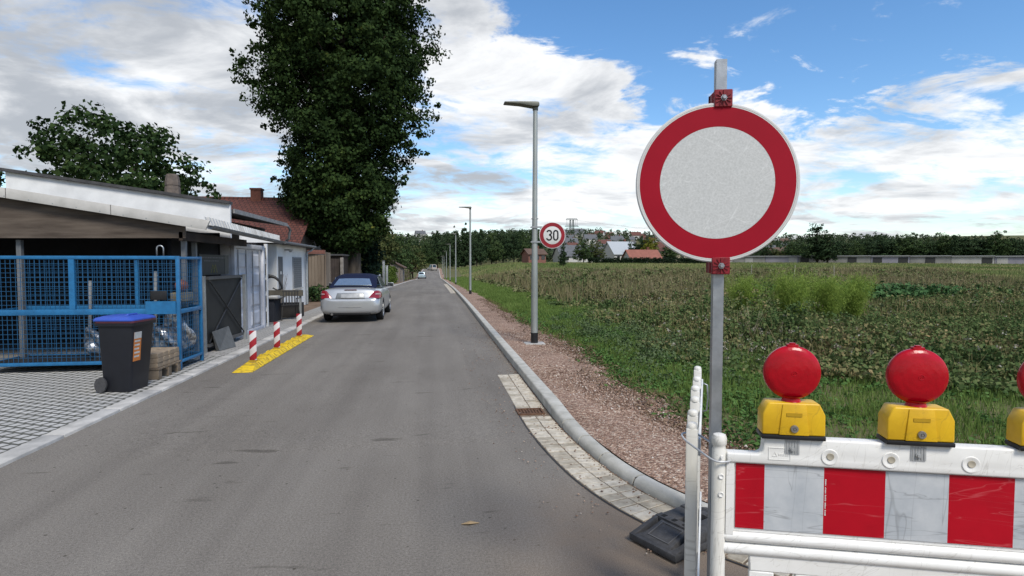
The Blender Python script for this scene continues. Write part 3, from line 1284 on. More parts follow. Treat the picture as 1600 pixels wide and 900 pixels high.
def lamp_thing(xl, label):
    loc = root_matrix(bar) @ Vector((xl, 0, 1.0282))
    L_ = empty('warning_lamp', loc, BA, label, 'warning lamp', 'red warning lamps on the barrier')
    bd = MB()
    # battery box: wide at the foot, shoulders cut off, narrow neck
    pr = [(-.122, .018), (.122, .018), (.121, .105), (.100, .148), (.095, .152), (-.095, .152), (-.100, .148), (-.121, .105)]
    bd.prism(pr, -.045, .045, MF)
    body = bd.build('battery_case', yellow_plastic, L_, bevel=.008, seg=3)
    f = MB()
    f.hexa([(-.058, -.052, .02), (.058, -.052, .02), (.058, -.043, .02), (-.058, -.043, .02)], [(-.045, -.049, .147), (.045, -.049, .147), (.045, -.043, .147), (-.045, -.043, .147)])
    f.build('front_panel', yellow_plastic, body, bevel=.003)
    f = MB()
    f.box(-.030, .030, -.0525, -.050, .098, .112)
    f.build('raised_mark', yellow_edge, body)
    f = MB()
    f.lathe([(0, .004), (.006, .004), (.007, .007), (.014, .007), (.016, .004), (.016, -.003)], 20, Matrix.Translation((0, -.0515, .047)) @ MF)
    f.lathe([(0, .008), (.0045, .008), (.0045, .003)], 6, Matrix.Translation((0, -.0515, .047)) @ MF)
    f.build('lock', lock_m, body, smooth='angle')
    f = MB()
    f.box(-.1235, .1235, -.048, .048, .0, .0178)
    f.build('rubber_base', black_paint, L_, bevel=.003)
    f = MB()
    f.box(-.028, .028, -.0325, -.0268, -.064, -.0005)
    cl = f.build('bracket', mat('grey_bracket', (.52, .53, .53), .5), L_)
    f = MB()
    for k in range(5):
        f.box(-.024 + k * .0105, -.018 + k * .0105, -.0348, -.0326, -.060, -.003)
    f.lathe([(0, .012), (.006, .012), (.007, .006), (.011, .006), (.011, 0)], 12, Matrix.Translation((-.002, -.0326, -.042)) @ MF)
    f.build('bracket_rib', mat('bracket_rib', (.40, .41, .41), .5, .3), cl)
    f = MB()
    f.lathe([(.040, .150), (.036, .156), (.034, .166), (.044, .176)], 24)
    f.build('neck', lens_red, L_, smooth='angle')
    # lens: two shallow domes and a rim, standing upright
    f = MB()
    cz = .272
    ML = Matrix.Translation((0, 0, cz)) @ MF
    dome = [(0, .036), (.03, .0352), (.06, .032), (.085, .0265), (.098, .0215)]
    rib = []
    for q in range(25):
        rr = .098 * q / 24
        zz_ = float(np.interp(rr, [d_[0] for d_ in dome], [d_[1] for d_ in dome]))
        rib.append((rr, zz_ + (.0009 if q % 2 else -.0004)))
    f.lathe(rib + [(.1035, .018), (.1095, .014), (.112, .008), (.112, -.008), (.1095, -.014), (.1035, -.018)] + [(a_, -b_) for a_, b_ in reversed(rib)], 72, ML)
    0 and f.lathe([(0, .036), (.03, .0352), (.06, .032), (.085, .0265), (.098, .0215), (.1035, .018), (.1095, .014), (.112, .008), (.112, -.008), (.1095, -.014), (.1035, -.018), (.098, -.0215), (.085, -.0265), (.06, -.032), (.03, -.0352), (0, -.036)], 72, ML)
    ln_ = f.build('lens', lens_red, L_, smooth=True)
    f = MB()
    f.lathe([(.007, .0345), (.010, .0375), (.013, .0345)], 28, ML)
    f.lathe([(.003, .0350), (.004, .0375), (.005, .0350)], 20, ML)
    f.build('lens_centre', lens_red, ln_, smooth='angle')
    f = MB()
    f.box(-.022, .022, -.014, .014, cz + .104, cz + .118)
    f.box(-.012, .012, -.010, .010, cz + .118, cz + .124)
    f.build('lens_cap', lens_red, ln_, bevel=.004)
    L_.scale = (.90, .90, .90)
    return L_


lamp_thing(.255, 'red warning lamp on a yellow case, nearest the barrier post')
lamp_thing(.255 + .425, 'red warning lamp on a yellow case, the middle one on the barrier')
lamp_thing(.255 + .85, 'red warning lamp on a yellow case, farthest from the barrier post')

# ---- second fence element, seen end on
fa, fb = Vector((1.075, 2.27, 0)), Vector((1.70, 3.52, 0))
fd = fb - fa
FL = fd.length
fen = empty('fence_element', fa, math.atan2(fd.y, fd.x), 'white plastic pedestrian fence seen end on, standing in a black rubber foot', 'barrier fence')
for k in range(6):
    x = FL * k / 5.0
    last = k in (0, 5)
    s = MB()
    hw = .026 if last else .021
    top = 1.0 if last else .985
    ycen = (0, .004, .0, .004, .0, 0)[k]
    s.box(x - hw, x + hw, ycen - .024, ycen + .024, 0.045 if last else .10, top - .012)
    s.lathe([(.024, top - .012), (.024, top), (.018, top + .008), (.008, top + .012), (0, top + .0125)], 14, Matrix.Translation((x, ycen, 0)))
    s.build('upright' if last else 'slat', white_worn, fen, bevel=.006, seg=2)
s = MB()
for z0 in (.12, .86):
    s.box(.027, FL - .027, -.035, -.0245, z0, z0 + .075)
s.pieces('rail', white_plastic, fen, bevel=.004)
s = MB()
s.box(-.030, .030, -.0285, .0285, .27, .285)
s.box(-.0285, .0285, -.027, .027, .2852, .30)
s.build('collar', white_worn, fen, bevel=.004)
s = MB()
pts = [(FL * .9, -.036, .93), (FL * .9, -.06, .92), (FL * .9, -.065, .84), (FL * .9, -.06, .76), (FL * .9, -.036, .75)]
s.tube(pts, .005, 8)
s.build('hook', galv, fen, smooth=True)

# wire loop tying fence and barrier
pA = root_matrix(fen) @ Vector((0, 0, .888))
pB = root_matrix(bar) @ Vector((0, 0, .972))
ax = (pB - pA)
ax.z = 0
ln_ = ax.length
ax.normalize()
sd = Vector((-ax.y, ax.x, 0))
loop = []
for k in range(40):
    t = 2 * math.pi * k / 40
    cx = math.cos(t)
    L2 = ln_ / 2 + .040
    loop.append((pA + pB) / 2 + ax * (L2 * (abs(cx) ** .55) * (1 if cx > 0 else -1)) + sd * (.046 * (abs(math.sin(t)) ** .55) * (1 if math.sin(t) > 0 else -1)) + Vector((0, 0, .012 - .012 * cx)))
loop.append(loop[0])
s = MB()
s.tube(loop, .0042, 8, cap=False)
tag(s.build('wire_loop', mat('bright_wire', (.55, .56, .57), .45, .3), smooth=True), 'thin grey wire loop tying the fence to the barrier post', 'wire')

# rubber foot
rf = empty('rubber_foot', (1.57, 3.295, 0), R(27), 'black rubber foot block under the white fence on the asphalt', 'foot block')
s = MB()
s.hexa([(-.37, -.175, .012), (.37, -.175, .012), (.37, .175, .012), (-.37, .175, .012)], [(-.37, -.175, .052), (.37, -.175, .052), (.37, .175, .052), (-.37, .175, .052)])
s.box(-.35, -.2, -.16, .16, 0, .0118)
s.box(.2, .35, -.16, .16, 0, .0118)
s.box(-.1, .1, -.16, .16, 0, .0118)
s.build('base', rubber, rf, bevel=.005)
s = MB()
for sg in (-1, 1):
    bq = [(sg * .345, -.115, .0522), (sg * .345, .115, .0522), (sg * .15, .115, .0522), (sg * .15, -.115, .0522)]
    tq = [(sg * .33, -.105, .058), (sg * .33, .105, .058), (sg * .165, .1, .108), (sg * .165, -.1, .108)]
    if sg > 0:
        bq.reverse(); tq.reverse()
    s.hexa(bq, tq)
s.box(-.149, -.09, -.165, .165, .0522, .112)
s.box(.09, .149, -.165, .165, .0522, .112)
s.box(-.0895, .0895, -.165, -.045, .0522, .105)
s.box(-.0895, .0895, .045, .165, .0522, .105)
for sg in (-1, 1):
    for e in (-1, 1):
        bq = [(sg * .36, e * .172, .0521), (sg * .36, e * .135, .0521), (sg * .15, e * .135, .0521), (sg * .15, e * .172, .0521)]
        tq = [(sg * .355, e * .168, .056), (sg * .355, e * .14, .056), (sg * .1505, e * .14, .110), (sg * .1505, e * .165, .110)]
        if sg * e < 0:
            bq.reverse(); tq.reverse()
        s.hexa(bq, tq)
s.build('top_block', rubber, rf, bevel=.004, seg=2)
s = MB()
for sg in (-1, 1):
    M = Matrix.Translation((sg * .247, 0, .0835)) @ Matrix.Rotation(sg * R(16.5), 4, 'Y')
    for (a0, a1, b0, b1) in ((-.07, .07, -.078, -.072), (-.07, .07, .072, .078), (-.07, -.064, -.0718, .0718), (.064, .07, -.0718, .0718)):
        s.box(a0, a1, b0, b1, -.001, .0045, 0, M)
s.pieces('raised_frame', mat('scuffed_rubber', (.10, .10, .104), .7), rf)
s = MB()
for x in (-.118, .118):
    for y in (-.12, -.04, .04, .12):
        s.box(x - .018, x + .018, y - .014, y + .014, .1121, .1135)
s.pieces('socket', mat('socket_black', (.006, .006, .006), .9), rf)


# ---- street lamps


lamp_green = mat('lamp_housing', (.14, .145, .12), .5, .2, .1, 10)
lamp_pole = mat('lamp_pole_zinc', (.40, .42, .40), .5, .6, .14, 6, .05, 40, .5, (.29, .31, .295), aniso=(1, 1, .2))
lamp0 = empty('street_lamp', (1.975, 11.26, zr1(11.26) + .098), 0, 'nearest grey street lamp, the one carrying the round 30 sign', 'street lamp', 'street lamps along the gravel strip')
s = MB()
s.tube([(0, 0, 0), (0, 0, .205)], .0715, 18)
s.build('black_sleeve', black_paint, lamp0, smooth='angle')
s = MB()
s.tube([(0, 0, .2052), (0, 0, 1.2), (.004, 0, 2.42), (.012, 0, 4.60)], [.067, .064, .052, .044], 18)
s.build('pole', lamp_pole, lamp0, smooth='angle')
s = MB()
s.tube([(.012, 0, 4.601), (.012, 0, 4.72)], .055, 14)
hd = s.build('head_socket', lamp_green, lamp0, smooth='angle')
s = MB()
s.prism([(.075, 4.725), (.075, 4.665), (-.04, 4.655), (-.30, 4.690), (-.60, 4.705), (-.62, 4.715), (-.60, 4.728), (-.30, 4.742), (0, 4.750), (.06, 4.745)], -.11, .11, MF)
hd = s.build('lamp_head', lamp_green, lamp0, bevel=.012, seg=2)
s = MB()
s.box(-.52, -.18, -.08, .08, -.004, .0, 0, Matrix.Translation((0, 0, 4.681)) @ Matrix.Rotation(R(3.0), 4, 'Y'))
s.build('glass_cover', mat('lamp_glass', (.5, .52, .52), .2), hd)
for i, y in enumerate((31.3, 53.5, 73.0, 95.6, 120.0, 146.0)):
    c = copy_thing(lamp0)
    c.location = (1.95 if i else 1.93, y, zr1(y) + .07)
    c['label'] = ('second grey street lamp along the gravel strip, without any sign',
                  'third grey street lamp along the gravel strip, where the lane dips',
                  'fourth grey street lamp along the gravel strip, small in the distance',
                  'fifth grey street lamp along the gravel strip, tiny in the distance',
                  'sixth grey street lamp along the gravel strip, against the dark trees',
                  'farthest grey street lamp at the end of the gravel strip')[i]
pad = MB()
pad.box(-.20, .20, -.16, .16, -.05, .004)
po = pad.build('foundation_pad', mat('pad_concrete', (.42, .41, .39), .9, 0, .15, 8, .3, 60), None, bevel=.01)
po.location = (1.975, 11.26, zr1(11.26) + .094)
tag(po, 'small pale concrete pad at the foot of the nearest lamp', 'concrete pad')

# 30 sign hangs on the first lamp's pole
sg30 = empty('speed_limit_sign', (2.315, 11.17, 2.242), R(-3), 'round speed limit 30 sign with a red ring on the nearest lamp pole', 'traffic sign')
r30 = .262
s = MB()
s.lathe([(0, -.004), (r30, -.004), (r30, .010), (r30 - .004, .012), (0, .012)], 56, MF)
s.build('plate', rim_white, sg30, smooth='angle')
s = MB()
s.lathe([(.178, .0135), (.250, .0135)], 56, MF)
s.build('red_ring', mat('dark_red_sheeting', (.26, .006, .016), .45), sg30)
black_ink = mat('black_sheeting', (.012, .012, .013), .5)


def arc(cx, cy, rx, ry, a0, a1, n=14):
    return [(cx + rx * math.cos(R(a0 + (a1 - a0) * k / n)), cy + ry * math.sin(R(a0 + (a1 - a0) * k / n))) for k in range(n + 1)]


s = MB()
three = arc(-.064, .052, .044, .041, 165, -80) + arc(-.066, -.044, .049, .050, 80, -165)
s.stroke(three, .030, .0137, .0147, MF)
s.build('digit', black_ink, sg30)
s = MB()
oh = arc(.068, .043, .041, .050, 0, 180, 12) + arc(.068, -.043, .041, .050, 180, 360, 12)
s.stroke(oh, .030, .0137, .0147, MF, 0, True)
s.build('digit', black_ink, sg30)
s = MB()
for zz in (-.13, .16):
    s.box(-.42, .12, .0045, .017, zz - .016, zz + .016)
    s.tube([(-.34 + .075 * math.cos(R(a)), .09 + .075 * math.sin(R(a)), zz) for a in range(0, 361, 24)], .012, 6, cap=False)
s.pieces('bracket', galv_dull, sg30)
s = MB()
s.tube([(-.338 + .068 * math.cos(R(a)), .09 + .068 * math.sin(R(a)), .33) for a in range(0, 361, 24)], .007, 6, cap=False)
s.build('strap', galv_dull, sg30)

# ---- yellow kerb separator with three posts
sep_th = empty('lane_separator', (-2.93, 9.18, .012), math.atan2(4.5, .0), 'yellow rubber lane separator strip on the asphalt by the shed', 'lane separator')
yel = mat('yellow_rubber', (.72, .49, .02), .65, 0, .1, 12, .3, 60, .25, (.42, .28, .03), lo=.38, hi=.55)
scratch(yel, (.10, .085, .05), .55, ((88, 2.5, 9, 2.0, .02), (20, 5, 14, 6.0, .012)))
yel_dirty = mat('dirty_yellow_rubber', (.36, .24, .02), .7, 0, .2, 20)
for k in range(10):
    x0 = k * .455 + .004
    x1 = x0 + .447
    s = MB()
    for j in range(8):
        pass
    if k in (0, 9):
        a, c = (x0, x1) if k == 0 else (x1, x0)
        bq = [(a, -.15, 0), (c, -.15, 0), (c, .15, 0), (a, .15, 0)]
        tq = [(a + (c - a) * .04, -.148, .008), (c, -.07, .085), (c, .07, .085), (a + (c - a) * .04, .148, .008)]
        if k == 9:
            bq.reverse(); tq.reverse()
        s.hexa(bq, tq)
        m2 = (a + c) / 2
    else:
        prf = [(-.15, 0), (.15, 0), (.148, .014), (.072, .085), (-.072, .085), (-.148, .014)]
        MX = Matrix(((0, 0, 1, 0), (1, 0, 0, 0), (0, 1, 0, 0), (0, 0, 0, 1)))
        s.prism(prf, x0, x1, MX)
        for e in (-1, 1):
            # raised lug with a slot either side
            s.hexa([(x0 + .12, e * .05, .0852), (x0 + .33, e * .05, .0852), (x0 + .33, e * .068, .0852), (x0 + .12, e * .068, .0852)][::1 if e > 0 else -1],
                   [(x0 + .15, e * .052, .104), (x0 + .30, e * .052, .104), (x0 + .30, e * .066, .104), (x0 + .15, e * .066, .104)][::1 if e > 0 else -1])
    s.build('segment', yel, sep_th, bevel=.006, seg=2)
    if k not in (0, 9):
        q = MB()
        for e in (-1, 1):
            M = Matrix.Translation((x0 + .06, e * .110, .0515)) @ Matrix.Rotation(-e * R(43), 4, 'X')
            q.box(-.014, .014, -.035, .035, -.002, .003, 0, M)
        q.pieces('slot', yel_dirty, sep_th)


def delin_mat():
    m = bpy.data.materials.new('red_white_bands')
    m.use_nodes = True
    N, L = m.node_tree.nodes, m.node_tree.links
    b = N['Principled BSDF']
    b.inputs['Roughness'].default_value = .45
    t = N.new('ShaderNodeTexCoord')
    s = N.new('ShaderNodeSeparateXYZ')
    L.new(t.outputs['Object'], s.inputs[0])
    # sloping bands; across = y, up = z
    a = N.new('ShaderNodeMath')
    a.operation = 'MULTIPLY_ADD'
    L.new(s.outputs[1], a.inputs[0])
    a.inputs[1].default_value = -.85
    L.new(s.outputs[2], a.inputs[2])
    f = N.new('ShaderNodeMath')
    f.operation = 'MULTIPLY_ADD'
    L.new(a.outputs[0], f.inputs[0])
    f.inputs[1].default_value = 1 / .235
    f.inputs[2].default_value = .02
    fr = N.new('ShaderNodeMath')
    fr.operation = 'FRACT'
    L.new(f.outputs[0], fr.inputs[0])
    g = N.new('ShaderNodeMath')
    g.operation = 'GREATER_THAN'
    L.new(fr.outputs[0], g.inputs[0])
    g.inputs[1].default_value = .5
    x = N.new('ShaderNodeMix')
    x.data_type = 'RGBA'
    L.new(g.outputs[0], x.inputs[0])
    x.inputs[6].default_value = (.30, .012, .02, 1)
    x.inputs[7].default_value = (.60, .57, .56, 1)
    L.new(x.outputs[2], b.inputs['Base Color'])
    return m


DM = delin_mat()
for i, (xl, lb) in enumerate(((.56, 'red and white banded post on the yellow strip, nearest the grey bin'),
                              (1.98, 'red and white banded post in the middle of the yellow strip'),
                              (3.76, 'red and white banded post on the yellow strip, nearest the silver car'))):
    loc = root_matrix(sep_th) @ Vector((xl, .0, .0855))
    p_ = empty('delineator_post', loc, R(-94), lb, 'bollard', 'banded posts on the yellow separator')
    s = MB()
    pr = [(.058 * math.cos(R(t)), .022 * math.sin(R(t))) for t in range(0, 360, 20)]
    MX2 = Matrix.Rotation(R(90), 4, 'Z')
    s.prism(pr, .018, .495, MX2)
    s.build('board', DM, p_, bevel=.004)
    s = MB()
    s.box(-.055, .055, -.06, .06, 0, .0178)
    s.build('foot', yel_dirty, p_, bevel=.004)

# ================================================================== left side
tin_white = mat('white_sheet', (.76, .77, .77), .6, 0, .06, 2.5, .04, 30, .4, (.62, .63, .63), lo=.3, hi=.6)
trim_grey = mat('pale_trim_board', (.50, .485, .455), .6, 0, .08, 3, .08, 40, .3, (.38, .37, .345), lo=.3, hi=.6)
felt = mat('roofing_felt', (.075, .075, .078), .9, 0, .2, 5, .3, 60)
ply = mat('plywood', (.12, .097, .078), .85, 0, .2, 2.0, .1, 30, .15, (.06, .047, .038), aniso=(.6, 1, 5))
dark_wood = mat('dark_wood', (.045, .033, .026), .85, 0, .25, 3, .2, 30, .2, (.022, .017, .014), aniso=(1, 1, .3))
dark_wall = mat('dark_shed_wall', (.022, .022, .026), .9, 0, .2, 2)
corr_white = mat('corrugated_white', (.58, .585, .57), .5, .15, .1, 3, .05, 40, .4, (.36, .35, .33), lo=.3, hi=.62, aniso=(1, 1, .4))
zinc = mat('zinc_gutter', (.20, .21, .22), .5, .5, .15, 6, .05, 40)
stucco = mat('white_stucco', (.78, .78, .76), .9, 0, .06, 1.5, .25, 80, .2, (.66, .65, .62), lo=.25, hi=.6)
concrete_wall = mat('old_concrete_block', (.22, .20, .18), .92, 0, .2, 6, .4, 30, .2, (.13, .115, .10))
brick_m = mat('chimney_brick', (.16, .06, .04), .85, 0, .2, 12, .3, 60)

shed = empty('shed', (-6.0, 12.4, 0), 0, 'low open-fronted shed with a white roof edge and corrugated eave', 'shed')
W = dict(parent=shed, world=True)
SL = .160
s = MB()
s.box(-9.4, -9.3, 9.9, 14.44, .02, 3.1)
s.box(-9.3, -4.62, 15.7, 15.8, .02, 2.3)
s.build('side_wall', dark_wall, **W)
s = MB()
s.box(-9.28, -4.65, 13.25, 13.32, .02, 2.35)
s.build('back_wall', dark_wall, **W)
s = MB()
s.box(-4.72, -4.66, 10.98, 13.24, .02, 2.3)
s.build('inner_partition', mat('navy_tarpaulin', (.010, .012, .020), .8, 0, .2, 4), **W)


def zr_(x):
    return 2.40 + SL * (-3.92 - x)


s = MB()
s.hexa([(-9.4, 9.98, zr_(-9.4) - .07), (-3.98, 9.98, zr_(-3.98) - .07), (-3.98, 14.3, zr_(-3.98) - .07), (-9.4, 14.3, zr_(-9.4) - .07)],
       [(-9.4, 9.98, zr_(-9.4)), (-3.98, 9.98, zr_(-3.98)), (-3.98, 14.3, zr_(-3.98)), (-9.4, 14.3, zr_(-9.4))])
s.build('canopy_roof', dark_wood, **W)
s = MB()
s.hexa([(-9.5, 9.93, zr_(-9.5) - .13), (-3.69, 9.93, zr_(-3.69) - .13), (-3.69, 9.975, zr_(-3.69) - .13), (-9.5, 9.975, zr_(-9.5) - .13)],
       [(-9.5, 9.93, zr_(-9.5) + .03), (-3.62, 9.93, zr_(-3.62) + .03), (-3.62, 9.975, zr_(-3.62) + .03), (-9.5, 9.975, zr_(-9.5) + .03)])
s.build('trim_board', trim_grey, bevel=.004, **W)
s = MB()
s.hexa([(-9.4, 10.06, 2.07), (-4.05, 10.06, 2.10), (-4.05, 10.09, 2.10), (-9.4, 10.09, 2.07)],
       [(-9.4, 10.06, zr_(-9.4) - .072), (-4.05, 10.06, zr_(-4.05) - .072), (-4.05, 10.09, zr_(-4.05) - .072), (-9.4, 10.09, zr_(-9.4) - .072)])
s.build('plywood_board', ply, **W)
s = MB()
for xj in (-5.1, -6.6, -8.1):
    s.hexa([(xj - .004, 9.9265, zr_(xj) - .128), (xj + .004, 9.9265, zr_(xj) - .128), (xj + .004, 9.9295, zr_(xj) - .128), (xj - .004, 9.9295, zr_(xj) - .128)],
           [(xj - .004, 9.9265, zr_(xj) + .028), (xj + .004, 9.9265, zr_(xj) + .028), (xj + .004, 9.9295, zr_(xj) + .028), (xj - .004, 9.9295, zr_(xj) + .028)])
s.pieces('board_joint', mat('joint_shadow_gap', (.10, .095, .09), .8), **W)
s = MB()
for k in range(16):
    xj = -3.9 - k * .34
    s.lathe([(0, .004), (.008, .003), (.010, 0)], 8, Matrix.Translation((xj, 9.9295, zr_(xj) - .10)) @ Matrix.Rotation(R(90), 4, 'X'))
s.pieces('screw', galv_dull, **W)
s = MB()
s.hexa([(-4.15, 10.06, 2.06), (-4.09, 10.06, 2.06), (-4.09, 13.3, 2.06), (-4.15, 13.3, 2.06)], [(-4.15, 10.06, 2.2), (-4.09, 10.06, 2.2), (-4.09, 13.3, 2.2), (-4.15, 13.3, 2.2)])
s.build('eave_beam', dark_wood, **W)
for (x, y) in ((-4.15, 10.25), (-4.3, 11.05), (-6.6, 10.2)):
    s = MB()
    s.box(x - .035, x + .035, y - .035, y + .035, .02, 2.06)
    s.build('post', mat('grey_post', (.17, .18, .19), .6, .2, .15, 6), **W)


def z2(x):
    return 3.09 + .14 * (-4.81 - x)


s = MB()
s.hexa([(-9.6, 14.46, 2.2), (-4.81, 14.46, 2.2), (-4.81, 14.54, 2.2), (-9.6, 14.54, 2.2)], [(-9.6, 14.46, z2(-9.6)), (-4.81, 14.46, z2(-4.81)), (-4.81, 14.54, z2(-4.81)), (-9.6, 14.54, z2(-9.6))])
s.build('white_gable_panel', tin_white, **W)
s = MB()
s.hexa([(-9.8, 14.38, z2(-9.8) + .002), (-4.80, 14.38, z2(-4.80) + .002), (-4.80, 14.62, z2(-4.80) + .002), (-9.8, 14.62, z2(-9.8) + .002)],
       [(-9.8, 14.38, z2(-9.8) + .07), (-4.80, 14.38, z2(-4.80) + .07), (-4.80, 14.62, z2(-4.80) + .07), (-9.8, 14.62, z2(-9.8) + .07)])
o = s.build('felt_roof', felt, **W)
o.scale = (1, 1, 1)
s = MB()
# corrugated fascia along the eave: real trapezoid folds
yy, k = 10.75, 0
prev = None
while yy < 15.35:
    seq = [(yy, 0), (yy + .06, 0), (yy + .075, .05), (yy + .125, .05)]
    for (y, o_) in seq:
        zt = 2.475 - (y - 10.75) * .021
        cur = [(-3.955 + o_, y, zt - .115), (-3.955 + o_ - .05, y, zt + .03)]
        if prev:
            s.add(prev + cur, [(0, 2, 3, 1)])
        prev = cur
    yy += .145
s.build('corrugated_eave', corr_white, **W)
s = MB()
s.box(-4.9, -3.93, 15.36, 15.385, 2.22, 2.40)
s.build('eave_end', tin_white, **W)
s = MB()
n_ = 10
for j in range(n_):
    a0, a1 = R(180 + 180 * j / n_), R(180 + 180 * (j + 1) / n_)
    q = []
    for (y, zt) in ((10.7, 2.352), (15.42, 2.255)):
        for a in (a0, a1):
            q.append((-3.90 + .068 * math.cos(a), y, zt + .07 * math.sin(a)))
    s.add(q, [(0, 1, 3, 2)])
s.build('rain_gutter', zinc, smooth=True, **W)
s = MB()
s.lathe([(.22, 2.9), (.215, 3.62), (.195, 3.70), (.21, 3.705), (.205, 3.80), (.16, 3.99), (.10, 4.0), (0, 4.0)], 8, Matrix.Translation((-6.72, 16, 0)) @ Matrix.Scale(.85, 4, (1, 0, 0)) @ Matrix.Scale(.85, 4, (0, 1, 0)) @ Matrix.Rotation(R(22.5), 4, 'Z'))
s.build('chimney', mat('sooty_concrete', (.17, .14, .12), .92, 0, .2, 6, .4, 30, .2, (.09, .075, .065)), **W)

# container behind the gate
cont = empty('shipping_container', (-5.7, 14.4, .02), 0, 'pale grey steel container with ribbed double doors in the shed', 'container')
W = dict(parent=cont, world=True)
cpaint = mat('pale_container_paint', (.56, .57, .61), .55, 0, .1, 3, .05, 30, .4, (.42, .43, .46), lo=.3, hi=.6)
s = MB()
s.box(-6.9, -4.47, 13.36, 15.64, .06, 2.12)
s.build('body', cpaint, **W)
s = MB()
for y0, y1 in ((13.36, 13.44), (15.52, 15.64)):
    s.box(-4.469, -4.37, y0, y1, .02, 2.14)
s.pieces('corner_post', cpaint, bevel=.008, **W)
s = MB()
s.box(-4.469, -4.38, 13.441, 15.519, 2.03, 2.14)
s.box(-4.469, -4.38, 13.441, 15.519, .02, .10)
s.pieces('door_frame', cpaint, bevel=.006, **W)
for y0, y1 in ((13.45, 14.475), (14.49, 15.51)):
    s = MB()
    s.box(-4.468, -4.43, y0, y1, .11, 2.02)
    nb = 4
    for k in range(nb):                                   # pressed ribs
        z0 = .16 + k * .47
        s.hexa([(-4.4295, y0 + .12, z0), (-4.4295, y1 - .12, z0), (-4.4295, y1 - .12, z0 + .36), (-4.4295, y0 + .12, z0 + .36)][::-1],
               [(-4.40, y0 + .16, z0 + .05), (-4.40, y1 - .16, z0 + .05), (-4.40, y1 - .16, z0 + .31), (-4.40, y0 + .16, z0 + .31)][::-1])
    dr = s.build('door', cpaint, **W)
    for f in (.18, .72):
        y = y0 + (y1 - y0) * f
        s = MB()
        s.tube([(-4.385, y, .12), (-4.385, y, 2.0)], .016, 8)
        s.build('lock_rod', mat('grey_lock_rod', (.30, .31, .33), .5, .4), **W)
s = MB()
for k in range(5):
    s.box(-4.52, -4.39, 15.70, 15.80, .12 + k * .42, .42 + k * .42)
s.pieces('black_slot', black_paint, **W)
s = MB()
s.box(-4.44, -4.37, 15.82, 15.90, .02, 2.2)
s.build('white_upright', tin_white, **W)

# dark mesh gate before the shed
gate = empty('metal_gate', (-4.2, 12.2, 0.02), 0, 'dark steel framed gate with cross bracing standing before the shed', 'gate')
W = dict(parent=gate, world=True)
s = MB()
for (a, b) in (((-4.24, 11.22), (-4.24, 11.30)), ((-4.14, 13.20), (-4.14, 13.28))):
    s.box(a[0] - .03, a[0] + .03, a[1], b[1], .02, 1.45)
s.pieces('frame_post', galv_dull, **W)
s = MB()
s.box(-4.22, -4.16, 11.301, 13.199, 1.38, 1.44)
s.box(-4.22, -4.16, 11.301, 13.199, .12, .18)
s.pieces('frame_rail', mat('gate_rail', (.10, .10, .10), .6, .3), **W)
s = MB()
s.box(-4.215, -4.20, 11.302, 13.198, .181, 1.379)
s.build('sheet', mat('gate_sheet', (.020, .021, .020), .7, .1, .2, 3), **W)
s = MB()
s.tube([(-4.18, 11.32, .2), (-4.18, 13.18, 1.36)], .014, 6)
s.tube([(-4.15, 11.32, 1.36), (-4.15, 13.18, .2)], .014, 6)
s.pieces('cross_brace', dark_steel, **W)
s = MB()
s.hexa([(-4.05, 11.45, .03), (-3.93, 12.0, .03), (-4.10, 12.05, .03), (-4.12, 11.47, .03)], [(-4.14, 11.35, .40), (-4.13, 12.2, .42), (-4.14, 12.2, .42), (-4.15, 11.36, .40)])
tag(s.build('metal_trough', mat('dull_grey_sheet', (.11, .115, .115), .7, .1)), 'slanted grey metal sheet leaning on the dark gate', 'metal sheet')

# dark board with faint writing above the gate
bd = empty('notice_board', (-4.4, 12.3, 1.52), 0, 'dark board with faint pale writing above the gate', 'board')
W = dict(parent=bd, world=True)
s = MB()
s.box(-4.42, -4.39, 11.5, 13.05, 1.46, 1.86)
s.build('panel', mat('board_dark', (.03, .032, .03), .6), **W)
s = MB()
for row, z in ((0, 1.79), (1, 1.725)):
    y = 11.6 + row * .12
    while y < 12.75 - row * .3:
        wv = random.uniform(.03, .06)
        s.box(-4.389, -4.387, y, y + wv, z, z + .022)
        y += wv + .03
s.pieces('letter', mat('faded_letters', (.16, .16, .155), .7), **W)
s = MB()
s.stroke([(0, 0), (.10, .16), (.20, 0)], .014, 0, .002, Matrix(((0, 0, 1, -4.389), (1, 0, 0, 12.05), (0, 1, 0, 1.50), (0, 0, 0, 1))))
s.stroke([(.12, 0), (.22, .16), (.32, 0)], .014, .0021, .004, Matrix(((0, 0, 1, -4.389), (1, 0, 0, 12.05), (0, 1, 0, 1.50), (0, 0, 0, 1))))
s.build('yellow_mark', mat('yellow_mark', (.28, .26, .03), .6), **W)
s = MB()
s.box(-4.40, -4.386, 12.80, 13.04, 1.465, 1.855)
s.build('side_plate', mat('olive_plate', (.075, .075, .062), .6), **W)

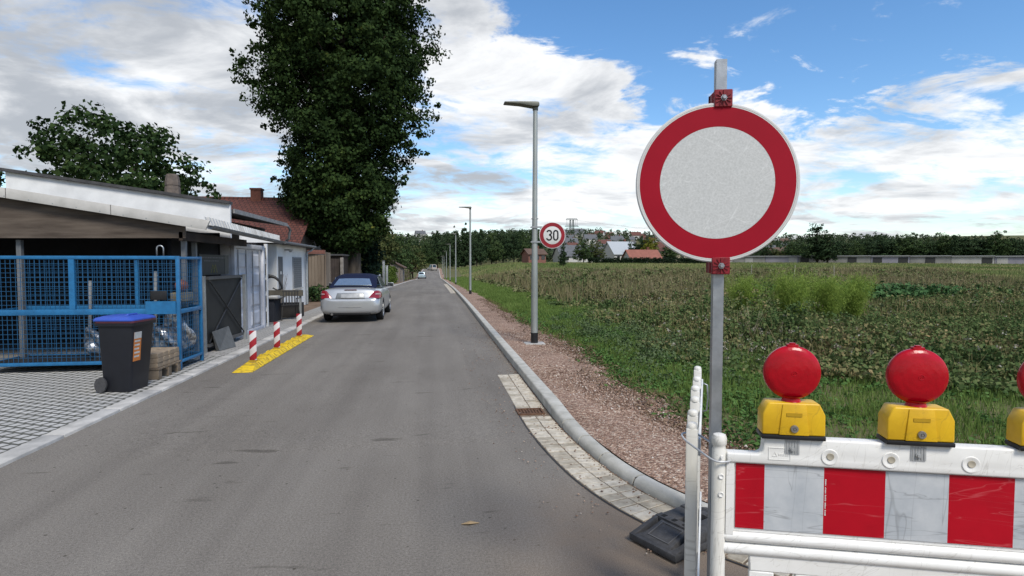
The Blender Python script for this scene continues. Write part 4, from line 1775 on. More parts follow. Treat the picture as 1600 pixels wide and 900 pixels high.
# blue wire cage
blue = mat('blue_cage_paint', (.018, .15, .34), .45, .05, .1, 8, .03, 40, .4, (.014, .11, .25))
cage = empty('wire_cage', (-5.2, 9.95, .022), 0, 'blue steel wire mesh cage standing at the open front of the shed', 'cage')
W = dict(parent=cage, world=True)
cx0, cx1, cy0, cy1, cz0, cz1 = -6.75, -3.93, 9.50, 10.40, .13, 1.80
T = .05
s = MB()
for x in (cx0, -5.35, cx1 - T):
    for y in (cy0, cy1 - T):
        if x == -5.35:
            continue
        s.box(x, x + T, y, y + T, .022, cz1)
s.pieces('corner_post', blue, bevel=.004, **W)
s = MB()
for z in (cz0, .90, cz1 - T):
    hh = .085 if abs(z - .90) < .01 else T
    s.box(cx0 + T + .001, cx1 - T - .001, cy0 + .002, cy0 + T - .004, z, z + hh)
    s.box(cx0 + T + .001, cx1 - T - .001, cy1 - T + .004, cy1 - .002, z, z + hh)
    for x in (cx0 + .003, cx1 - T + .003):
        s.box(x, x + T - .006, cy0 + T + .001, cy1 - T - .001, z, z + hh * .8)
s.pieces('rail', blue, bevel=.004, **W)
s = MB()
s.box(-4.66, -4.60, cy0 + .003, cy0 + T - .005, cz0 + T + .001, .899)
s.box(-4.98, -4.93, cy1 - T + .005, cy1 - .003, cz0 + T + .001, 1.74)
s.box(-5.50, -5.42, cy0 + .003, cy0 + T - .005, .986, cz1 - T - .001)
s.pieces('middle_post', blue, **W)
mesh_m = mat('blue_wire', (.014, .09, .20), .5, .1, .1, 8)


def wire_panel(a, b, z0, z1, name='wire_mesh', p=.066, r=.0030):
    s = MB()
    a, b = Vector(a), Vector(b)
    L = (b - a).length
    d = (b - a) / L
    q = Vector((-d.y, d.x, 0)) * r
    n = int(L / p)
    for k in range(1, n):
        c = a + d * (L * k / n)
        s.hexa([c - d * r - q + Vector((0, 0, z0)), c + d * r - q + Vector((0, 0, z0)), c + d * r + q + Vector((0, 0, z0)), c - d * r + q + Vector((0, 0, z0))],
               [c - d * r - q + Vector((0, 0, z1)), c + d * r - q + Vector((0, 0, z1)), c + d * r + q + Vector((0, 0, z1)), c - d * r + q + Vector((0, 0, z1))])
    m_ = int((z1 - z0) / p)
    for k in range(1, m_):
        z = z0 + (z1 - z0) * k / m_
        s.hexa([a + q * 1.1 + Vector((0, 0, z - r)), b + q * 1.1 + Vector((0, 0, z - r)), b + q * 3 + Vector((0, 0, z - r)), a + q * 3 + Vector((0, 0, z - r))],
               [a + q * 1.1 + Vector((0, 0, z + r)), b + q * 1.1 + Vector((0, 0, z + r)), b + q * 3 + Vector((0, 0, z + r)), a + q * 3 + Vector((0, 0, z + r))])
    o = s.build(name, mesh_m, **W)
    o['kind'] = 'part'
    del o['kind']
    return o


for z0, z1 in ((cz0 + T, .90), (.986, cz1 - T)):
    wire_panel((cx0 + T, cy0 + .02, 0), (cx1 - T, cy0 + .02, 0), z0, z1)
    wire_panel((cx1 - .025, cy0 + T, 0), (cx1 - .025, cy1 - T, 0), z0, z1)
    wire_panel((cx1 - T, cy1 - .02, 0), (cx0 + T, cy1 - .02, 0), z0, z1, p=.09)
s = MB()
s.box(cx0 + T + .002, cx1 - T - .002, cy0 + T, cy1 - T, cz0 + .02, cz0 + .04)
s.build('floor_plate', dark_steel, **W)
s = MB()
s.box(-4.42, -3.985, cy0 - .012, cy0 + .0015, .90, 1.10)
s.build('latch_plate', blue, **W)
s = MB()
s.box(-4.34, -4.10, cy0 - .03, cy0 - .0125, 1.12, 1.26)
s.build('lock_box', black_paint, bevel=.008, **W)

# things in and on the cage
s = MB()
s.tube([(-4.42, 9.9, 1.805)] + [(-4.37 - .05 * math.cos(R(a)), 9.9, 1.92 + .05 * math.sin(R(a))) for a in range(0, 181, 20)] + [(-4.32, 9.9, 1.805)], .011, 10)
tag(s.build('bent_tube', galv, smooth=True), 'bright bent steel tube standing on the cage top', 'tube')


def blob(name, c, r, m, seed=0, flat=.8, rough_=.25, sub=3):
    bm = bmesh.new()
    bmesh.ops.create_icosphere(bm, subdivisions=sub, radius=1)
    rr = np.random.default_rng(seed)
    ph = rr.uniform(0, 6, (6, 3))
    fq = rr.uniform(1.5, 7, (6, 3))
    for v in bm.verts:
        p = np.array(v.co)
        d = sum(math.sin(float(fq[i] @ p + ph[i, 0])) for i in range(6)) / 6
        v.co = v.co * (1 + rough_ * d)
        v.co.x *= r[0]
        v.co.y *= r[1]
        v.co.z *= r[2]
    me = bpy.data.meshes.new(name)
    bm.to_mesh(me)
    bm.free()
    me.materials.append(m)
    o = bpy.data.objects.new(name, me)
    COL.objects.link(o)
    o.location = c
    return o


foil_m = mat('crumpled_foil', (.45, .47, .50), .35, .75, .3, 14, .6, 25, .5, (.12, .13, .15), lo=.4, hi=.55)
for k, (x, z, rr_, lb) in enumerate(((-4.20, .50, (.26, .26, .34), 'crumpled silvery foil bundle, rightmost in the blue cage'), (-4.72, .44, (.30, .26, .27), 'crumpled silvery foil bundle in the middle of the blue cage'),
                                     (-5.25, .42, (.28, .25, .25), 'crumpled silvery foil bundle behind the bin in the blue cage'))):
    o = blob('foil_bundle', (x, 9.94, z), rr_, foil_m, 30 + k, rough_=.55, sub=4)
    tag(o, lb, 'foil bundle', 'silvery bundles in the cage')
s = MB()
for k in range(3):
    s.tube([(-5.1 + k * .12, 9.66, .60 + k * .05), (-4.45, 9.7 + .05 * k, .56 + k * .07)], .035, 8)
for o, lb in zip(s.pieces('white_pipe', mat('white_pipe', (.48, .48, .47), .5), smooth='angle'), ('lowest pale pipe lying on the foil in the cage', 'middle pale pipe lying on the foil in the cage', 'uppermost pale pipe lying on the foil in the cage')):
    tag(o, lb, 'pipe', 'pale pipes in the cage')
for x, z0, z1, lb in ((-5.62, .19, 1.40, 'upright pale pipe at the left inside the cage'), (-4.62, .19, 1.55, 'upright pale pipe near the middle of the cage')):
    s = MB()
    s.tube([(x, 10.2, z0), (x + .03, 10.22, z1)], .026, 10)
    tag(s.build('upright_pipe', mat('pale_grey_pipe', (.26, .27, .27), .5), smooth='angle'), lb, 'pipe', 'upright pipes in the cage')
o = blob('orange_float', (-4.12, 10.05, 1.32), (.10, .10, .10), mat('dull_orange', (.28, .085, .035), .6), 5, rough_=.04)
tag(o, 'dull orange ball on the shelf of the blue cage', 'ball')
s = MB()
s.box(-4.26, -3.99, 9.95, 10.2, 1.06, 1.21)
tag(s.build('cardboard_box', mat('cardboard', (.26, .22, .14), .85, 0, .15, 8), bevel=.02), 'yellowish box under the orange ball in the cage', 'box')
s = MB()
s.box(-4.45, -3.99, 9.75, 10.34, 1.03, 1.055)
tag(s.build('shelf', dark_steel), 'dark shelf inside the right end of the cage', 'shelf')

# pallet with stacked paving stones
pal = empty('wooden_pallet', (-4.22, 9.08, .022), 0, 'small weathered wooden pallet beside the bin', 'pallet')
pw = mat('weathered_pallet_wood', (.20, .16, .12), .85, 0, .2, 5, .25, 40, .2, (.11, .085, .06), aniso=(.3, 1, 1))
for k in range(3):
    s = MB()
    s.box(-.31, .31, -.36 + k * .31, -.26 + k * .31, .0, .14)
    s.build('block', pw, pal, bevel=.004, seg=1)
for k in range(5):
    s = MB()
    s.box(-.32, .32, -.37 + k * .155, -.25 + k * .155, .1405, .165)
    s.build('deck_board', pw, pal, bevel=.003, seg=1)
stonem = mat('tan_paving_stone', (.30, .235, .165), .9, 0, .15, 10, .3, 60, .2, (.21, .16, .115))
proto = None
row = 0
cnames = []
for lv in range(3):
    for iy in range(4):
        for ix in range(3):
            if lv == 2 and ix == 0:
                continue
            if proto is None:
                s = MB()
                s.box(-.095, .095, -.085, .085, 0, .068)
                proto = s.build('paving_stone', stonem, bevel=.006, seg=1)
                o = proto
            else:
                o = proto.copy()
                COL.objects.link(o)
            o.location = (-4.42 + ix * .2 + random.uniform(-.004, .004), 8.82 + iy * .178 + random.uniform(-.004, .004), (.1875 + lv * .0692))
            tag(o, 'tan paving stone in the block stacked on the small pallet', 'paving stone', 'paving stones stacked on the pallet')

# wheelie bin
bin_ = empty('wheelie_bin', (-4.05, 8.14, .022), R(-6), 'dark grey wheelie bin with a blue lid on the pale pavers', 'wheelie bin')
binp = mat('anthracite_plastic', (.011, .012, .017), .5, 0, .1, 6, .05, 60)
s = MB()


def rrect(hx, hy, z, r=.05, n=4):
    out = []
    for (cx, cy, a0) in ((hx - r, hy - r, 0), (-hx + r, hy - r, 90), (-hx + r, -hy + r, 180), (hx - r, -hy + r, 270)):
        for k in range(n + 1):
            a = R(a0 + 90 * k / n)
            out.append((cx + r * math.cos(a), cy + r * math.sin(a), z))
    return out


def loft(mb, rings, mi=0, cap=True):
    k = len(mb.v)
    n = len(rings[0])
    for r_ in rings:
        mb.v += [tuple(p) for p in r_]
    for i in range(len(rings) - 1):
        for j in range(n):
            q = (j + 1) % n
            mb.f.append((k + i * n + j, k + i * n + q, k + (i + 1) * n + q, k + (i + 1) * n + j))
            mb.m.append(mi)
    if cap:
        mb.f.append(tuple(k + j for j in reversed(range(n))))
        mb.f.append(tuple(k + (len(rings) - 1) * n + j for j in range(n)))
        mb.m += [mi, mi]
    return mb


def shift(ring, dx=0, dy=0):
    return [(x + dx, y + dy, z) for x, y, z in ring]


loft(s, [rrect(.235, .215, .0), rrect(.24, .22, .02), shift(rrect(.305, .265, .86), .03)])
bo = s.build('body', binp, bin_, smooth='angle')
s = MB()
loft(s, [shift(rrect(.335, .29, .861), .03), shift(rrect(.34, .295, .90), .03)])
s.build('rim', binp, bin_, smooth='angle')
s = MB()
loft(s, [shift(rrect(.335, .29, .901), .03), shift(rrect(.335, .29, .925), .03)])
s.build('maroon_band', mat('maroon_plastic', (.10, .022, .035), .5), bin_, smooth='angle')
s = MB()
loft(s, [shift(rrect(.345, .30, .926), .015), shift(rrect(.345, .30, .942), .015), shift(rrect(.32, .275, .965, .06), .0), shift(rrect(.22, .19, .985, .08), -.03)])
lid = s.build('lid', mat('blue_lid', (.035, .085, .42), .45, 0, .08, 5), bin_, smooth='angle')
s = MB()
s.tube([(.10, -.12, .972), (.14, -.10, .995), (.14, .10, .995), (.10, .12, .972)], .012, 8)
s.build('lid_handle', _m['blue_lid'], lid, smooth='angle')
s = MB()
s.tube([(-.33, -.22, .885), (-.37, -.2, .89), (-.37, .2, .89), (-.33, .22, .885)], .014, 8)
s.build('handle', binp, bin_, smooth='angle')
s = MB()
for e in (-1, 1):
    M = Matrix.Translation((-.235, e * .262, .10)) @ Matrix.Rotation(R(90), 4, 'X')
    s.lathe([(0, -.022), (.07, -.022), (.098, -.02), (.10, 0), (.098, .02), (.07, .022), (0, .022)], 24, M)
for o in s.pieces('wheel', rubber, bin_, smooth='angle'):
    pass
s = MB()
s.tube([(-.235, -.25, .10), (-.235, .25, .10)], .011, 8)
s.build('axle', dark_steel, bin_)
# sticker on the front side, near the viewer's corner
s = MB()
tilt = Matrix.Translation((.3035, -.13, .575)) @ Matrix.Rotation(R(6.2), 4, 'Y')
s.box(0, .002, -.085, .085, -.18, .20, 0, tilt)
bin_.scale = (.74, .90, 1.0)
st_ = s.build('sticker', [mat('orange_sticker', (.58, .19, .04), .6)], bin_)
s = MB()
s.box(.0022, .003, -.085, .085, .115, .20, 0, tilt)
for k in range(5):
    s.box(.0022, .003, -.065, .06 - .01 * (k % 3), .07 - k * .05, .092 - k * .05, 0, tilt)
s.build('sticker_print', mat('sticker_white', (.55, .55, .53), .6), st_)
s = MB()
M = Matrix.Translation((-.13, -.2478, .72)) @ Matrix.Rotation(R(3.4), 4, 'X')
s.box(-.05, .05, -.002, 0, 0, .03, 0, M)
s.build('white_label', _m['sticker_white'], bin_)

# middle outbuilding, white house, tiled house
out = empty('outbuilding', (-6.5, 17.5, .02), 0, 'dark timber outbuilding wedged between the shed and the white house', 'outbuilding')
W = dict(parent=out, world=True)
s = MB()
s.box(-9.0, -5.75, 16.2, 19.95, .02, 2.15)
s.build('wall', mat('grey_render', (.30, .295, .285), .9, 0, .12, 2, .2, 60), **W)
s = MB()
s.box(-9.0, -5.55, 16.2, 19.95, 2.1501, 2.84)
s.build('timber_band', dark_wood, **W)
s = MB()
s.hexa([(-9.2, 14.65, 3.50), (-4.80, 14.65, 2.90), (-4.80, 19.6, 2.90), (-9.2, 19.6, 3.50)][::1], [(-9.2, 14.65, 3.58), (-4.80, 14.65, 2.985), (-4.80, 19.6, 2.985), (-9.2, 19.6, 3.58)])
s.build('roof', felt, **W)
s = MB()
s.box(-4.795, -4.755, 14.62, 19.62, 2.895, 3.0)
s.build('roof_edge', mat('weathered_roof_edge', (.30, .30, .30), .7, .2, .2, 10), **W)
s = MB()
s.tube([(-4.75, 19.6, 2.92), (-4.72, 19.8, 2.80), (-4.78, 19.85, 2.5), (-4.9, 19.95, 2.42)], .04, 8)
s.build('drain_pipe', zinc, smooth='angle', **W)

wh = empty('white_house', (-7.2, 22.2, .02), 0, 'low white rendered house with a grey shutter beside the lane', 'house')
W = dict(parent=wh, world=True)
s = MB()
s.box(-9.2, -5.2, 19.97, 24.32, .02, 2.34)
s.build('wall', stucco, **W)
s = MB()
s.box(-5.199, -5.17, 20.12, 20.60, .03, 1.92)
dr = s.build('door', mat('grey_door', (.10, .105, .11), .6, 0, .1, 4), **W)
s = MB()
s.box(-5.169, -5.165, 20.25, 20.42, 1.32, 1.42)
s.build('door_plate', rim_white, **W)
s = MB()
s.box(-5.199, -5.16, 22.05, 23.38, .76, 1.93)
w_ = s.build('window', mat('shutter_frame', (.30, .31, .32), .6), **W)
s = MB()
for k in range(14):
    s.box(-5.159, -5.148, 22.12, 23.31, .80 + k * .078, .868 + k * .078)
s.build('shutter', mat('shutter_grey', (.16, .168, .175), .6, .1), **W)
s = MB()
s.box(-5.199, -5.12, 22.0, 23.43, .72, .755)
s.build('window_sill', concrete, **W)
s = MB()
s.box(-5.199, -5.02, 20.95, 21.0, 2.14, 2.19)
s.lathe([(0, 0), (.05, .02), (.09, .09), (0, .1)], 12, Matrix.Translation((-5.0, 20.98, 2.08)))
for o in s.pieces('wall_lamp', mat('lamp_grey', (.35, .35, .34), .5), **W):
    pass
s = MB()
s.hexa([(-9.3, 19.75, 2.50), (-4.92, 19.75, 2.34), (-4.92, 24.6, 2.34), (-9.3, 24.6, 2.50)], [(-9.3, 19.75, 2.57), (-4.92, 19.75, 2.41), (-4.92, 24.6, 2.41), (-9.3, 24.6, 2.57)])
s.build('roof', felt, **W)
s = MB()
s.tube([(-4.88, 19.72, 2.38), (-4.88, 24.62, 2.36)], .05, 10)
s.build('rain_gutter', zinc, smooth='angle', **W)
s = MB()
s.tube([(-4.88, 24.3, 2.34), (-4.95, 24.2, 2.22), (-5.12, 24.1, 2.12), (-5.12, 24.08, .05)], .045, 10)
s.build('downpipe', galv_dull, smooth='angle', **W)


def tile_mat():
    m = bpy.data.materials.new('red_roof_tiles')
    m.use_nodes = True
    N, L = m.node_tree.nodes, m.node_tree.links
    b = N['Principled BSDF']
    b.inputs['Roughness'].default_value = .8
    t = N.new('ShaderNodeTexCoord')
    mp = N.new('ShaderNodeMapping')
    L.new(t.outputs['Object'], mp.inputs[0])
    br = N.new('ShaderNodeTexBrick')
    br.offset = .5
    br.inputs['Scale'].default_value = 1
    br.inputs['Brick Width'].default_value = .24
    br.inputs['Row Height'].default_value = .26
    br.inputs['Mortar Size'].default_value = .022
    br.inputs['Color1'].default_value = (.085, .026, .019, 1)
    br.inputs['Color2'].default_value = (.12, .038, .027, 1)
    br.inputs['Mortar'].default_value = (.03, .011, .009, 1)
    L.new(mp.outputs[0], br.inputs['Vector'])
    L.new(br.outputs['Color'], b.inputs['Base Color'])
    bp = N.new('ShaderNodeBump')
    bp.invert = True
    bp.inputs['Distance'].default_value = .05
    L.new(br.outputs['Fac'], bp.inputs['Height'])
    L.new(bp.outputs[0], b.inputs['Normal'])
    return m


TILES = tile_mat()
th = empty('tiled_house', (-11, 34, .02), 0, 'house with a red tiled roof and brick chimney behind the white house', 'house')
W = dict(parent=th, world=True)
TY, TZ, TE = 35.0, 5.42, 2.45
s = MB()
s.box(-16.3, -7.0, TY - 4.4, TY + 4.4, .02, TE)
s.add([(-16.2, TY - 4.35, TE + .001), (-16.2, TY + 4.35, TE + .001), (-16.2, TY, TZ - .3), (-7.05, TY - 4.35, TE + .001), (-7.05, TY + 4.35, TE + .001), (-7.05, TY, TZ - .3)], [(0, 1, 2), (3, 5, 4), (0, 2, 5, 3), (1, 4, 5, 2)])
s.build('wall', concrete_wall, **W)
for sg in (-1, 1):
    L_ = math.hypot(4.9, 2.9)
    M = Matrix.Translation((-11.65, TY, TZ)) @ (Matrix.Rotation(R(180), 4, 'Z') if sg > 0 else Matrix.Identity(4)) @ Matrix.Rotation(math.atan2(2.9, 4.9), 4, 'X')
    s = MB()
    s.box(-4.9, 4.9, -L_, -.01, -.05, .03)
    o = s.build('roof', TILES, th)
    o.matrix_local = root_matrix(th).inverted() @ M
s = MB()
s.tube([(-16.5, TY, TZ + .02), (-6.8, TY, TZ + .02)], .09, 8)
s.build('ridge', TILES, smooth='angle', **W)
s = MB()
s.box(-10.42, -9.86, TY - .3, TY + .25, TZ - .5, TZ + .50)
s.build('chimney', brick_m, **W)
s = MB()
s.box(-10.46, -9.82, TY - .34, TY + .29, TZ + .5001, TZ + .60)
s.build('chimney_cap', mat('chimney_cap', (.16, .07, .05), .8), **W)

# board fence, gate and garage past the white house
bf = empty('board_fence', (-5.2, 26.6, .02), 0, 'tall tan board fence with a reddish top beside the white house', 'fence')
W = dict(parent=bf, world=True)
tanb = mat('tan_boards', (.23, .185, .14), .85, 0, .2, 2.2, .2, 30, .2, (.14, .108, .08), aniso=(1, 1, .2))
for k in range(5):
    s = MB()
    s.hexa([(-5.66 + k * .142, 27.0 - k * .02, .02), (-5.53 + k * .142, 27.0 - k * .02, .02), (-5.53 + k * .142, 27.05 - k * .02, .02), (-5.66 + k * .142, 27.05 - k * .02, .02)],
           [(-5.66 + k * .142, 27.0 - k * .02, 2.12 - .01 * k), (-5.53 + k * .142, 27.0 - k * .02, 2.12 - .01 * k), (-5.53 + k * .142, 27.05 - k * .02, 2.12 - .01 * k), (-5.66 + k * .142, 27.05 - k * .02, 2.12 - .01 * k)])
    s.build('board', tanb, **W)
s = MB()
s.box(-5.68, -4.93, 26.9, 27.1, 2.125, 2.30)
s.build('top_tiles', mat('reddish_coping', (.20, .085, .065), .8, 0, .2, 8), **W)
s = MB()
s.box(-4.945, -4.90, 27.0, 28.2, .02, 2.2)
s.build('side_boards', tanb, **W)

gg = empty('garage', (-4.9, 29.8, .0), 0, 'dark timber garage front with two grey posts beside the poplar trunk', 'garage')
W = dict(parent=gg, world=True)
s = MB()
s.box(-7.2, -4.78, 31.0, 33.0, -.05, 2.1)
s.build('wall', dark_wood, **W)
s = MB()
for k in range(5):
    s.box(-5.55 + k * .125, -5.435 + k * .125, 30.96, 30.998, .02, 1.95)
s.build('door', mat('dark_garage_boards', (.055, .042, .036), .85, 0, .2, 3), **W)
s = MB()
s.box(-4.86, -4.70, 30.7, 30.9, -.05, 2.0)
s.box(-5.85, -5.68, 30.7, 30.9, -.05, 2.0)
s.pieces('post', concrete_wall, bevel=.02, **W)
s = MB()
s.box(-7.3, -4.72, 30.85, 33.1, 2.101, 2.18)
s.build('roof', felt, **W)

# table, chair, plank and odds and ends in front of the white house
tb = empty('yard_table', (-4.62, 17.35, .02), 0, 'dark boxy table with a grey top standing in the yard', 'table')
s = MB()
s.box(-.34, .10, -.35, .35, 0, .66)
s.build('cabinet', mat('blue_black_box', (.020, .023, .032), .7, 0, .15, 6), tb)
s = MB()
s.box(-.42, .22, -.42, .42, .6605, .70)
s.build('tabletop', mat('grey_top', (.22, .22, .21), .7, 0, .12, 8), tb, bevel=.006)
s = MB()
s.box(-4.70, -4.45, 17.1, 17.35, .7205, .76)
tag(s.build('paper_stack', mat('paper_white', (.6, .6, .58), .7)), 'white paper or plate lying on the grey table', 'paper')
pk = empty('plank_rail', (-4.5, 18.05, .02), 0, 'weathered plank rail on two thin posts behind the chair', 'rail')
W = dict(parent=pk, world=True)
s = MB()
s.box(-5.30, -3.97, 18.08, 18.13, .70, .88)
s.build('plank', mat('grey_green_plank', (.115, .105, .082), .85, 0, .2, 4, .2, 30), **W)
s = MB()
for x in (-5.25, -4.06):
    s.box(x - .03, x + .03, 18.131, 18.18, .018, .86)
s.pieces('post', galv_dull, **W)
s = MB()
s.box(-4.75, -4.12, 18.35, 18.9, .02, .46)
tag(s.build('dark_crate', mat('dark_crate', (.03, .028, .027), .8), bevel=.01), 'dark low crate behind the plank rail', 'crate')
ch = empty('garden_chair', (-4.30, 17.75, .02), R(205), 'dark metal garden chair beside the grey table', 'chair')
cm = mat('chair_metal', (.045, .043, .042), .5, .2, .15, 10)
s = MB()
s.box(-.24, .24, -.23, .23, .41, .435)
s.build('seat', cm, ch, bevel=.008)
for (x, y, tx, ty) in ((-.22, -.21, -.27, -.30), (.22, -.21, .27, -.30), (-.22, .21, -.27, .30), (.22, .21, .27, .30)):
    s = MB()
    s.tube([(x, y, .41), (tx, ty, .0)], .014, 8)
    s.build('leg', cm, ch, smooth='angle')
s = MB()
for k in range(6):
    x = -.2 + k * .08
    s.box(x - .014, x + .014, .225, .243, .46, .84)
s.box(-.235, .235, .222, .246, .84, .87)
s.box(-.235, .235, .222, .246, .436, .459)
s.build('backrest', cm, ch)
for x in (-.25, .25):
    s = MB()
    s.tube([(x, -.2, .435), (x, -.18, .62), (x, .22, .64)], .012, 8)
    s.build('armrest', cm, ch, smooth='angle')
s = MB()
pts = []
for k in range(15):
    a = R(175 - 165 * k / 14)
    pts.append((-5.05 + .36 * math.cos(a), 18.6, .82 + .47 * math.sin(a)))
s.tube(pts, [.10, .10, .095, .09, .085, .08, .07, .06, .05, .045, .04, .035, .032, .03, .028], 10)
s.tube([(-4.72, 18.6, .90), (-4.85, 18.6, .86), (-4.98, 18.6, .93)], .022, 8)
s.box(-5.46, -5.18, 18.5, 18.68, .02, .95)
tag(s.build('arched_frame', mat('dull_black', (.014, .014, .015), .5), smooth='angle'), 'dark arched frame with an open loop before the white wall', 'frame')
tg = MB()
for k in range(7):
    a = random.uniform(0, 6.28)
    r_ = random.uniform(.1, .28)
    tg.tube([(-4.95, 19.3, .02), (-4.95 + .4 * r_ * math.cos(a), 19.3 + .4 * r_ * math.sin(a), .6), (-4.95 + r_ * 1.3 * math.cos(a), 19.3 + r_ * math.sin(a), 1.15 + random.uniform(-.1, .25))], [.012, .009, .005], 5)
tag(tg.build('bare_shrub', mat('bare_twigs', (.20, .18, .16), .8)), 'bare thin twiggy shrub before the white wall', 'shrub')

# ================================================================== cars
silver = mat('silver_paint', (.44, .45, .455), .30, .55, .03, 2, 0, 60, .5, coat=.5)
navy_top = mat('navy_soft_top', (.008, .013, .040), .85, 0, .15, 20, .2, 200, .2)
car_glass = mat('car_window_glass', (.66, .72, .74), .07, .85, .1, 1.2, 0, 60, .5, (.50, .56, .58))
dark_glass = mat('dark_car_glass', (.02, .024, .026), .06, 0, .1, 2, 0, 60, .7)
lens_tail = mat('tail_light_red', (.22, .008, .016), .18, 0, .05, 5, coat=.4)
lens_pale = mat('tail_light_pale', (.42, .26, .27), .25)
tyre_m = mat('tyre_rubber', (.014, .014, .015), .85, 0, .15, 30)
alloy = mat('alloy_rim', (.42, .43, .44), .35, .7)
black_trim = mat('black_trim', (.012, .012, .013), .6)
plate_m = mat('blank_plate', (.36, .37, .38), .5)
chrome = mat('chrome', (.6, .6, .6), .12, 1)


def bool_cut(o, cutters):
    for c in cutters:
        md = o.modifiers.new('cut', 'BOOLEAN')
        md.operation = 'DIFFERENCE'
        md.object = c
        md.solver = 'EXACT'
    dg = bpy.context.evaluated_depsgraph_get()
    me = bpy.data.meshes.new_from_object(o.evaluated_get(dg))
    o.modifiers.clear()
    old = o.data
    o.data = me
    me.polygons.foreach_set('use_smooth', [True] * len(me.polygons))
    me.set_sharp_from_angle(angle=R(38))
    for c in cutters:
        bpy.data.objects.remove(c)


def subdiv(o, lv=2):
    md = o.modifiers.new('sub', 'SUBSURF')
    md.levels = lv
    md.render_levels = lv
    dg = bpy.context.evaluated_depsgraph_get()
    me = bpy.data.meshes.new_from_object(o.evaluated_get(dg))
    o.modifiers.clear()
    o.data = me
    me.polygons.foreach_set('use_smooth', [True] * len(me.polygons))


def wheel(parent, x, y, r=.315, wd=.20):
    sgn = 1 if x > 0 else -1
    M = Matrix.Translation((x, y, r)) @ Matrix.Rotation(sgn * R(90), 4, 'Y')
    s = MB()
    s.lathe([(r * .66, wd * .45), (r * .9, wd * .5), (r * .985, wd * .38), (r, wd * .2), (r, -wd * .2), (r * .985, -wd * .38), (r * .9, -wd * .5), (r * .6, -wd * .45)], 36, M)
    wh_ = s.build('wheel', tyre_m, parent, smooth='angle')
    s = MB()
    s.lathe([(r * .67, wd * .47), (r * .62, wd * .49), (r * .58, wd * .36), (r * .56, wd * .05), (0, wd * .05)], 36, M)
    for k in range(5):
        Mk = M @ Matrix.Rotation(k * math.tau / 5, 4, 'Z')
        s.hexa([(Mk @ Vector(p)) for p in ((.02, -.028, wd * .2), (r * .6, -.040, wd * .2), (r * .6, .040, wd * .2), (.02, .028, wd * .2))],
               [(Mk @ Vector(p)) for p in ((.02, -.024, wd * .42), (r * .6, -.034, wd * .46), (r * .6, .034, wd * .46), (.02, .024, wd * .42))])
    s.lathe([(.055, wd * .3), (.05, wd * .44), (0, wd * .45)], 18, M)
    s.build('rim', alloy, wh_, smooth='angle')


def car_body(stations, parent, name, m, lv=2):
    """stations: (y, [(x, z) ...] for the right half from under the floor up to the top centre line)"""
    s = MB()
    rings = []
    for y, half in stations:
        ring = [(x, y, z) for x, z in half] + [(-x, y, z) for x, z in reversed(half) if x > 1e-4]
        if half[0][0] < 1e-4:
            pass
        rings.append(ring)
    loft(s, rings)
    o = s.build(name, m, parent, smooth=True)
    subdiv(o, lv)
    return o


def sec(w, zb, zmid, zsh, zt, tuck=.9, crown=.55):
    """half cross-section of the body"""
    return [(0, zb), (w * .72, zb), (w * .93, zb + .04), (w * .985, zb + .14), (w, zmid), (w * .985, zsh - .12), (w * tuck, zsh - .01), (w * .80, zsh + (zt - zsh) * .55), (w * crown, zt - .005), (0, zt)]


convertible = empty('convertible_car', (-2.36, 16.50, .012), 0, 'silver convertible car with a dark blue soft top on the left of the lane', 'car')
st = [
    (.02, sec(.60, .36, .50, .60, .60)),
    (.03, sec(.72, .30, .48, .655, .655)),
    (.075, sec(.80, .25, .47, .685, .69)),
    (.13, sec(.825, .23, .48, .74, .79)),
    (.19, sec(.835, .22, .50, .86, .945, .92)),
    (.26, sec(.84, .21, .52, .90, .985, .92)),
    (.55, sec(.85, .20, .54, .91, .995, .92)),
    (1.0, sec(.85, .19, .55, .915, .985, .93)),
    (1.7, sec(.85, .18, .55, .90, .94, .93)),
    (2.5, sec(.85, .18, .55, .89, .92, .93)),
    (3.1, sec(.85, .18, .55, .87, .94, .93)),
    (3.7, sec(.84, .19, .53, .79, .87, .93)),
    (4.15, sec(.80, .20, .48, .69, .76, .92)),
    (4.36, sec(.70, .24, .44, .58, .62, .92)),
    (4.42, sec(.55, .30, .42, .52, .53, .92)),
]
body = car_body(st, convertible, 'body', silver, 2)
cut = []
for x in (-1, 1):
    for y in (.92, 3.52):
        s = MB()
        M = Matrix.Translation((x * .78, y, .315)) @ Matrix.Rotation(R(90), 4, 'Y')
        s.lathe([(0, -.22), (.355, -.22), (.355, .22), (0, .22)], 40, M)
        cut.append(s.build('arch_cutter', black_trim, convertible))
bpy.context.view_layer.update()
bool_cut(body, cut)
s = MB()
s.box(-.62, .62, .55, 3.9, .16, .40)
s.build('underbody', black_trim, convertible)
for x in (-.745, .745):
    for y in (.92, 3.52):
        wheel(convertible, x, y)
# soft top: roof, rear slope and quarters, as one shell that leaves the side windows open
top = [
    (.62, [(0, .97), (.60, .97), (.70, .955), (.70, .95)]),
    (.66, [(0, 1.02), (.56, 1.02), (.685, .99), (.715, .955)]),
    (.95, [(0, 1.20), (.52, 1.20), (.64, 1.13), (.73, .95)]),
    (1.20, [(0, 1.315), (.48, 1.31), (.60, 1.24), (.74, .94)]),
    (1.45, [(0, 1.365), (.46, 1.36), (.585, 1.28), (.74, .93)]),
    (1.95, [(0, 1.375), (.46, 1.37), (.59, 1.285), (.70, 1.02)]),
    (2.35, [(0, 1.345), (.47, 1.34), (.60, 1.26), (.66, 1.13)]),
    (2.47, [(0, 1.315), (.48, 1.31), (.61, 1.235), (.64, 1.18)]),
]
s = MB()
rings = [[(x, y, z) for x, z in h_] + [(-x, y, z) for x, z in reversed(h_) if x > 1e-4] for y, h_ in top]
loft(s, rings)
o = s.build('soft_top', navy_top, convertible, smooth=True)
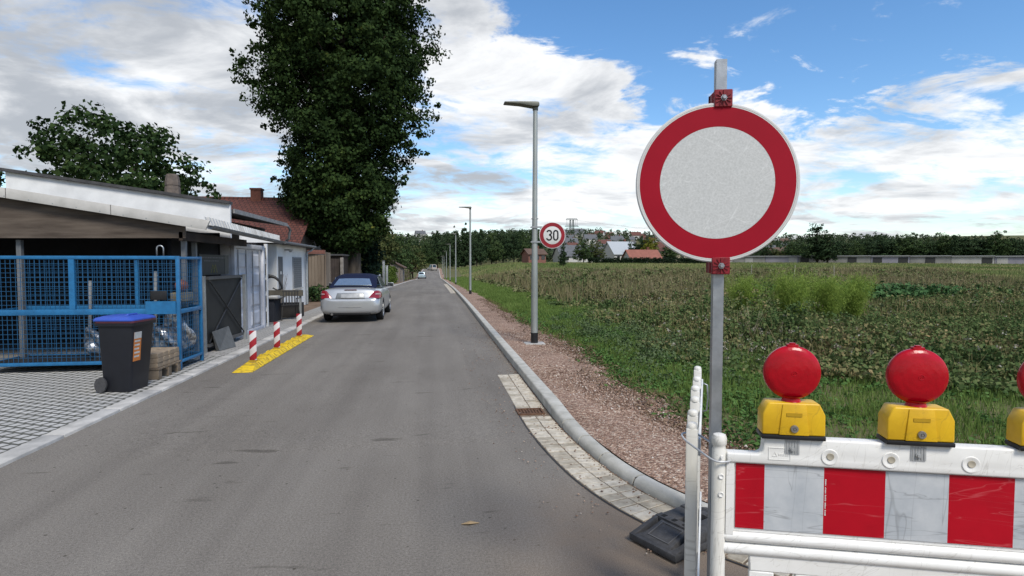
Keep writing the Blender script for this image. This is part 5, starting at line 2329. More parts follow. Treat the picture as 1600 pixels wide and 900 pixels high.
subdiv(o, 2)


def patch(name, pts, m, parent, th=.006):
    """a thin curved pane through two rows of points"""
    a, b = pts
    n = len(a)
    c = sum((Vector(p) for p in a + b), Vector()) / (2 * n)
    nrm = (Vector(a[-1]) - Vector(a[0])).cross(Vector(b[0]) - Vector(a[0])).normalized()
    s = MB()
    V = []
    for row in (a, b):
        V += [tuple(Vector(p)) for p in row]
    for row in (a, b):
        V += [tuple(Vector(p) + nrm * th) for p in row]
    F = [(i, i + 1, n + i + 1, n + i) for i in range(n - 1)] + [(2 * n + i, 3 * n + i, 3 * n + i + 1, 2 * n + i + 1) for i in range(n - 1)]
    ring = list(range(n)) + list(range(2 * n - 1, n - 1, -1))
    F += [(ring[i], ring[(i + 1) % len(ring)], ring[(i + 1) % len(ring)] + 2 * n, ring[i] + 2 * n) for i in range(len(ring))]
    s.add(V, F)
    return s.build(name, m, parent, smooth='angle')


patch('rear_window', ([(-.54, .665, 1.035), (-.3, .635, 1.04), (0, .625, 1.04), (.3, .635, 1.04), (.54, .665, 1.035)], [(-.44, .985, 1.218), (-.25, .965, 1.228), (0, .96, 1.23), (.25, .965, 1.228), (.44, .985, 1.218)]), car_glass, convertible)
for e in (-1, 1):
    a = [(e * .745, 1.38, .945), (e * .75, 1.9, .935), (e * .745, 2.95, .93)]
    b = [(e * .615, 1.52, 1.262), (e * .618, 1.95, 1.275), (e * .625, 2.42, 1.225)]
    if e < 0:
        a.reverse(); b.reverse()
    patch('side_window', (a, b), car_glass, convertible)
    s = MB()
    s.tube([(e * .66, 2.98, .93), (e * .60, 2.47, 1.30)], .028, 8)
    s.build('windscreen_pillar', silver, convertible, smooth='angle')
    s = MB()
    M = Matrix.Translation((e * .93, 2.62, .99)) @ Matrix.Scale(e, 4, (1, 0, 0))
    loft(s, [[tuple(M @ Vector((x * k, yy, z * k))) for x, z in ((-.10, -.06), (.08, -.065), (.105, 0), (.085, .065), (-.08, .06))] for yy, k in ((-.05, 1.0), (.02, 1.0), (.09, .6))])
    mo = s.build('mirror', silver, convertible, bevel=.012)
    s = MB()
    s.box(e * .93 - .085, e * .93 + .085, 2.565, 2.5695, .94, 1.04)
    s.build('mirror_glass', dark_glass, mo)
    s = MB()
    s.tube([(e * .76, 2.68, .94), (e * .86, 2.66, .965)], .03, 6)
    s.build('mirror_arm', black_trim, mo, smooth='angle')
    # tail light wraps round the corner, slanted inner edge
    lt = MB()
    out_ = [(.842, .40), (.838, .22), (.79, .125), (.66, .125), (.50, .135)]
    lo = [(e * .845, .40, .735), (e * .838, .20, .70), (e * .79, .108, .69), (e * .66, .083, .69), (e * .50, .075, .69)]
    hi = [(e * .835, .44, .82), (e * .825, .26, .88), (e * .775, .165, .905), (e * .72, .15, .905), (e * .665, .145, .895)]
    if e < 0:
        lo.reverse(); hi.reverse()
    tl = patch('tail_light', (lo, hi), lens_tail, convertible, .018)
    md = [((Vector(a) * .52 + Vector(b) * .48)) for a, b in zip(lo, hi)]
    m2 = [((Vector(a) * .36 + Vector(b) * .64)) for a, b in zip(lo, hi)]
    off = Vector((0, -.019, .004)) + Vector((e * .003, 0, 0))
    q = (md, m2)
    patch('lamp_band', ([tuple(p + off) for p in md[1:4]], [tuple(p + off) for p in m2[1:4]]), lens_pale, tl, .004)
patch('windscreen', ([(.62, 2.99, .955), (0, 3.08, .965), (-.62, 2.99, .955)], [(.57, 2.49, 1.285), (0, 2.55, 1.312), (-.57, 2.49, 1.285)]), car_glass, convertible)
s = MB()
s.hexa([(-.255, .052, .705), (.255, .052, .705), (.255, .085, .705), (-.255, .085, .705)], [(-.255, .105, .805), (.255, .105, .805), (.255, .135, .805), (-.255, .135, .805)])
s.build('number_plate', plate_m, convertible, bevel=.004)
s = MB()
s.hexa([(-.40, .058, .698), (.40, .058, .698), (.40, .10, .698), (-.40, .10, .698)], [(-.36, .122, .838), (.36, .122, .838), (.36, .16, .838), (-.36, .16, .838)])
s.build('plate_recess', mat('recess_silver', (.26, .27, .275), .4, .5), convertible, bevel=.01)
s = MB()
seam = [(-.850, .42, .722), (-.838, .20, .690), (-.79, .108, .680), (-.66, .080, .678), (-.40, .060, .676), (0, .052, .675), (.40, .060, .676), (.66, .080, .678), (.79, .108, .680), (.838, .20, .690), (.850, .42, .722)]
s.tube(seam, .007, 6)
s.build('bumper_seam', black_trim, convertible)
s = MB()
s.tube([(-.52, .050, .44), (-.3, .028, .44), (0, .020, .44), (.3, .028, .44), (.52, .050, .44)], .012, 6)
s.build('bumper_crease_shade', mat('crease_shade_grey', (.20, .205, .21), .5, .2), convertible)  # grey line stands in for the shade along the lower bumper's crease
s = MB()
s.box(-.17, .17, .165, .20, .915, .937)
s.build('brake_light', mat('dark_brake_light', (.10, .012, .015), .3), convertible, bevel=.006)
s = MB()
s.tube([(-.5, .04, .25), (-.5, .3, .25)], .035, 12)
s.build('exhaust_pipe', chrome, convertible, smooth='angle')
s = MB()
s.box(-.56, .56, .045, .12, .225, .30)
s.build('bumper_valance', black_trim, convertible, bevel=.02)


def hatch(name, loc, rz, m, label, L=4.0, Wd=.84, H=1.45):
    r_ = empty(name, loc, rz, label, 'car')
    st = [(.0, sec(Wd * .86, .34, .5, .62, .64)), (.05, sec(Wd * .96, .26, .5, .86, .90)), (.12, sec(Wd, .22, .5, .90, .95)), (1.0, sec(Wd, .2, .52, .92, .96)), (2.6, sec(Wd, .2, .52, .9, .95)),
          (3.2, sec(Wd * .98, .2, .5, .78, .86)), (3.8, sec(Wd * .9, .22, .46, .66, .70)), (L, sec(Wd * .65, .3, .44, .55, .56))]
    car_body(st, r_, 'body', m, 1)
    cab = [(.10, [(0, .94), (Wd * .78, .94), (Wd * .88, .90)]), (.32, [(0, H - .05), (Wd * .60, H - .06), (Wd * .74, H - .16)]), (.6, [(0, H), (Wd * .62, H - .01), (Wd * .76, H - .12)]),
           (1.7, [(0, H), (Wd * .62, H - .02), (Wd * .76, H - .14)]), (2.8, [(0, .95), (Wd * .78, .94), (Wd * .86, .90)])]
    s = MB()
    loft(s, [[(x, y, z) for x, z in h_] + [(-x, y, z) for x, z in reversed(h_) if x > 1e-4] for y, h_ in cab])
    s.build('cabin', m, r_, smooth='angle')
    patch('rear_window', ([(-.56, .115, .98), (0, .09, .98), (.56, .115, .98)], [(-.46, .28, H - .14), (0, .26, H - .14), (.46, .28, H - .14)]), dark_glass, r_, .012)
    for e in (-1, 1):
        a, b = [(e * Wd * .885, .55, .95), (e * Wd * .885, 2.35, .95)], [(e * Wd * .79, .65, H - .16), (e * Wd * .79, 1.75, H - .17)]
        if e < 0:
            a.reverse(); b.reverse()
        patch('side_window', (a, b), dark_glass, r_, .012)
        s = MB()
        s.box(e * Wd * .86 - .09, e * Wd * .86 + .09, .02, .07, .68, .90)
        s.build('tail_light', lens_tail, r_, bevel=.01)
    s = MB()
    s.box(-.26, .26, .005, .03, .66, .77)
    s.build('number_plate', plate_m, r_)
    for x in (-Wd + .10, Wd - .10):
        for y in (.72, 3.12):
            wheel(r_, x, y, .30, .19)
    return r_


hatch('small_car', (-2.75, 124.0, zr1(126) + .03), R(-2), mat('pale_blue_paint', (.36, .46, .50), .3, .2, .03, 2, coat=.4), 'small pale blue car far down the lane near the hedge')
hatch('parked_van', (.05, 172.0, zr1(173) + .03), R(24), mat('pale_beige_paint', (.34, .31, .27), .4, .1, .05, 2), 'tiny pale vehicle at the very end of the lane before the trees', 4.6, .92, 1.85)

# ================================================================== trees
bark = mat('poplar_bark', (.105, .088, .070), .95, 0, .25, 3.0, .9, 14, .1, (.045, .038, .031), aniso=(1.6, 1.6, .35))
bark_dark = mat('dark_bark', (.05, .042, .035), .95, 0, .25, 4, .5, 20, .1)
pop_leaf = leaf_mat('poplar_leaf', [(0, (.010, .021, .007)), (.45, (.022, .042, .012)), (.8, (.040, .068, .018)), (.95, (.062, .090, .022)), (1, (.15, .15, .03))], gain=1.05, trans=.16, rough=.8, patch=.45, pscale=.5)
oak_leaf = leaf_mat('dark_broad_leaf', [(0, (.010, .022, .008)), (.6, (.024, .045, .014)), (1, (.055, .08, .024))], gain=1.3, trans=.2, patch=.4, pscale=.4)


def limb(mb, a, b, r0, r1, bend=.1, n=6, sides=7):
    a, b = Vector(a), Vector(b)
    L = (b - a).length
    off = Vector((random.uniform(-1, 1), random.uniform(-1, 1), random.uniform(-.2, .6))) * L * bend
    pts = [a.lerp(b, k / n) + off * math.sin(math.pi * k / n) for k in range(n + 1)]
    mb.tube(pts, [r0 + (r1 - r0) * k / n for k in range(n + 1)], sides)
    return pts


def clump_leaves(C, rad, per, leaf, out=None, obias=.6, squash=.75):
    n = len(C)
    rad = np.broadcast_to(rad, (n,))
    cc = np.repeat(C, per, 0)
    rr = np.repeat(rad, per)
    d = unit(rng.normal(size=(n * per, 3)))
    rad_ = rr * rng.uniform(0, 1, n * per) ** .45
    P = cc + d * rad_[:, None] * np.array([1, 1, squash])
    t, s = rand_frames(n * per, d + (0 if out is None else np.repeat(out, per, 0)), obias)
    ln = leaf * rng.uniform(.65, 1.3, n * per)
    return leaf_arrays(P, t, s, ln, ln * .78)


# the big poplar
PX, PY = -4.62, 34.0
pz0 = float(height(PX, PY)) - .05
pop = empty('poplar_tree', (PX, PY, pz0), 0, 'huge dense dark green poplar towering over the lane behind the silver car', 'tree')
tz = np.array([2.0, 2.9, 3.6, 4.6, 5.8, 8.3, 11.2, 13.8, 16.5, 19, 21.5, 23.5, 25])
trd = np.array([.4, 1.2, 2.1, 2.65, 2.95, 3.75, 4.65, 5.1, 4.75, 4.2, 3.2, 2.0, .4])
tcx = np.array([-.35, -.45, -.5, -.6, -.65, -.35, -.38, -.45, -.8, -.8, -.7, -.6, -.6])
s = MB()
s.tube([(0, 0, 0), (.02, 0, .35), (.0, 0, 1.2), (-.03, 0, 3), (-.2, .1, 7), (-.4, .1, 12), (-.6, 0, 18), (-.65, 0, 23)], [.62, .47, .43, .42, .36, .27, .16, .04], 16)
trunk_o = s.build('trunk', bark, pop, smooth=True)
s = MB()
for k in range(30):
    z0 = random.uniform(2.3, 15)
    a = random.uniform(0, 6.28)
    z1 = z0 + random.uniform(2.0, 4.5)
    rr_ = float(np.interp(z1, tz, trd)) * random.uniform(.6, .85)
    cx = float(np.interp(z1, tz, tcx))
    c0_ = float(np.interp(z0, [0, 7, 12, 18, 23], [0, -.2, -.4, -.6, -.65]))
    limb(s, (c0_, 0, z0), (cx + rr_ * math.cos(a), rr_ * math.sin(a), z1), .11 * (1 - z0 / 22), .02, .06)
s.build('limbs', bark, pop, smooth=True)
nc = 900
zz = rng.choice(np.linspace(2.2, 24.3, 400), nc * 4, p=(lambda w_: w_ / w_.sum())(np.interp(np.linspace(2.2, 24.3, 400), tz, trd) ** 1.75))
aa = rng.uniform(0, 6.28, len(zz))
uu = rng.uniform(0, 1, len(zz)) ** .42
wob = 1 + .13 * np.sin(aa * 3 + zz * .9) + .09 * np.sin(aa * 5 - zz * 1.7 + 1) + .07 * np.sin(zz * 2.6 + aa * 2)
rad = np.interp(zz, tz, trd) * wob * uu * .93
C = np.stack([np.interp(zz, tz, tcx) + rad * np.cos(aa), rad * np.sin(aa), zz + rng.normal(size=len(zz)) * .25], 1)
# keep the sparse notch on the left flank
keep = ~((C[:, 0] < -2.7) & (np.abs(C[:, 2] - 9.4) < .9) & (rng.uniform(0, 1, len(C)) < .6))
C = C[keep][:2500]
zb = rng.uniform(2.7, 6.8, 420)
ab = rng.uniform(0, 6.28, 420)
rb = np.interp(zb, tz, trd) * rng.uniform(0, 1, 420) ** .45
C = np.concatenate([C, np.stack([np.interp(zb, tz, tcx) + rb * np.cos(ab), rb * np.sin(ab), zb], 1)])
out_v = np.stack([np.cos(aa), np.sin(aa), np.full(len(aa), .35)], 1)[keep][:2500]
out_v = np.concatenate([out_v, np.stack([np.cos(ab), np.sin(ab), np.full(420, .3)], 1)])
A1 = clump_leaves(C, rng.uniform(.35, .72, len(C)), 62, .180, out_v, .7)
# stray twigs that fray the outline
zs = rng.uniform(3, 24, 420)
as_ = rng.uniform(0, 6.28, 420)
rs = np.interp(zs, tz, trd) * (1 + .13 * np.sin(as_ * 3 + zs * .9) + .09 * np.sin(as_ * 5 - zs * 1.7 + 1)) * rng.uniform(.95, 1.1, 420)
C2 = np.stack([np.interp(zs, tz, tcx) + rs * np.cos(as_), rs * np.sin(as_), zs], 1)
A2 = clump_leaves(C2, rng.uniform(.15, .42, 420), 20, .20, None, 0)
V, F = merge([A1, A2])
face_mesh('crown', V, F, pop_leaf, pop)


def lobed_tree(name, loc, lobes, n_cl, per, cr, leaf, m, label, trunk_r, trunk_h, group=None, trunk_mat=None, shell=.4, seed=0):
    """broadleaf tree: lobes are (x, y, z, rx, ry, rz) ellipsoids of clumps round a trunk with limbs"""
    t = empty(name, loc, 0, label, 'tree', group)
    s = MB()
    s.tube([(0, 0, -.1), (.02, 0, trunk_h * .4), (0, .03, trunk_h), (0, 0, trunk_h * 1.6)], [trunk_r * 1.25, trunk_r, trunk_r * .85, trunk_r * .4], 9)
    for (x, y, z, rx, ry, rz) in lobes:
        limb(s, (0, 0, min(trunk_h, z * .6)), (x, y, z), trunk_r * .5, trunk_r * .12, .08, 5, 6)
    s.build('trunk', trunk_mat or bark_dark, t, smooth=True)
    lob = np.array(lobes)
    vol = lob[:, 3] * lob[:, 4] * lob[:, 5]
    pick = rng.choice(len(lob), n_cl, p=vol / vol.sum())
    d = unit(rng.normal(size=(n_cl, 3)))
    u_ = rng.uniform(0, 1, n_cl) ** shell
    C = lob[pick, :3] + d * lob[pick, 3:] * u_[:, None]
    V, F = clump_leaves(C, cr * rng.uniform(.6, 1.3, n_cl), per, leaf, d, .6)
    face_mesh('crown', V, F, m, t)
    return t


lobed_tree('broadleaf_tree', (-12.6, 24.5, -.5), [(0, 0, 6.2, 2.7, 2.7, 1.9), (-2.2, .5, 5.2, 2.2, 2.4, 1.9), (1.9, 0, 5.2, 1.9, 2.2, 1.5), (.5, .3, 4.0, 3.0, 2.6, 1.3), (-1.0, 0, 7.2, 1.5, 1.6, 1.0), (1.2, 0, 6.6, 1.3, 1.4, 1.0)],
           330, 40, .5, .18, oak_leaf, 'loose dark green tree rising behind the shed roof', .26, 3.0)
lobed_tree('broadleaf_tree', (-10.2, 21.5, .1), [(0, 0, 3.8, 1.0, 1.0, .8), (.7, 0, 3.9, .8, .8, .6), (-.8, 0, 3.6, .9, .9, .8)], 110, 36, .35, .15, oak_leaf, 'small dark tree just showing over the shed roof beside the chimney', .10, 2.0)
# ivy and bushes at the foot of the fence, dark conifer bush right of the poplar trunk
shrub_leaf = leaf_mat('shrub_leaf', [(0, (.012, .026, .010)), (.7, (.030, .055, .020)), (1, (.06, .085, .03))], gain=1.5, trans=.15)


def bush(name, loc, lobes, n_cl, per, cr, leaf, m, label, cat='bush', group=None):
    b = empty(name, loc, 0, label, cat, group)
    lob = np.array(lobes)
    vol = lob[:, 3] * lob[:, 4] * lob[:, 5]
    pick = rng.choice(len(lob), n_cl, p=vol / vol.sum())
    d = unit(rng.normal(size=(n_cl, 3)))
    C = lob[pick, :3] + d * lob[pick, 3:] * (rng.uniform(0, 1, n_cl) ** .4)[:, None]
    C[:, 2] = np.maximum(C[:, 2], .05)
    V, F = clump_leaves(C, cr * rng.uniform(.6, 1.3, n_cl), per, leaf, d, .6)
    V[:, 2] = np.maximum(V[:, 2], 0)
    face_mesh('foliage', V, F, m, b)
    s = MB()
    for k in range(5):
        x, y, z = lobes[k % len(lobes)][:3]
        limb(s, (random.uniform(-.1, .1), random.uniform(-.1, .1), 0), (x, y, z), .03, .008, .1, 4, 5)
    s.build('stem', bark_dark, b)
    return b


bush('low_bush', (-5.15, 26.2, .02), [(0, 0, .35, .55, .45, .4), (.5, .1, .28, .45, .4, .32)], 60, 30, .18, .11, shrub_leaf, 'low dark ivy bush at the foot of the tan board fence')
bush('dark_bush', (-3.86, 35.4, -.05), [(0, 0, 1.1, .55, .7, 1.1), (.05, .3, 2.4, .6, .7, 1.0), (-.1, 0, 3.4, .6, .7, .7)], 150, 40, .32, .16, leaf_mat('blackish_conifer', [(0, (.006, .014, .009)), (.7, (.014, .028, .016)), (1, (.03, .05, .026))], trans=.1), 'tall blackish bush standing right of the poplar trunk')

# ================================================================== the verge and the field
grass_m = leaf_mat('verge_grass', [(0, (.048, .064, .017)), (.45, (.070, .108, .026)), (.8, (.095, .138, .036)), (1, (.18, .17, .08))], gain=1.9, trans=.3, patch=.5, pscale=.9)
herb_m = leaf_mat('verge_herbs', [(0, (.022, .048, .014)), (.5, (.042, .085, .022)), (.85, (.066, .115, .034)), (1, (.12, .13, .06))], gain=1.8, trans=.2, patch=.45, pscale=1.1)
weed_m = leaf_mat('weed_leaf', [(0, (.016, .030, .011)), (.32, (.034, .056, .019)), (.6, (.060, .076, .029)), (.8, (.10, .088, .042)), (1, (.16, .115, .062))], gain=2.2, trans=.2, patch=.5, pscale=.6)
stalk_m = leaf_mat('weed_stalk', [(0, (.045, .050, .020)), (.4, (.085, .080, .036)), (.75, (.14, .115, .06)), (1, (.24, .21, .14))], gain=2.0, trans=.15, patch=.4, pscale=.5)
field_m = leaf_mat('field_grass', [(0, (.045, .072, .020)), (.35, (.075, .102, .034)), (.7, (.125, .125, .055)), (1, (.22, .190, .10))], gain=1.9, trans=.2, patch=.7, pscale=.06)
seed_m = leaf_mat('seed_heads', [(0, (.13, .11, .075)), (.6, (.26, .24, .19)), (1, (.42, .41, .37))], trans=.1)


def xw(y):
    y = np.asarray(y, float)
    return np.interp(y, [2, 4.2, 6.2, 6.8, 7.8, 9, 13.4, 25, 60, 214], [15.0, 11.0, 7.2, 6.0, 4.7, 4.05, 4.4, 4.9, 5.3, 7]) + .25 * np.sin(y * 1.1) + .15 * np.sin(y * 2.7 + 1)


def ground_at(x, y):
    return height(x, y)


def scatter(n, y0, y1, power, x0f, x1f):
    y = y0 + (y1 - y0) * rng.uniform(0, 1, n) ** power
    a, b = x0f(y), x1f(y)
    x = a + (b - a) * rng.uniform(0, 1, n)
    return x, y


# grass of the verge; patchy, shorter and thinner towards the gravel
x, y = scatter(165000, 2.6, 34, 1.7, lambda y: xg(y) - .12, lambda y: xw(y) + 2.2)
patch_ = .5 + .5 * np.sin(x * 2.1 + .7 * np.sin(y * 1.3)) * np.sin(y * 1.7 + 2)
edge_ = np.clip((x - xg(y) + .05) / .9, .0, 1)
keep = rng.uniform(0, 1, len(x)) < (.18 + .82 * edge_) * (.45 + .55 * patch_)
x, y, patch_, edge_ = x[keep], y[keep], patch_[keep], edge_[keep]
z = ground_at(x, y) - .01
h = rng.uniform(.05, .14, len(x)) * (.5 + .6 * edge_) * (.7 + .6 * patch_)
A1 = blades(np.stack([x, y, z], 1), h, .006 + .0011 * y, .7)
x, y = scatter(26000, 34, 130, 1.3, lambda y: xg(y) - .1, lambda y: xw(y) + .8)
A2 = blades(np.stack([x, y, ground_at(x, y) - .02], 1), rng.uniform(.10, .24, len(x)), .05, .6)
V, F = merge([A1, A2])
tag(face_mesh('grass', V, F, grass_m), 'fresh green grass of the verge beside the gravel', 'grass', kind='stuff')

# broad-leaved low herbs between grass and gravel and at the weeds' foot
cx_, cy_ = scatter(2600, 3.2, 20, 1.35, lambda y: xg(y) - .05, lambda y: xw(y) + .4)
dens_ = np.sin(cx_ * 1.7 + 1) * np.sin(cy_ * 1.1 + .4)
near_edge = np.exp(-((cx_ - xg(cy_) - .35) / .45) ** 2)
far_edge = np.exp(-((cx_ - xw(cy_)) / .6) ** 2)
keep = rng.uniform(0, 1, len(cx_)) < np.clip(.15 + .5 * (dens_ > .15) + .6 * near_edge * (cy_ < 9.5) + .5 * far_edge, 0, 1)
C = np.stack([cx_[keep], cy_[keep], ground_at(cx_[keep], cy_[keep]) + .035], 1)
per = 34
V, F = clump_leaves(C, rng.uniform(.10, .24, len(C)), per, .050, np.tile([[0, 0, 1.0]], (len(C), 1)), 1.0, .38)
tag(face_mesh('low_herbs', V, F, herb_m), 'low broad-leaved weeds creeping over the verge', 'weeds', kind='stuff')

hx_ = 3.9 + rng.normal(size=260) * .75
hy_ = 11.5 + rng.normal(size=260) * 2.6
ok_ = (hx_ > xg(hy_) + .5) & (hy_ > 7)
C = np.stack([hx_[ok_], hy_[ok_], ground_at(hx_[ok_], hy_[ok_]) + .10 + .06 * rng.normal(size=ok_.sum())], 1)
V, F = clump_leaves(C, rng.uniform(.10, .24, len(C)), 40, .045, np.tile([[0, 0, 1.0]], (len(C), 1)), .6, .7)
tag(face_mesh('grey_green_herbs', V, F, leaf_mat('grey_green_leaf', [(0, (.04, .065, .025)), (.5, (.07, .105, .045)), (1, (.12, .15, .08))], gain=1.15, trans=.15, patch=.4, pscale=.8)), 'grey-green herbs rambling between the grass and the tall weeds', 'weeds', kind='stuff')

# dry brown litter along the gravel's edge
x, y = scatter(5200, 3.5, 26, 1.5, lambda y: xg(y) - .25, lambda y: xg(y) + .35)
t, s_ = rand_frames(len(x), np.tile([[0, 0, 1.0]], (len(x), 1)), 1.6)
V, F = leaf_arrays(np.stack([x, y, gz(x, y) + .004 + rng.uniform(0, .03, len(x))], 1), t, s_, rng.uniform(.03, .12, len(x)), rng.uniform(.006, .02, len(x)))
tag(face_mesh('dry_litter', V, F, leaf_mat('dry_litter_tone', [(0, (.05, .032, .02)), (.6, (.12, .075, .045)), (1, (.22, .16, .10))], trans=0)), 'dry brown stalks lying along the edge of the gravel', 'litter', kind='stuff')

# tall leafy weeds at the front of the field
cx_, cy_ = scatter(9500, 6.3, 78, 1.5, lambda y: xw(y), lambda y: xw(y) + 4 + y * .85)
keep = np.hypot(cx_, cy_) > 7
cx_, cy_ = cx_[keep], cy_[keep]
hh = (.30 + .40 * rng.uniform(0, 1, len(cx_)) ** 1.5) * (.85 + .30 * np.sin(cx_ * .8 + 1) * np.sin(cy_ * .6) + .22 * np.sin(cx_ * 2.3 + cy_ * 1.9) + .55 * np.maximum(0, np.sin(cx_ * .41 + 2) * np.sin(cy_ * .29 + 1)))
front = np.clip((cx_ - xw(cy_)) / 2.6, .30, 1)
gap_ = np.sin(cx_ * .9 + 1.5 * np.sin(cy_ * .35)) * np.sin(cy_ * .7 + cx_ * .25) + .35 * np.sin(cx_ * 2.7 + 2) * np.sin(cy_ * 2.1)
front = front * np.where(gap_ < -.25, .42, 1.0)
hh = hh * front * .92
for (qx, qy) in ((9.0, 15.6), (9.15, 13.7), (11.0, 14.9), (12.3, 15.5)):
    hh = np.where(np.hypot(cx_ - qx, (cy_ - qy + .5) * .6) < .85, hh * .45, hh)
gz_ = ground_at(cx_, cy_)
lv = []
for k, f in enumerate((.25, .5, .75, .95)):
    C = np.stack([cx_ + rng.normal(size=len(cx_)) * .06, cy_ + rng.normal(size=len(cx_)) * .06, gz_ + hh * f], 1)
    grow = np.clip(cy_ / 14, 1, 4)
    lv.append(clump_leaves(C, (.20 - .03 * k) * grow ** .6, 15, np.repeat((.085 - .008 * k) * grow, 15), np.tile([[0, 0, 1.0]], (len(C), 1)), .5, .7))
V, F = merge(lv)
fy = V[F[:, 0], 1] + rng.normal(size=len(F)) * 3
pat = np.sin(V[F[:, 0], 0] * .42 + 1) * np.sin(fy * .23) * 9
sel = fy + pat > 27
Ff = F[sel]
tag(face_mesh('rough_weeds', V[Ff.ravel()], np.arange(Ff.size).reshape(-1, 4), leaf_mat('rough_weed_leaf', [(0, (.034, .056, .018)), (.35, (.060, .082, .030)), (.65, (.100, .096, .048)), (1, (.165, .140, .085))], gain=1.9, trans=.15, patch=.62, pscale=.16)), 'brownish olive rough growth farther out in the field', 'weeds', kind='stuff')
Ff = F[~sel]
V, F = V[Ff.ravel()], np.arange(Ff.size).reshape(-1, 4)
tag(face_mesh('leafy_weeds', V, F, weed_m), 'dark tangled leafy weeds along the front of the field', 'weeds', kind='stuff')

# upright stalks and seed heads above them
x, y = scatter(30000, 6.8, 46, 1.15, lambda y: xw(y) + .2, lambda y: xw(y) + 5 + y * .8)
z = ground_at(x, y)
h = rng.uniform(.30, .80, len(x)) * (.62 + .38 * np.sin(x * .5 + 2) * np.sin(y * .33)) * np.clip((x - xw(y)) / 2.0, .45, 1)
A1 = blades(np.stack([x, y, z], 1), h, .006 + .0008 * y, .75)
V, F = A1
tag(face_mesh('weed_stalks', V, F, stalk_m), 'upright brownish stalks standing over the weeds', 'weeds', kind='stuff')
x2, y2 = scatter(26000, 22, 84, 1.1, lambda y: xw(y) + .3, lambda y: xw(y) + 6 + y * .85)
A2 = blades(np.stack([x2, y2, ground_at(x2, y2)], 1), rng.uniform(.45, .95, len(x2)), .016 + .0011 * y2, .8)
tag(face_mesh('far_stalks', *A2, leaf_mat('far_stalk', [(0, (.075, .078, .034)), (.45, (.13, .115, .058)), (.8, (.19, .16, .095)), (1, (.30, .27, .19))], gain=1.3, trans=.15, patch=.4, pscale=.25)), 'tan and brown stalks over the rough growth farther out', 'weeds', kind='stuff')
pick = rng.uniform(0, 1, len(x)) < (.022 + .10 * ((np.sin(x * .55 + 1) * np.sin(y * .45)) > .45))
C = np.stack([x, y, z + h * 1.0], 1)[pick]
V, F = clump_leaves(C, .05, 9, .035, None, 0, .8)
tag(face_mesh('seed_heads', V, F, seed_m), 'pale grey seed heads scattered over the weeds', 'seed heads', kind='stuff')

# the open field behind
x, y = scatter(120000, 24, 205, 1.05, lambda y: np.maximum(xw(y) + .4, 6.0 + 0 * y), lambda y: 14 + y * 1.12)
keep = ~((y < 46) & (x < xw(y) + 5 + y * .4) & (rng.uniform(0, 1, len(x)) < .6))
x, y = x[keep], y[keep]
z = ground_at(x, y) - .03
A1 = blades(np.stack([x, y, z], 1), rng.uniform(.25, .60, len(x)) * np.where(y > 70, .8, 1), .018 + .0016 * y, .5)
V, F = A1
tag(face_mesh('field_grass', V, F, field_m), 'tall tan and olive grass covering the wide field', 'grass', kind='stuff')

# feathery bright plants
plume_m = leaf_mat('feathery_green', [(0, (.055, .085, .016)), (.5, (.105, .155, .028)), (1, (.18, .22, .055))], gain=2.0, trans=.3, patch=.2, pscale=2)
for (x0, y0, sc_, lb) in ((9.0, 15.6, 1.2, 'leftmost feathery yellow-green plant, beside the grey sign post'), (9.15, 13.7, 1.38, 'largest feathery yellow-green plant standing in the weeds'),
                          (11.0, 14.9, 1.22, 'small feathery yellow-green plant right of the largest one'), (12.3, 15.5, 1.2, 'rightmost feathery yellow-green plant in the weeds')):
    t_ = empty('feathery_plant', (x0, y0, float(ground_at(x0, y0))), 0, lb, 'plant', 'feathery plants in the weeds')
    nst = 46
    s = MB()
    Cs, Os = [], []
    for k in range(nst):
        a = random.uniform(0, 6.28)
        r_ = random.uniform(.03, .55) * sc_
        hgt = random.uniform(.75, 1.12) * sc_
        top_ = Vector((r_ * math.cos(a), r_ * math.sin(a), hgt))
        s.tube([(.2 * top_.x, .2 * top_.y, 0), (.55 * top_.x, .55 * top_.y, hgt * .55), top_], [.006, .005, .002], 4)
        for q in np.linspace(.25, 1.0, 14):
            p = Vector((.2 * top_.x, .2 * top_.y, 0)).lerp(top_, float(q))
            Cs.append((p.x, p.y, p.z))
    s.build('stem', plume_m, t_)
    C = np.array(Cs)
    n_ = len(C) * 22
    P = np.repeat(C, 22, 0) + rng.normal(size=(n_, 3)) * .065 * sc_
    d_ = unit(rng.normal(size=(n_, 3)) + np.array([0, 0, .9]))
    sd_ = unit(np.cross(d_, rng.normal(size=(n_, 3))))
    V, F = leaf_arrays(P, d_, sd_, rng.uniform(.05, .11, n_) * sc_, .008)
    face_mesh('foliage', V, F, plume_m, t_)
pumpkin = leaf_mat('broad_dark_leaf', [(0, (.022, .055, .020)), (.6, (.045, .095, .034)), (1, (.075, .13, .05))], gain=1.5, trans=.15)
cx_ = 19 + rng.normal(size=420) * 2.3
cy_ = 23.5 + rng.normal(size=420) * 1.2
C = np.stack([cx_, cy_, ground_at(cx_, cy_) + .42 + .12 * rng.normal(size=420)], 1)
V, F = clump_leaves(C, .35, 16, .20, np.tile([[0, 0, 1.0]], (420, 1)), 1.1, .6)
tag(face_mesh('broad_leaf_patch', V, F, pumpkin), 'patch of broad dark green leaves out in the field', 'plants', kind='stuff')
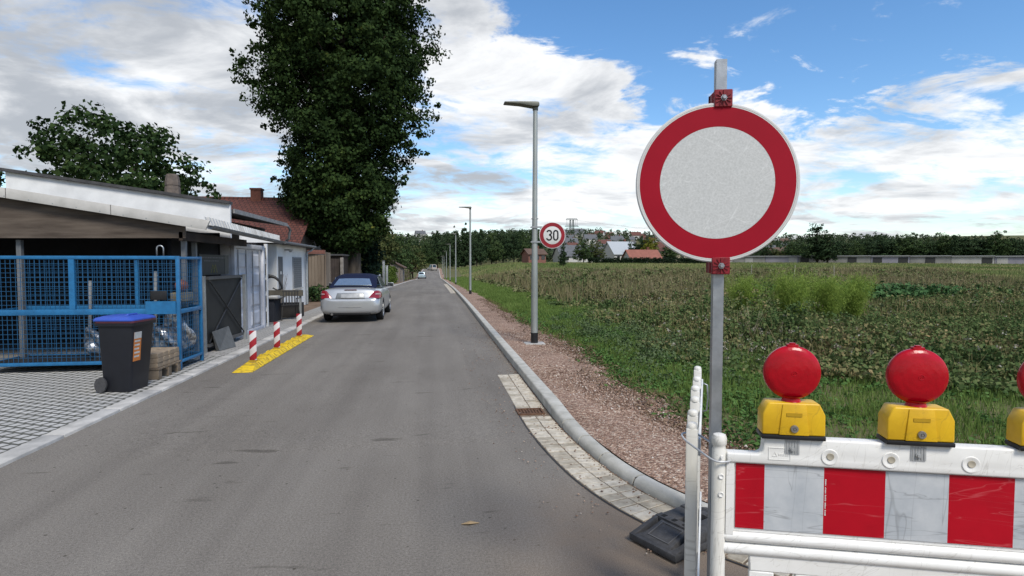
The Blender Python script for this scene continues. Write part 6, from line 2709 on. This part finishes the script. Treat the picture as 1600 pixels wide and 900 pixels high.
# a tall pale plant at the front and two thin stakes in the field
s = MB()
for k in range(9):
    a = random.uniform(0, 6.28)
    s.tube([(0, 0, 0), (.08 * math.cos(a), .08 * math.sin(a), .3), (.25 * math.cos(a), .2 * math.sin(a), random.uniform(.55, .8))], [.009, .007, .003], 5)
o = s.build('pale_plant', mat('pale_straw', (.30, .27, .17), .8))
o.location = (6.6, 11.2, float(ground_at(6.6, 11.2)))
tag(o, 'pale dry plant with forked stalks in the dark weeds', 'plant')
for (x0, y0, ln_, lb) in ((27.5, 41.0, .12, 'leaning pale stake in the field, right of the leafy patch'), (30.5, 52.0, 0, 'upright pale stake in the field, farther off'), (34.0, 45.0, -.05, 'pale stake in the field near the right side')):
    s = MB()
    s.tube([(0, 0, -.1), (ln_ * 1.2, 0, 1.55)], .022, 6)
    o = s.build('stake', mat('pale_stake', (.42, .40, .34), .7))
    o.location = (x0, y0, float(ground_at(x0, y0)))
    tag(o, lb, 'stake')

# ================================================================== background
bg_leaf = [leaf_mat('far_leaf_dark', [(0, (.013, .024, .012)), (.6, (.024, .042, .018)), (1, (.045, .066, .028))], gain=1.5, trans=.15, patch=.4, pscale=.25),
           leaf_mat('far_leaf_mid', [(0, (.020, .036, .014)), (.6, (.038, .062, .022)), (1, (.066, .09, .034))], gain=1.4, trans=.15, patch=.4, pscale=.25),
           leaf_mat('far_leaf_olive', [(0, (.034, .044, .016)), (.6, (.060, .072, .026)), (1, (.10, .105, .04))], gain=1.3, trans=.15, patch=.4, pscale=.25),
           leaf_mat('far_leaf_yellow', [(0, (.07, .085, .014)), (.6, (.15, .16, .022)), (1, (.24, .22, .04))], trans=.2, patch=.3, pscale=.4),
           leaf_mat('far_leaf_purple', [(0, (.020, .010, .010)), (.6, (.042, .020, .018)), (1, (.07, .04, .03))], trans=.15)]
protos = {}


def far_tree(kind, tone, x, y, h, w, label, group='trees beyond the field and lane', name=None, sink=.2):
    key = (kind, tone)
    if key not in protos:
        if kind == 'round':
            lobes = [(0, 0, .62, .30, .30, .26), (-.16, .05, .48, .24, .26, .22), (.17, -.04, .50, .24, .24, .24), (.03, .1, .78, .20, .2, .17), (0, -.1, .34, .30, .28, .18), (.12, .12, .30, .26, .26, .18)]
            n_, per, cr, lf = 150, 26, .075, .040
        elif kind == 'column':
            lobes = [(0, 0, .75, .12, .12, .24), (.03, 0, .45, .18, .18, .25), (-.08, .02, .35, .17, .17, .22), (.08, 0, .25, .18, .18, .18)]
            n_, per, cr, lf = 130, 26, .055, .032
        else:
            lobes = [(0, 0, z_, (1 - z_) * .26 + .02, (1 - z_) * .26 + .02, .03) for z_ in np.linspace(.08, .97, 15)]
            n_, per, cr, lf = 170, 20, .040, .034
        lob = np.array(lobes)
        vol = (lob[:, 3] * lob[:, 4] * lob[:, 5]) ** (.8 if kind == 'spruce' else 1)
        pick = rng.choice(len(lob), n_, p=vol / vol.sum())
        d_ = unit(rng.normal(size=(n_, 3)))
        C = lob[pick, :3] + d_ * lob[pick, 3:] * (rng.uniform(0, 1, n_) ** .4)[:, None]
        V, F = clump_leaves(C, cr * rng.uniform(.6, 1.35, n_), per, lf, d_, .6)
        crown = face_mesh('crown', V, F, bg_leaf[tone])
        s = MB()
        s.tube([(0, 0, -.03), (.01, 0, .25), (0, .01, .55), (0, 0, .85)], [.022, .016, .011, .004], 6)
        for k in range(5):
            a = k * 1.3
            limb(s, (0, 0, .22 + k * .07), (.2 * math.cos(a), .2 * math.sin(a), .42 + k * .08), .008, .002, .05, 3, 4)
        trunk = s.build('trunk', bark_dark)
        protos[key] = (crown.data, trunk.data)
        bpy.data.objects.remove(crown)
        bpy.data.objects.remove(trunk)
    t = empty(name or {'round': 'broadleaf_tree', 'column': 'slender_tree', 'spruce': 'spruce_tree'}[kind], (x, y, float(height(x, y)) - sink), random.uniform(0, 6.28), label, 'tree', group)
    t.scale = (w / .95, w / .95, h)
    for nm, me in zip(('crown', 'trunk'), protos[key]):
        o = bpy.data.objects.new(nm, me)
        COL.objects.link(o)
        o.parent = t
    return t


def place(px, dist):
    """a bearing measured on the photograph's compass (0 = along the camera) turned into ground coordinates"""
    a = math.atan((px - 800) / 895.0) + R(7.7)
    return dist * math.sin(a), dist * math.cos(a)


ordn = ['first', 'second', 'third', 'fourth', 'fifth', 'sixth', 'seventh', 'eighth', 'ninth', 'tenth', 'eleventh', 'twelfth', 'thirteenth', 'fourteenth', 'fifteenth', 'sixteenth', 'seventeenth', 'eighteenth', 'nineteenth', 'twentieth']
# band at the end of the lane: (bearing, distance, height, width, kind, tone)
band = [(586, 66, 8.0, 7, 'round', 2), (604, 92, 8.6, 8, 'round', 1), (628, 100, 8.8, 8, 'round', 1), (645, 128, 8.2, 8, 'round', 2), (664, 236, 12.0, 9, 'round', 1), (655, 240, 12, 9, 'round', 0), (684, 228, 15.5, 10, 'round', 0), (674, 224, 8.5, 8, 'round', 1),
        (699, 232, 15.5, 10, 'round', 0), (712, 206, 16.5, 13, 'spruce', 0), (726, 204, 17.2, 15, 'spruce', 0), (735, 205, 13.0, 9, 'round', 0), (752, 200, 13.5, 10, 'round', 0), (768, 205, 13.5, 10, 'round', 1), (786, 200, 12.5, 10, 'round', 0),
        (803, 195, 12.0, 10, 'round', 0), (818, 205, 12.5, 9, 'round', 1), (838, 210, 11.0, 9, 'round', 0), (745, 178, 9, 8, 'round', 0), (775, 180, 8.5, 8, 'round', 1)]
for i, (px, dist, h, w, kd, tone) in enumerate(band):
    x, y = place(px, dist)
    lb = '%s tree from the left in the dark band closing the lane, %s' % (ordn[i], {'round': 'bushy', 'spruce': 'a pointed spruce', 'column': 'slender'}[kd])
    order_key = lb
    far_tree(kd, tone, x, y, h, w, lb, 'trees closing off the lane')
# free-standing trees and bushes in the middle distance
for (px, dist, h, w, kd, tone, lb) in ((880, 112, 5.2, 4.6, 'column', 0, 'small dark upright tree standing alone under the 30 sign'), (1002, 178, 9.0, 8, 'round', 0, 'dark tree left of the yellow-green one behind the hedge'),
                                       (1014, 176, 8.6, 9, 'round', 3, 'bright yellow-green tree behind the long hedge'), (1276, 186, 12.9, 17, 'column', 0, 'tallest dark pointed tree standing before the low garages'),
                                       (1292, 186, 9.5, 15, 'column', 0, 'dark tree against the right flank of the tallest one'), (930, 172, 6.5, 8, 'round', 2, 'olive bush behind the left end of the hedge'),
                                       (912, 168, 7.2, 8, 'round', 1, 'green bush next to the far grey roofs'), (1048, 176, 6.5, 9, 'round', 1, 'green bush right of the yellow-green tree'), (985, 190, 8, 7, 'column', 0, 'dark slender tree beside the white roofed house'), (632, 112, 5.2, 5, 'round', 4, 'dark purple-leaved shrub beside the far fence')):
    x, y = place(px, dist)
    far_tree(kd, tone, x, y, h, w, lb, 'single trees in the middle distance')
row = [(1150, 225, 8.5, 'round', 0), (1172, 228, 9.0, 'round', 0), (1196, 240, 10.5, 'round', 0), (1218, 238, 9, 'round', 2), (1238, 236, 11.0, 'round', 1), (1256, 232, 12.5, 'round', 1), (1318, 230, 11.5, 'round', 0), (1336, 228, 11.5, 'round', 1), (1352, 236, 12.0, 'round', 0),
       (1372, 230, 11.5, 'round', 0), (1388, 226, 13.0, 'round', 0), (1406, 232, 13.5, 'spruce', 0), (1420, 226, 11.5, 'round', 1), (1444, 228, 12.0, 'round', 0), (1470, 230, 12.5, 'round', 1), (1498, 226, 12.0, 'round', 0), (1528, 228, 12.5, 'round', 0), (1560, 226, 12, 'round', 1), (1592, 230, 13, 'round', 0)]
for i, (px, dist, h, kd, tone) in enumerate(row):
    x, y = place(px, dist)
    far_tree(kd, tone, x, y, h * random.uniform(.62, .95), h * (random.uniform(.75, 1.2) if kd == 'round' else .6), '%s tree from the left in the dark row behind the low garages' % ordn[i], 'trees behind the garages')

# long dark hedge
hx0, hy0 = place(920, 150)
hx1, hy1 = place(1130, 156)
nC = 900
tt = rng.uniform(0, 1, nC)
C = np.stack([hx0 + (hx1 - hx0) * tt, hy0 + (hy1 - hy0) * tt + rng.uniform(-.6, .6, nC), np.zeros(nC)], 1)
C[:, 2] = height(C[:, 0], C[:, 1]) + rng.uniform(.1, 1.5, nC)
V, F = clump_leaves(C, .45, 22, .26, None, 0, .8)
he = face_mesh('long_hedge', V, F, leaf_mat('hedge_blackgreen', [(0, (.010, .020, .011)), (.7, (.020, .036, .018)), (1, (.035, .052, .026))], trans=.1))
tag(he, 'long clipped blackish hedge crossing the far side of the field', 'hedge')


def house(name, x, y, rz, w, d, h, rh, wall, roof, label, group=None, windows=3, base=.3, dormer=False):
    t = empty(name, (x, y, float(height(x, y)) - base), rz, label, 'house', group)
    s = MB()
    s.box(-w / 2, w / 2, -d / 2, d / 2, 0, h + base)
    z0 = h + base
    s.add([(-w / 2 + .05, -d / 2 + .05, z0 + .001), (-w / 2 + .05, d / 2 - .05, z0 + .001), (-w / 2 + .05, 0, z0 + rh - .1), (w / 2 - .05, -d / 2 + .05, z0 + .001), (w / 2 - .05, d / 2 - .05, z0 + .001), (w / 2 - .05, 0, z0 + rh - .1)], [(0, 1, 2), (3, 5, 4), (0, 2, 5, 3), (1, 4, 5, 2)])
    s.build('wall', wall, t)
    s = MB()
    ov = .4
    for sg in (-1, 1):
        e = d / 2 + ov
        zz_ = z0 - ov * rh / (d / 2)
        b4 = [(-w / 2 - ov, sg * e, zz_), (w / 2 + ov, sg * e, zz_), (w / 2 + ov, sg * .001, z0 + rh), (-w / 2 - ov, sg * .001, z0 + rh)]
        t4 = [(px_, py_, pz_ + .16) for px_, py_, pz_ in b4]
        if sg > 0:
            b4.reverse(); t4.reverse()
        s.hexa(b4, t4)
    r_ = s.build('roof', roof, t)
    s = MB()
    s.box(w * .2, w * .2 + .7, .3, .9, z0 + rh * .4, z0 + rh + .9)
    s.build('chimney', brick_m, r_)
    for k in range(windows):
        s = MB()
        xx = -w / 2 + w * (k + .5) / windows
        s.box(xx - .5, xx + .5, -d / 2 - .06, -d / 2 - .004, base + h * .42, base + h * .42 + 1.1)
        s.build('window', dark_glass, t)
    if dormer:
        for k in (-1, 1):
            s = MB()
            s.box(k * w * .22 - .9, k * w * .22 + .9, -d * .36, -d * .1, z0 + rh * .28, z0 + rh * .75)
            s.build('dormer', wall, t)
    return t


wallw = mat('far_white_wall', (.55, .54, .51), .9)
wallc = mat('far_cream_wall', (.46, .40, .29), .9)
walls_ = [wallw, wallc, mat('far_grey_wall', (.36, .35, .33), .9)]
roofr = mat('far_red_roof', (.13, .055, .042), .85, 0, .15, 1)
roofo = mat('far_orange_roof', (.27, .105, .075), .85, 0, .12, 1)
roofg = mat('far_grey_roof', (.12, .125, .135), .8, 0, .15, 1)
roofb = mat('far_brown_roof', (.12, .075, .055), .85, 0, .15, 1)
for (px, dist, rz, w, d, h, rh, wl, rf, lb) in ((1002, 168, .05, 9, 6, 1.6, 2.2, wallw, roofo, 'low house with an orange roof behind the long hedge'), (968, 196, .2, 9, 9, 3.2, 4.0, wallw, mat('pale_blue_roof', (.42, .45, .47), .5), 'white house with a pale shiny roof behind the hedge'),
                                                (1046, 186, -.1, 8, 8, 4.0, 2.6, wallc, roofr, 'cream house with a reddish roof right of the yellow-green tree'), (900, 200, .1, 14, 9, 2.6, 3.6, wallw, roofg, 'long grey roofed house left of the hedge'),
                                                (940, 205, -.1, 13, 8, 2.4, 3.2, walls_[2], roofg, 'low dark grey barn roof behind the hedge bushes'), (834, 150, .3, 5, 4, 2.6, 1.2, mat('far_brick_wall', (.22, .10, .075), .9), roofb, 'small reddish brick hut at the far edge of the field'),
                                                (657, 560, .2, 9, 8, 8, 3, wallw, roofg, 'pale tall house showing above the trees left of the lane end')):
    x, y = place(px, dist)
    house('far_house', x, y, rz - R(7.7) * 0, w, d, h, rh, wl, rf, lb, None, 3, .5)

# houses scattered over the hillside: three kinds that only their roofs tell apart
hs = np.random.default_rng(5)
kinds = ((roofr, 'tiny red roofed house high on the far hillside'), (roofg, 'tiny grey roofed house high on the far hillside'), (roofb, 'tiny brown roofed house high on the far hillside'))
first = {}
spots = []
tries = 0
while len(spots) < 70 and tries < 4000:
    tries += 1
    px = hs.uniform(872, 1225)
    dist = hs.uniform(330, 600)
    x, y = place(px, dist)
    if all((x - a) ** 2 + (y - b) ** 2 > 15 ** 2 for a, b in spots):
        spots.append((x, y))
for i, (x, y) in enumerate(spots):
    k = int(hs.choice(3, p=[.42, .33, .25]))
    wl = walls_[int(hs.choice(3, p=[.6, .2, .2]))]
    key = (k, wl.name)
    rz = hs.uniform(-.6, .6)
    if key not in first:
        first[key] = house('hillside_house', x, y, rz, 10, 8, 4.2, 3.6, wl, kinds[k][0], kinds[k][1], 'houses on the hillside', 3, 1.0)
    else:
        c = copy_thing(first[key])
        c.location = (x, y, float(height(x, y)) - 1.0)
        c.rotation_euler = (0, 0, rz)
        s_ = hs.uniform(.65, 1.0)
        c.scale = (s_, s_, s_)

# trees of the hillside: one wooded mass
nC = 5200
px_ = rng.uniform(380, 1680, nC)
dd = rng.uniform(285, 640, nC)
aa = np.arctan((px_ - 800) / 895.0) + R(7.7)
hx, hy = dd * np.sin(aa), dd * np.cos(aa)
sx_, sy_ = np.array([q[0] for q in spots]), np.array([q[1] for q in spots])
dmin = np.sqrt(((hx[:, None] - sx_) ** 2 + ((hy + 6)[:, None] - sy_) ** 2).min(1))
keep = (dmin > 9) & ~((px_ > 872) & (px_ < 1225) & (rng.uniform(0, 1, nC) < .55))
hx, hy = hx[keep], hy[keep]
hz = height(hx, hy)
th_ = rng.uniform(4.5, 9.5, len(hx))
parts = []
for f, rr_ in ((.35, .34), (.6, .30), (.85, .20)):
    C = np.stack([hx + rng.normal(size=len(hx)), hy + rng.normal(size=len(hx)), hz + th_ * f], 1)
    parts.append(clump_leaves(C, th_ * rr_, 16, 1.25, None, 0, .9))
V, F = merge(parts)
tag(face_mesh('hillside_wood', V, F, leaf_mat('hill_leaf', [(0, (.022, .036, .020)), (.6, (.042, .060, .030)), (1, (.075, .092, .045))], gain=1.4, trans=.1, patch=.5, pscale=.04)), 'wooded hillside with trees merging into one mass', 'wood', kind='stuff')

# low garages across the far right of the field
gA, gB = place(1100, 196), place(1620, 200)
gm = [mat('garage_grey', (.26, .255, .24), .9, 0, .15, .6), mat('garage_pale', (.40, .39, .37), .85, 0, .1, .6), mat('garage_lilac', (.27, .26, .30), .85, 0, .1, .6)]
gdark = mat('garage_dark_door', (.035, .036, .036), .8)
L_ = math.dist(gA, gB)
ga = math.atan2(gB[1] - gA[1], gB[0] - gA[0])
nG = 9
for k in range(nG):
    t0_ = k / nG
    x, y = gA[0] + (gB[0] - gA[0]) * (t0_ + .5 / nG), gA[1] + (gB[1] - gA[1]) * (t0_ + .5 / nG)
    w = L_ / nG - .1
    t = empty('garage_block', (x, y, float(height(x, y)) - .4), ga, '%s low flat-roofed garage block from the left across the field' % ordn[k], 'garages', 'low garage blocks across the field')
    s = MB()
    s.box(-w / 2, w / 2, -2.5, 2.5, 0, 2.5)
    s.build('wall', gm[k % 3 if k not in (1, 4) else 0], t)
    s = MB()
    s.box(-w / 2 - .02, w / 2 + .02, -2.9, 2.8, 2.501, 2.72)
    s.build('roof', mat('garage_roof', (.34, .35, .36), .7, .1), t)
    nd = int(w // 3)
    for q in range(nd):
        if (k * 7 + q * 3) % 5 < 2:
            s = MB()
            xx = -w / 2 + w * (q + .5) / nd
            s.box(xx - 1.1, xx + 1.1, -2.56, -2.503, .3, 2.2)
            s.build('door', gdark if (q + k) % 2 else gm[1], t)

# power pylon on the hill
px_, py_ = place(893, 640)
pyl = empty('power_pylon', (px_, py_, float(height(px_, py_)) - .5), R(10), 'steel lattice power pylon on the hilltop behind the 30 sign', 'pylon')
psteel = mat('pylon_steel', (.16, .19, .185), .6, .3)
s = MB()
H = 20.0
for lx in (-1.7, 1.7):
    for (ox, oy) in ((-.9, -.9), (.9, -.9), (.9, .9), (-.9, .9)):
        s.tube([(lx + ox * 1.3, oy * 1.3, 0), (lx + ox * .6, oy * .6, H)], .22, 5)
    for k in range(8):
        z0, z1 = H * k / 8, H * (k + 1) / 8
        f0, f1 = 1.3 - .7 * k / 8, 1.3 - .7 * (k + 1) / 8
        s.tube([(lx - .9 * f0, -.9 * f0, z0), (lx + .9 * f1, -.9 * f1, z1)], .11, 4)
        s.tube([(lx + .9 * f0, -.9 * f0, z0), (lx - .9 * f1, -.9 * f1, z1)], .11, 4)
s.build('tower', psteel, pyl)
for z, w in ((H * .62, 8.2), (H, 7.0)):
    s = MB()
    for oy in (-.55, .55):
        s.tube([(-w, oy * .4, z), (w, oy * .4, z)], .26, 5)
        s.tube([(-w, oy * .4, z), (-w * .8, oy, z + 1.4), (w * .8, oy, z + 1.4), (w, oy * .4, z)], .15, 5)
    for k in range(12):
        a = -w * .8 + 1.6 * w * k / 12
        s.tube([(a, -.5, z), (a + .8 * w / 12, -.5, z + 1.4), (a + 1.6 * w / 12, -.5, z)], .1, 4)
    s.build('crossarm', psteel, pyl)
s = MB()
for x in (-6.5, -4.6, -2.6, 2.6, 4.6, 6.5):
    s.tube([(x, 0, H), (x, 0, H * .62 + 1.4)], .14, 4)
s.pieces('insulator', psteel, pyl)
pyw = root_matrix(pyl)
for k, (xx, z) in enumerate(((7.8, H * .62), (-7.8, H * .62), (6.5, H))):
    a = pyw @ Vector((xx, 0, z - .6))
    b = Vector(place(1330, 900) + (0,))
    b.z = a.z - 6
    pts = [a.lerp(b, q / 16) - Vector((0, 0, 9 * 4 * (q / 16) * (1 - q / 16))) for q in range(17)]
    s = MB()
    s.tube(pts, .07, 4)
    tag(s.build('power_line', psteel), ('lower near power line sagging away from the pylon', 'lower far power line sagging away from the pylon', 'upper power line sagging away from the pylon')[k], 'power line')

# left of the lane: clipped hedge, posts, small hut, mesh fence
hm = leaf_mat('clipped_hedge_leaf', [(0, (.028, .045, .010)), (.6, (.055, .085, .016)), (1, (.09, .12, .03))], gain=1.4, trans=.15, patch=.3, pscale=1)


def clipped_hedge(x0, x1, y0, y1, h, n_, label):
    C = np.stack([rng.uniform(x0, x1, n_), rng.uniform(y0, y1, n_), rng.uniform(.1, h, n_)], 1)
    C[:, 2] += height(C[:, 0], C[:, 1])
    V, F = clump_leaves(C, .28, 22, .17, None, 0, .9)
    o = face_mesh('clipped_hedge', V, F, hm)
    tag(o, label, 'hedge')


clipped_hedge(-5.1, -4.35, 51, 68, 1.7, 520, 'clipped yellowish green hedge beside the left edge of the lane')
clipped_hedge(-4.9, -4.3, 78, 104, 1.6, 380, 'far clipped hedge beside the left edge of the lane')
for k, (x0, y0, h, lb) in enumerate(((-4.1, 47.5, 2.1, 'left grey post at the near end of the clipped hedge'), (-3.98, 49.2, 1.75, 'right grey post at the near end of the clipped hedge'))):
    s = MB()
    s.box(-.09, .09, -.09, .09, -.2, h)
    s.box(-.11, .11, -.11, .11, h + .001, h + .05)
    o = s.build('gate_post', galv_dull, bevel=.01)
    o.location = (x0, y0, float(height(x0, y0)))
    tag(o, lb, 'post')
hut = empty('garden_hut', (-5.6, 76, float(height(-5.6, 76))), 0, 'small garden hut with a low brown roof behind the clipped hedge', 'hut')
s = MB()
s.box(-1.6, 1.6, -2, 2, -.2, 1.9)
s.add([(-1.6, -2, 1.901), (1.6, -2, 1.901), (0, -2, 2.7), (-1.6, 2, 1.901), (1.6, 2, 1.901), (0, 2, 2.7)], [(0, 1, 2), (3, 5, 4), (0, 2, 5, 3), (1, 4, 5, 2)])
s.build('wall', concrete_wall, hut)
s = MB()
for e in (-1, 1):
    b4 = [(e * 1.95, -2.3, 1.78), (e * 1.95, 2.3, 1.78), (e * .001, 2.3, 2.76), (e * .001, -2.3, 2.76)]
    t4 = [(a, b, c + .1) for a, b, c in b4]
    if e < 0:
        b4.reverse(); t4.reverse()
    s.hexa(b4, t4)
s.build('roof', roofb, hut)
mf = empty('mesh_fence', (-4.2, 80, float(height(-4.2, 80))), 0, 'wire fence with wooden posts beyond the clipped hedge', 'fence')
W = dict(parent=mf, world=True)
for k in range(9):
    y0 = 70 + k * 4.2
    s = MB()
    s.box(-4.25, -4.13, y0, y0 + .12, zr1(y0) - .2, zr1(y0) + 1.75)
    s.build('post', tanb, **W)
s = MB()
for k in range(8):
    y0, y1 = 70.12 + k * 4.2, 70 + (k + 1) * 4.2
    for q in range(7):
        s.tube([(-4.19, y0, zr1(y0) + .2 + q * .23), (-4.19, y1, zr1(y1) + .2 + q * .23)], .012, 4)
s.build('wires', dark_steel, **W)

# a dead leaf on the asphalt
s = MB()
s.add([(-.06, 0, .004), (-.01, -.022, .012), (.06, .004, .003), (0, .026, .010), (0, 0, .016), (-.06, 0, .001), (-.01, -.022, .009), (.06, .004, 0), (0, .026, .007), (0, 0, .013)],
      [(0, 1, 4), (1, 2, 4), (2, 3, 4), (3, 0, 4), (6, 5, 9), (7, 6, 9), (8, 7, 9), (5, 8, 9), (0, 5, 6, 1), (1, 6, 7, 2), (2, 7, 8, 3), (3, 8, 5, 0)])
o = s.build('dead_leaf', mat('dead_leaf_tan', (.40, .28, .15), .8))
o.location = (.22, 3.63, .003)
tag(o, 'single tan dead leaf lying on the asphalt', 'leaf')
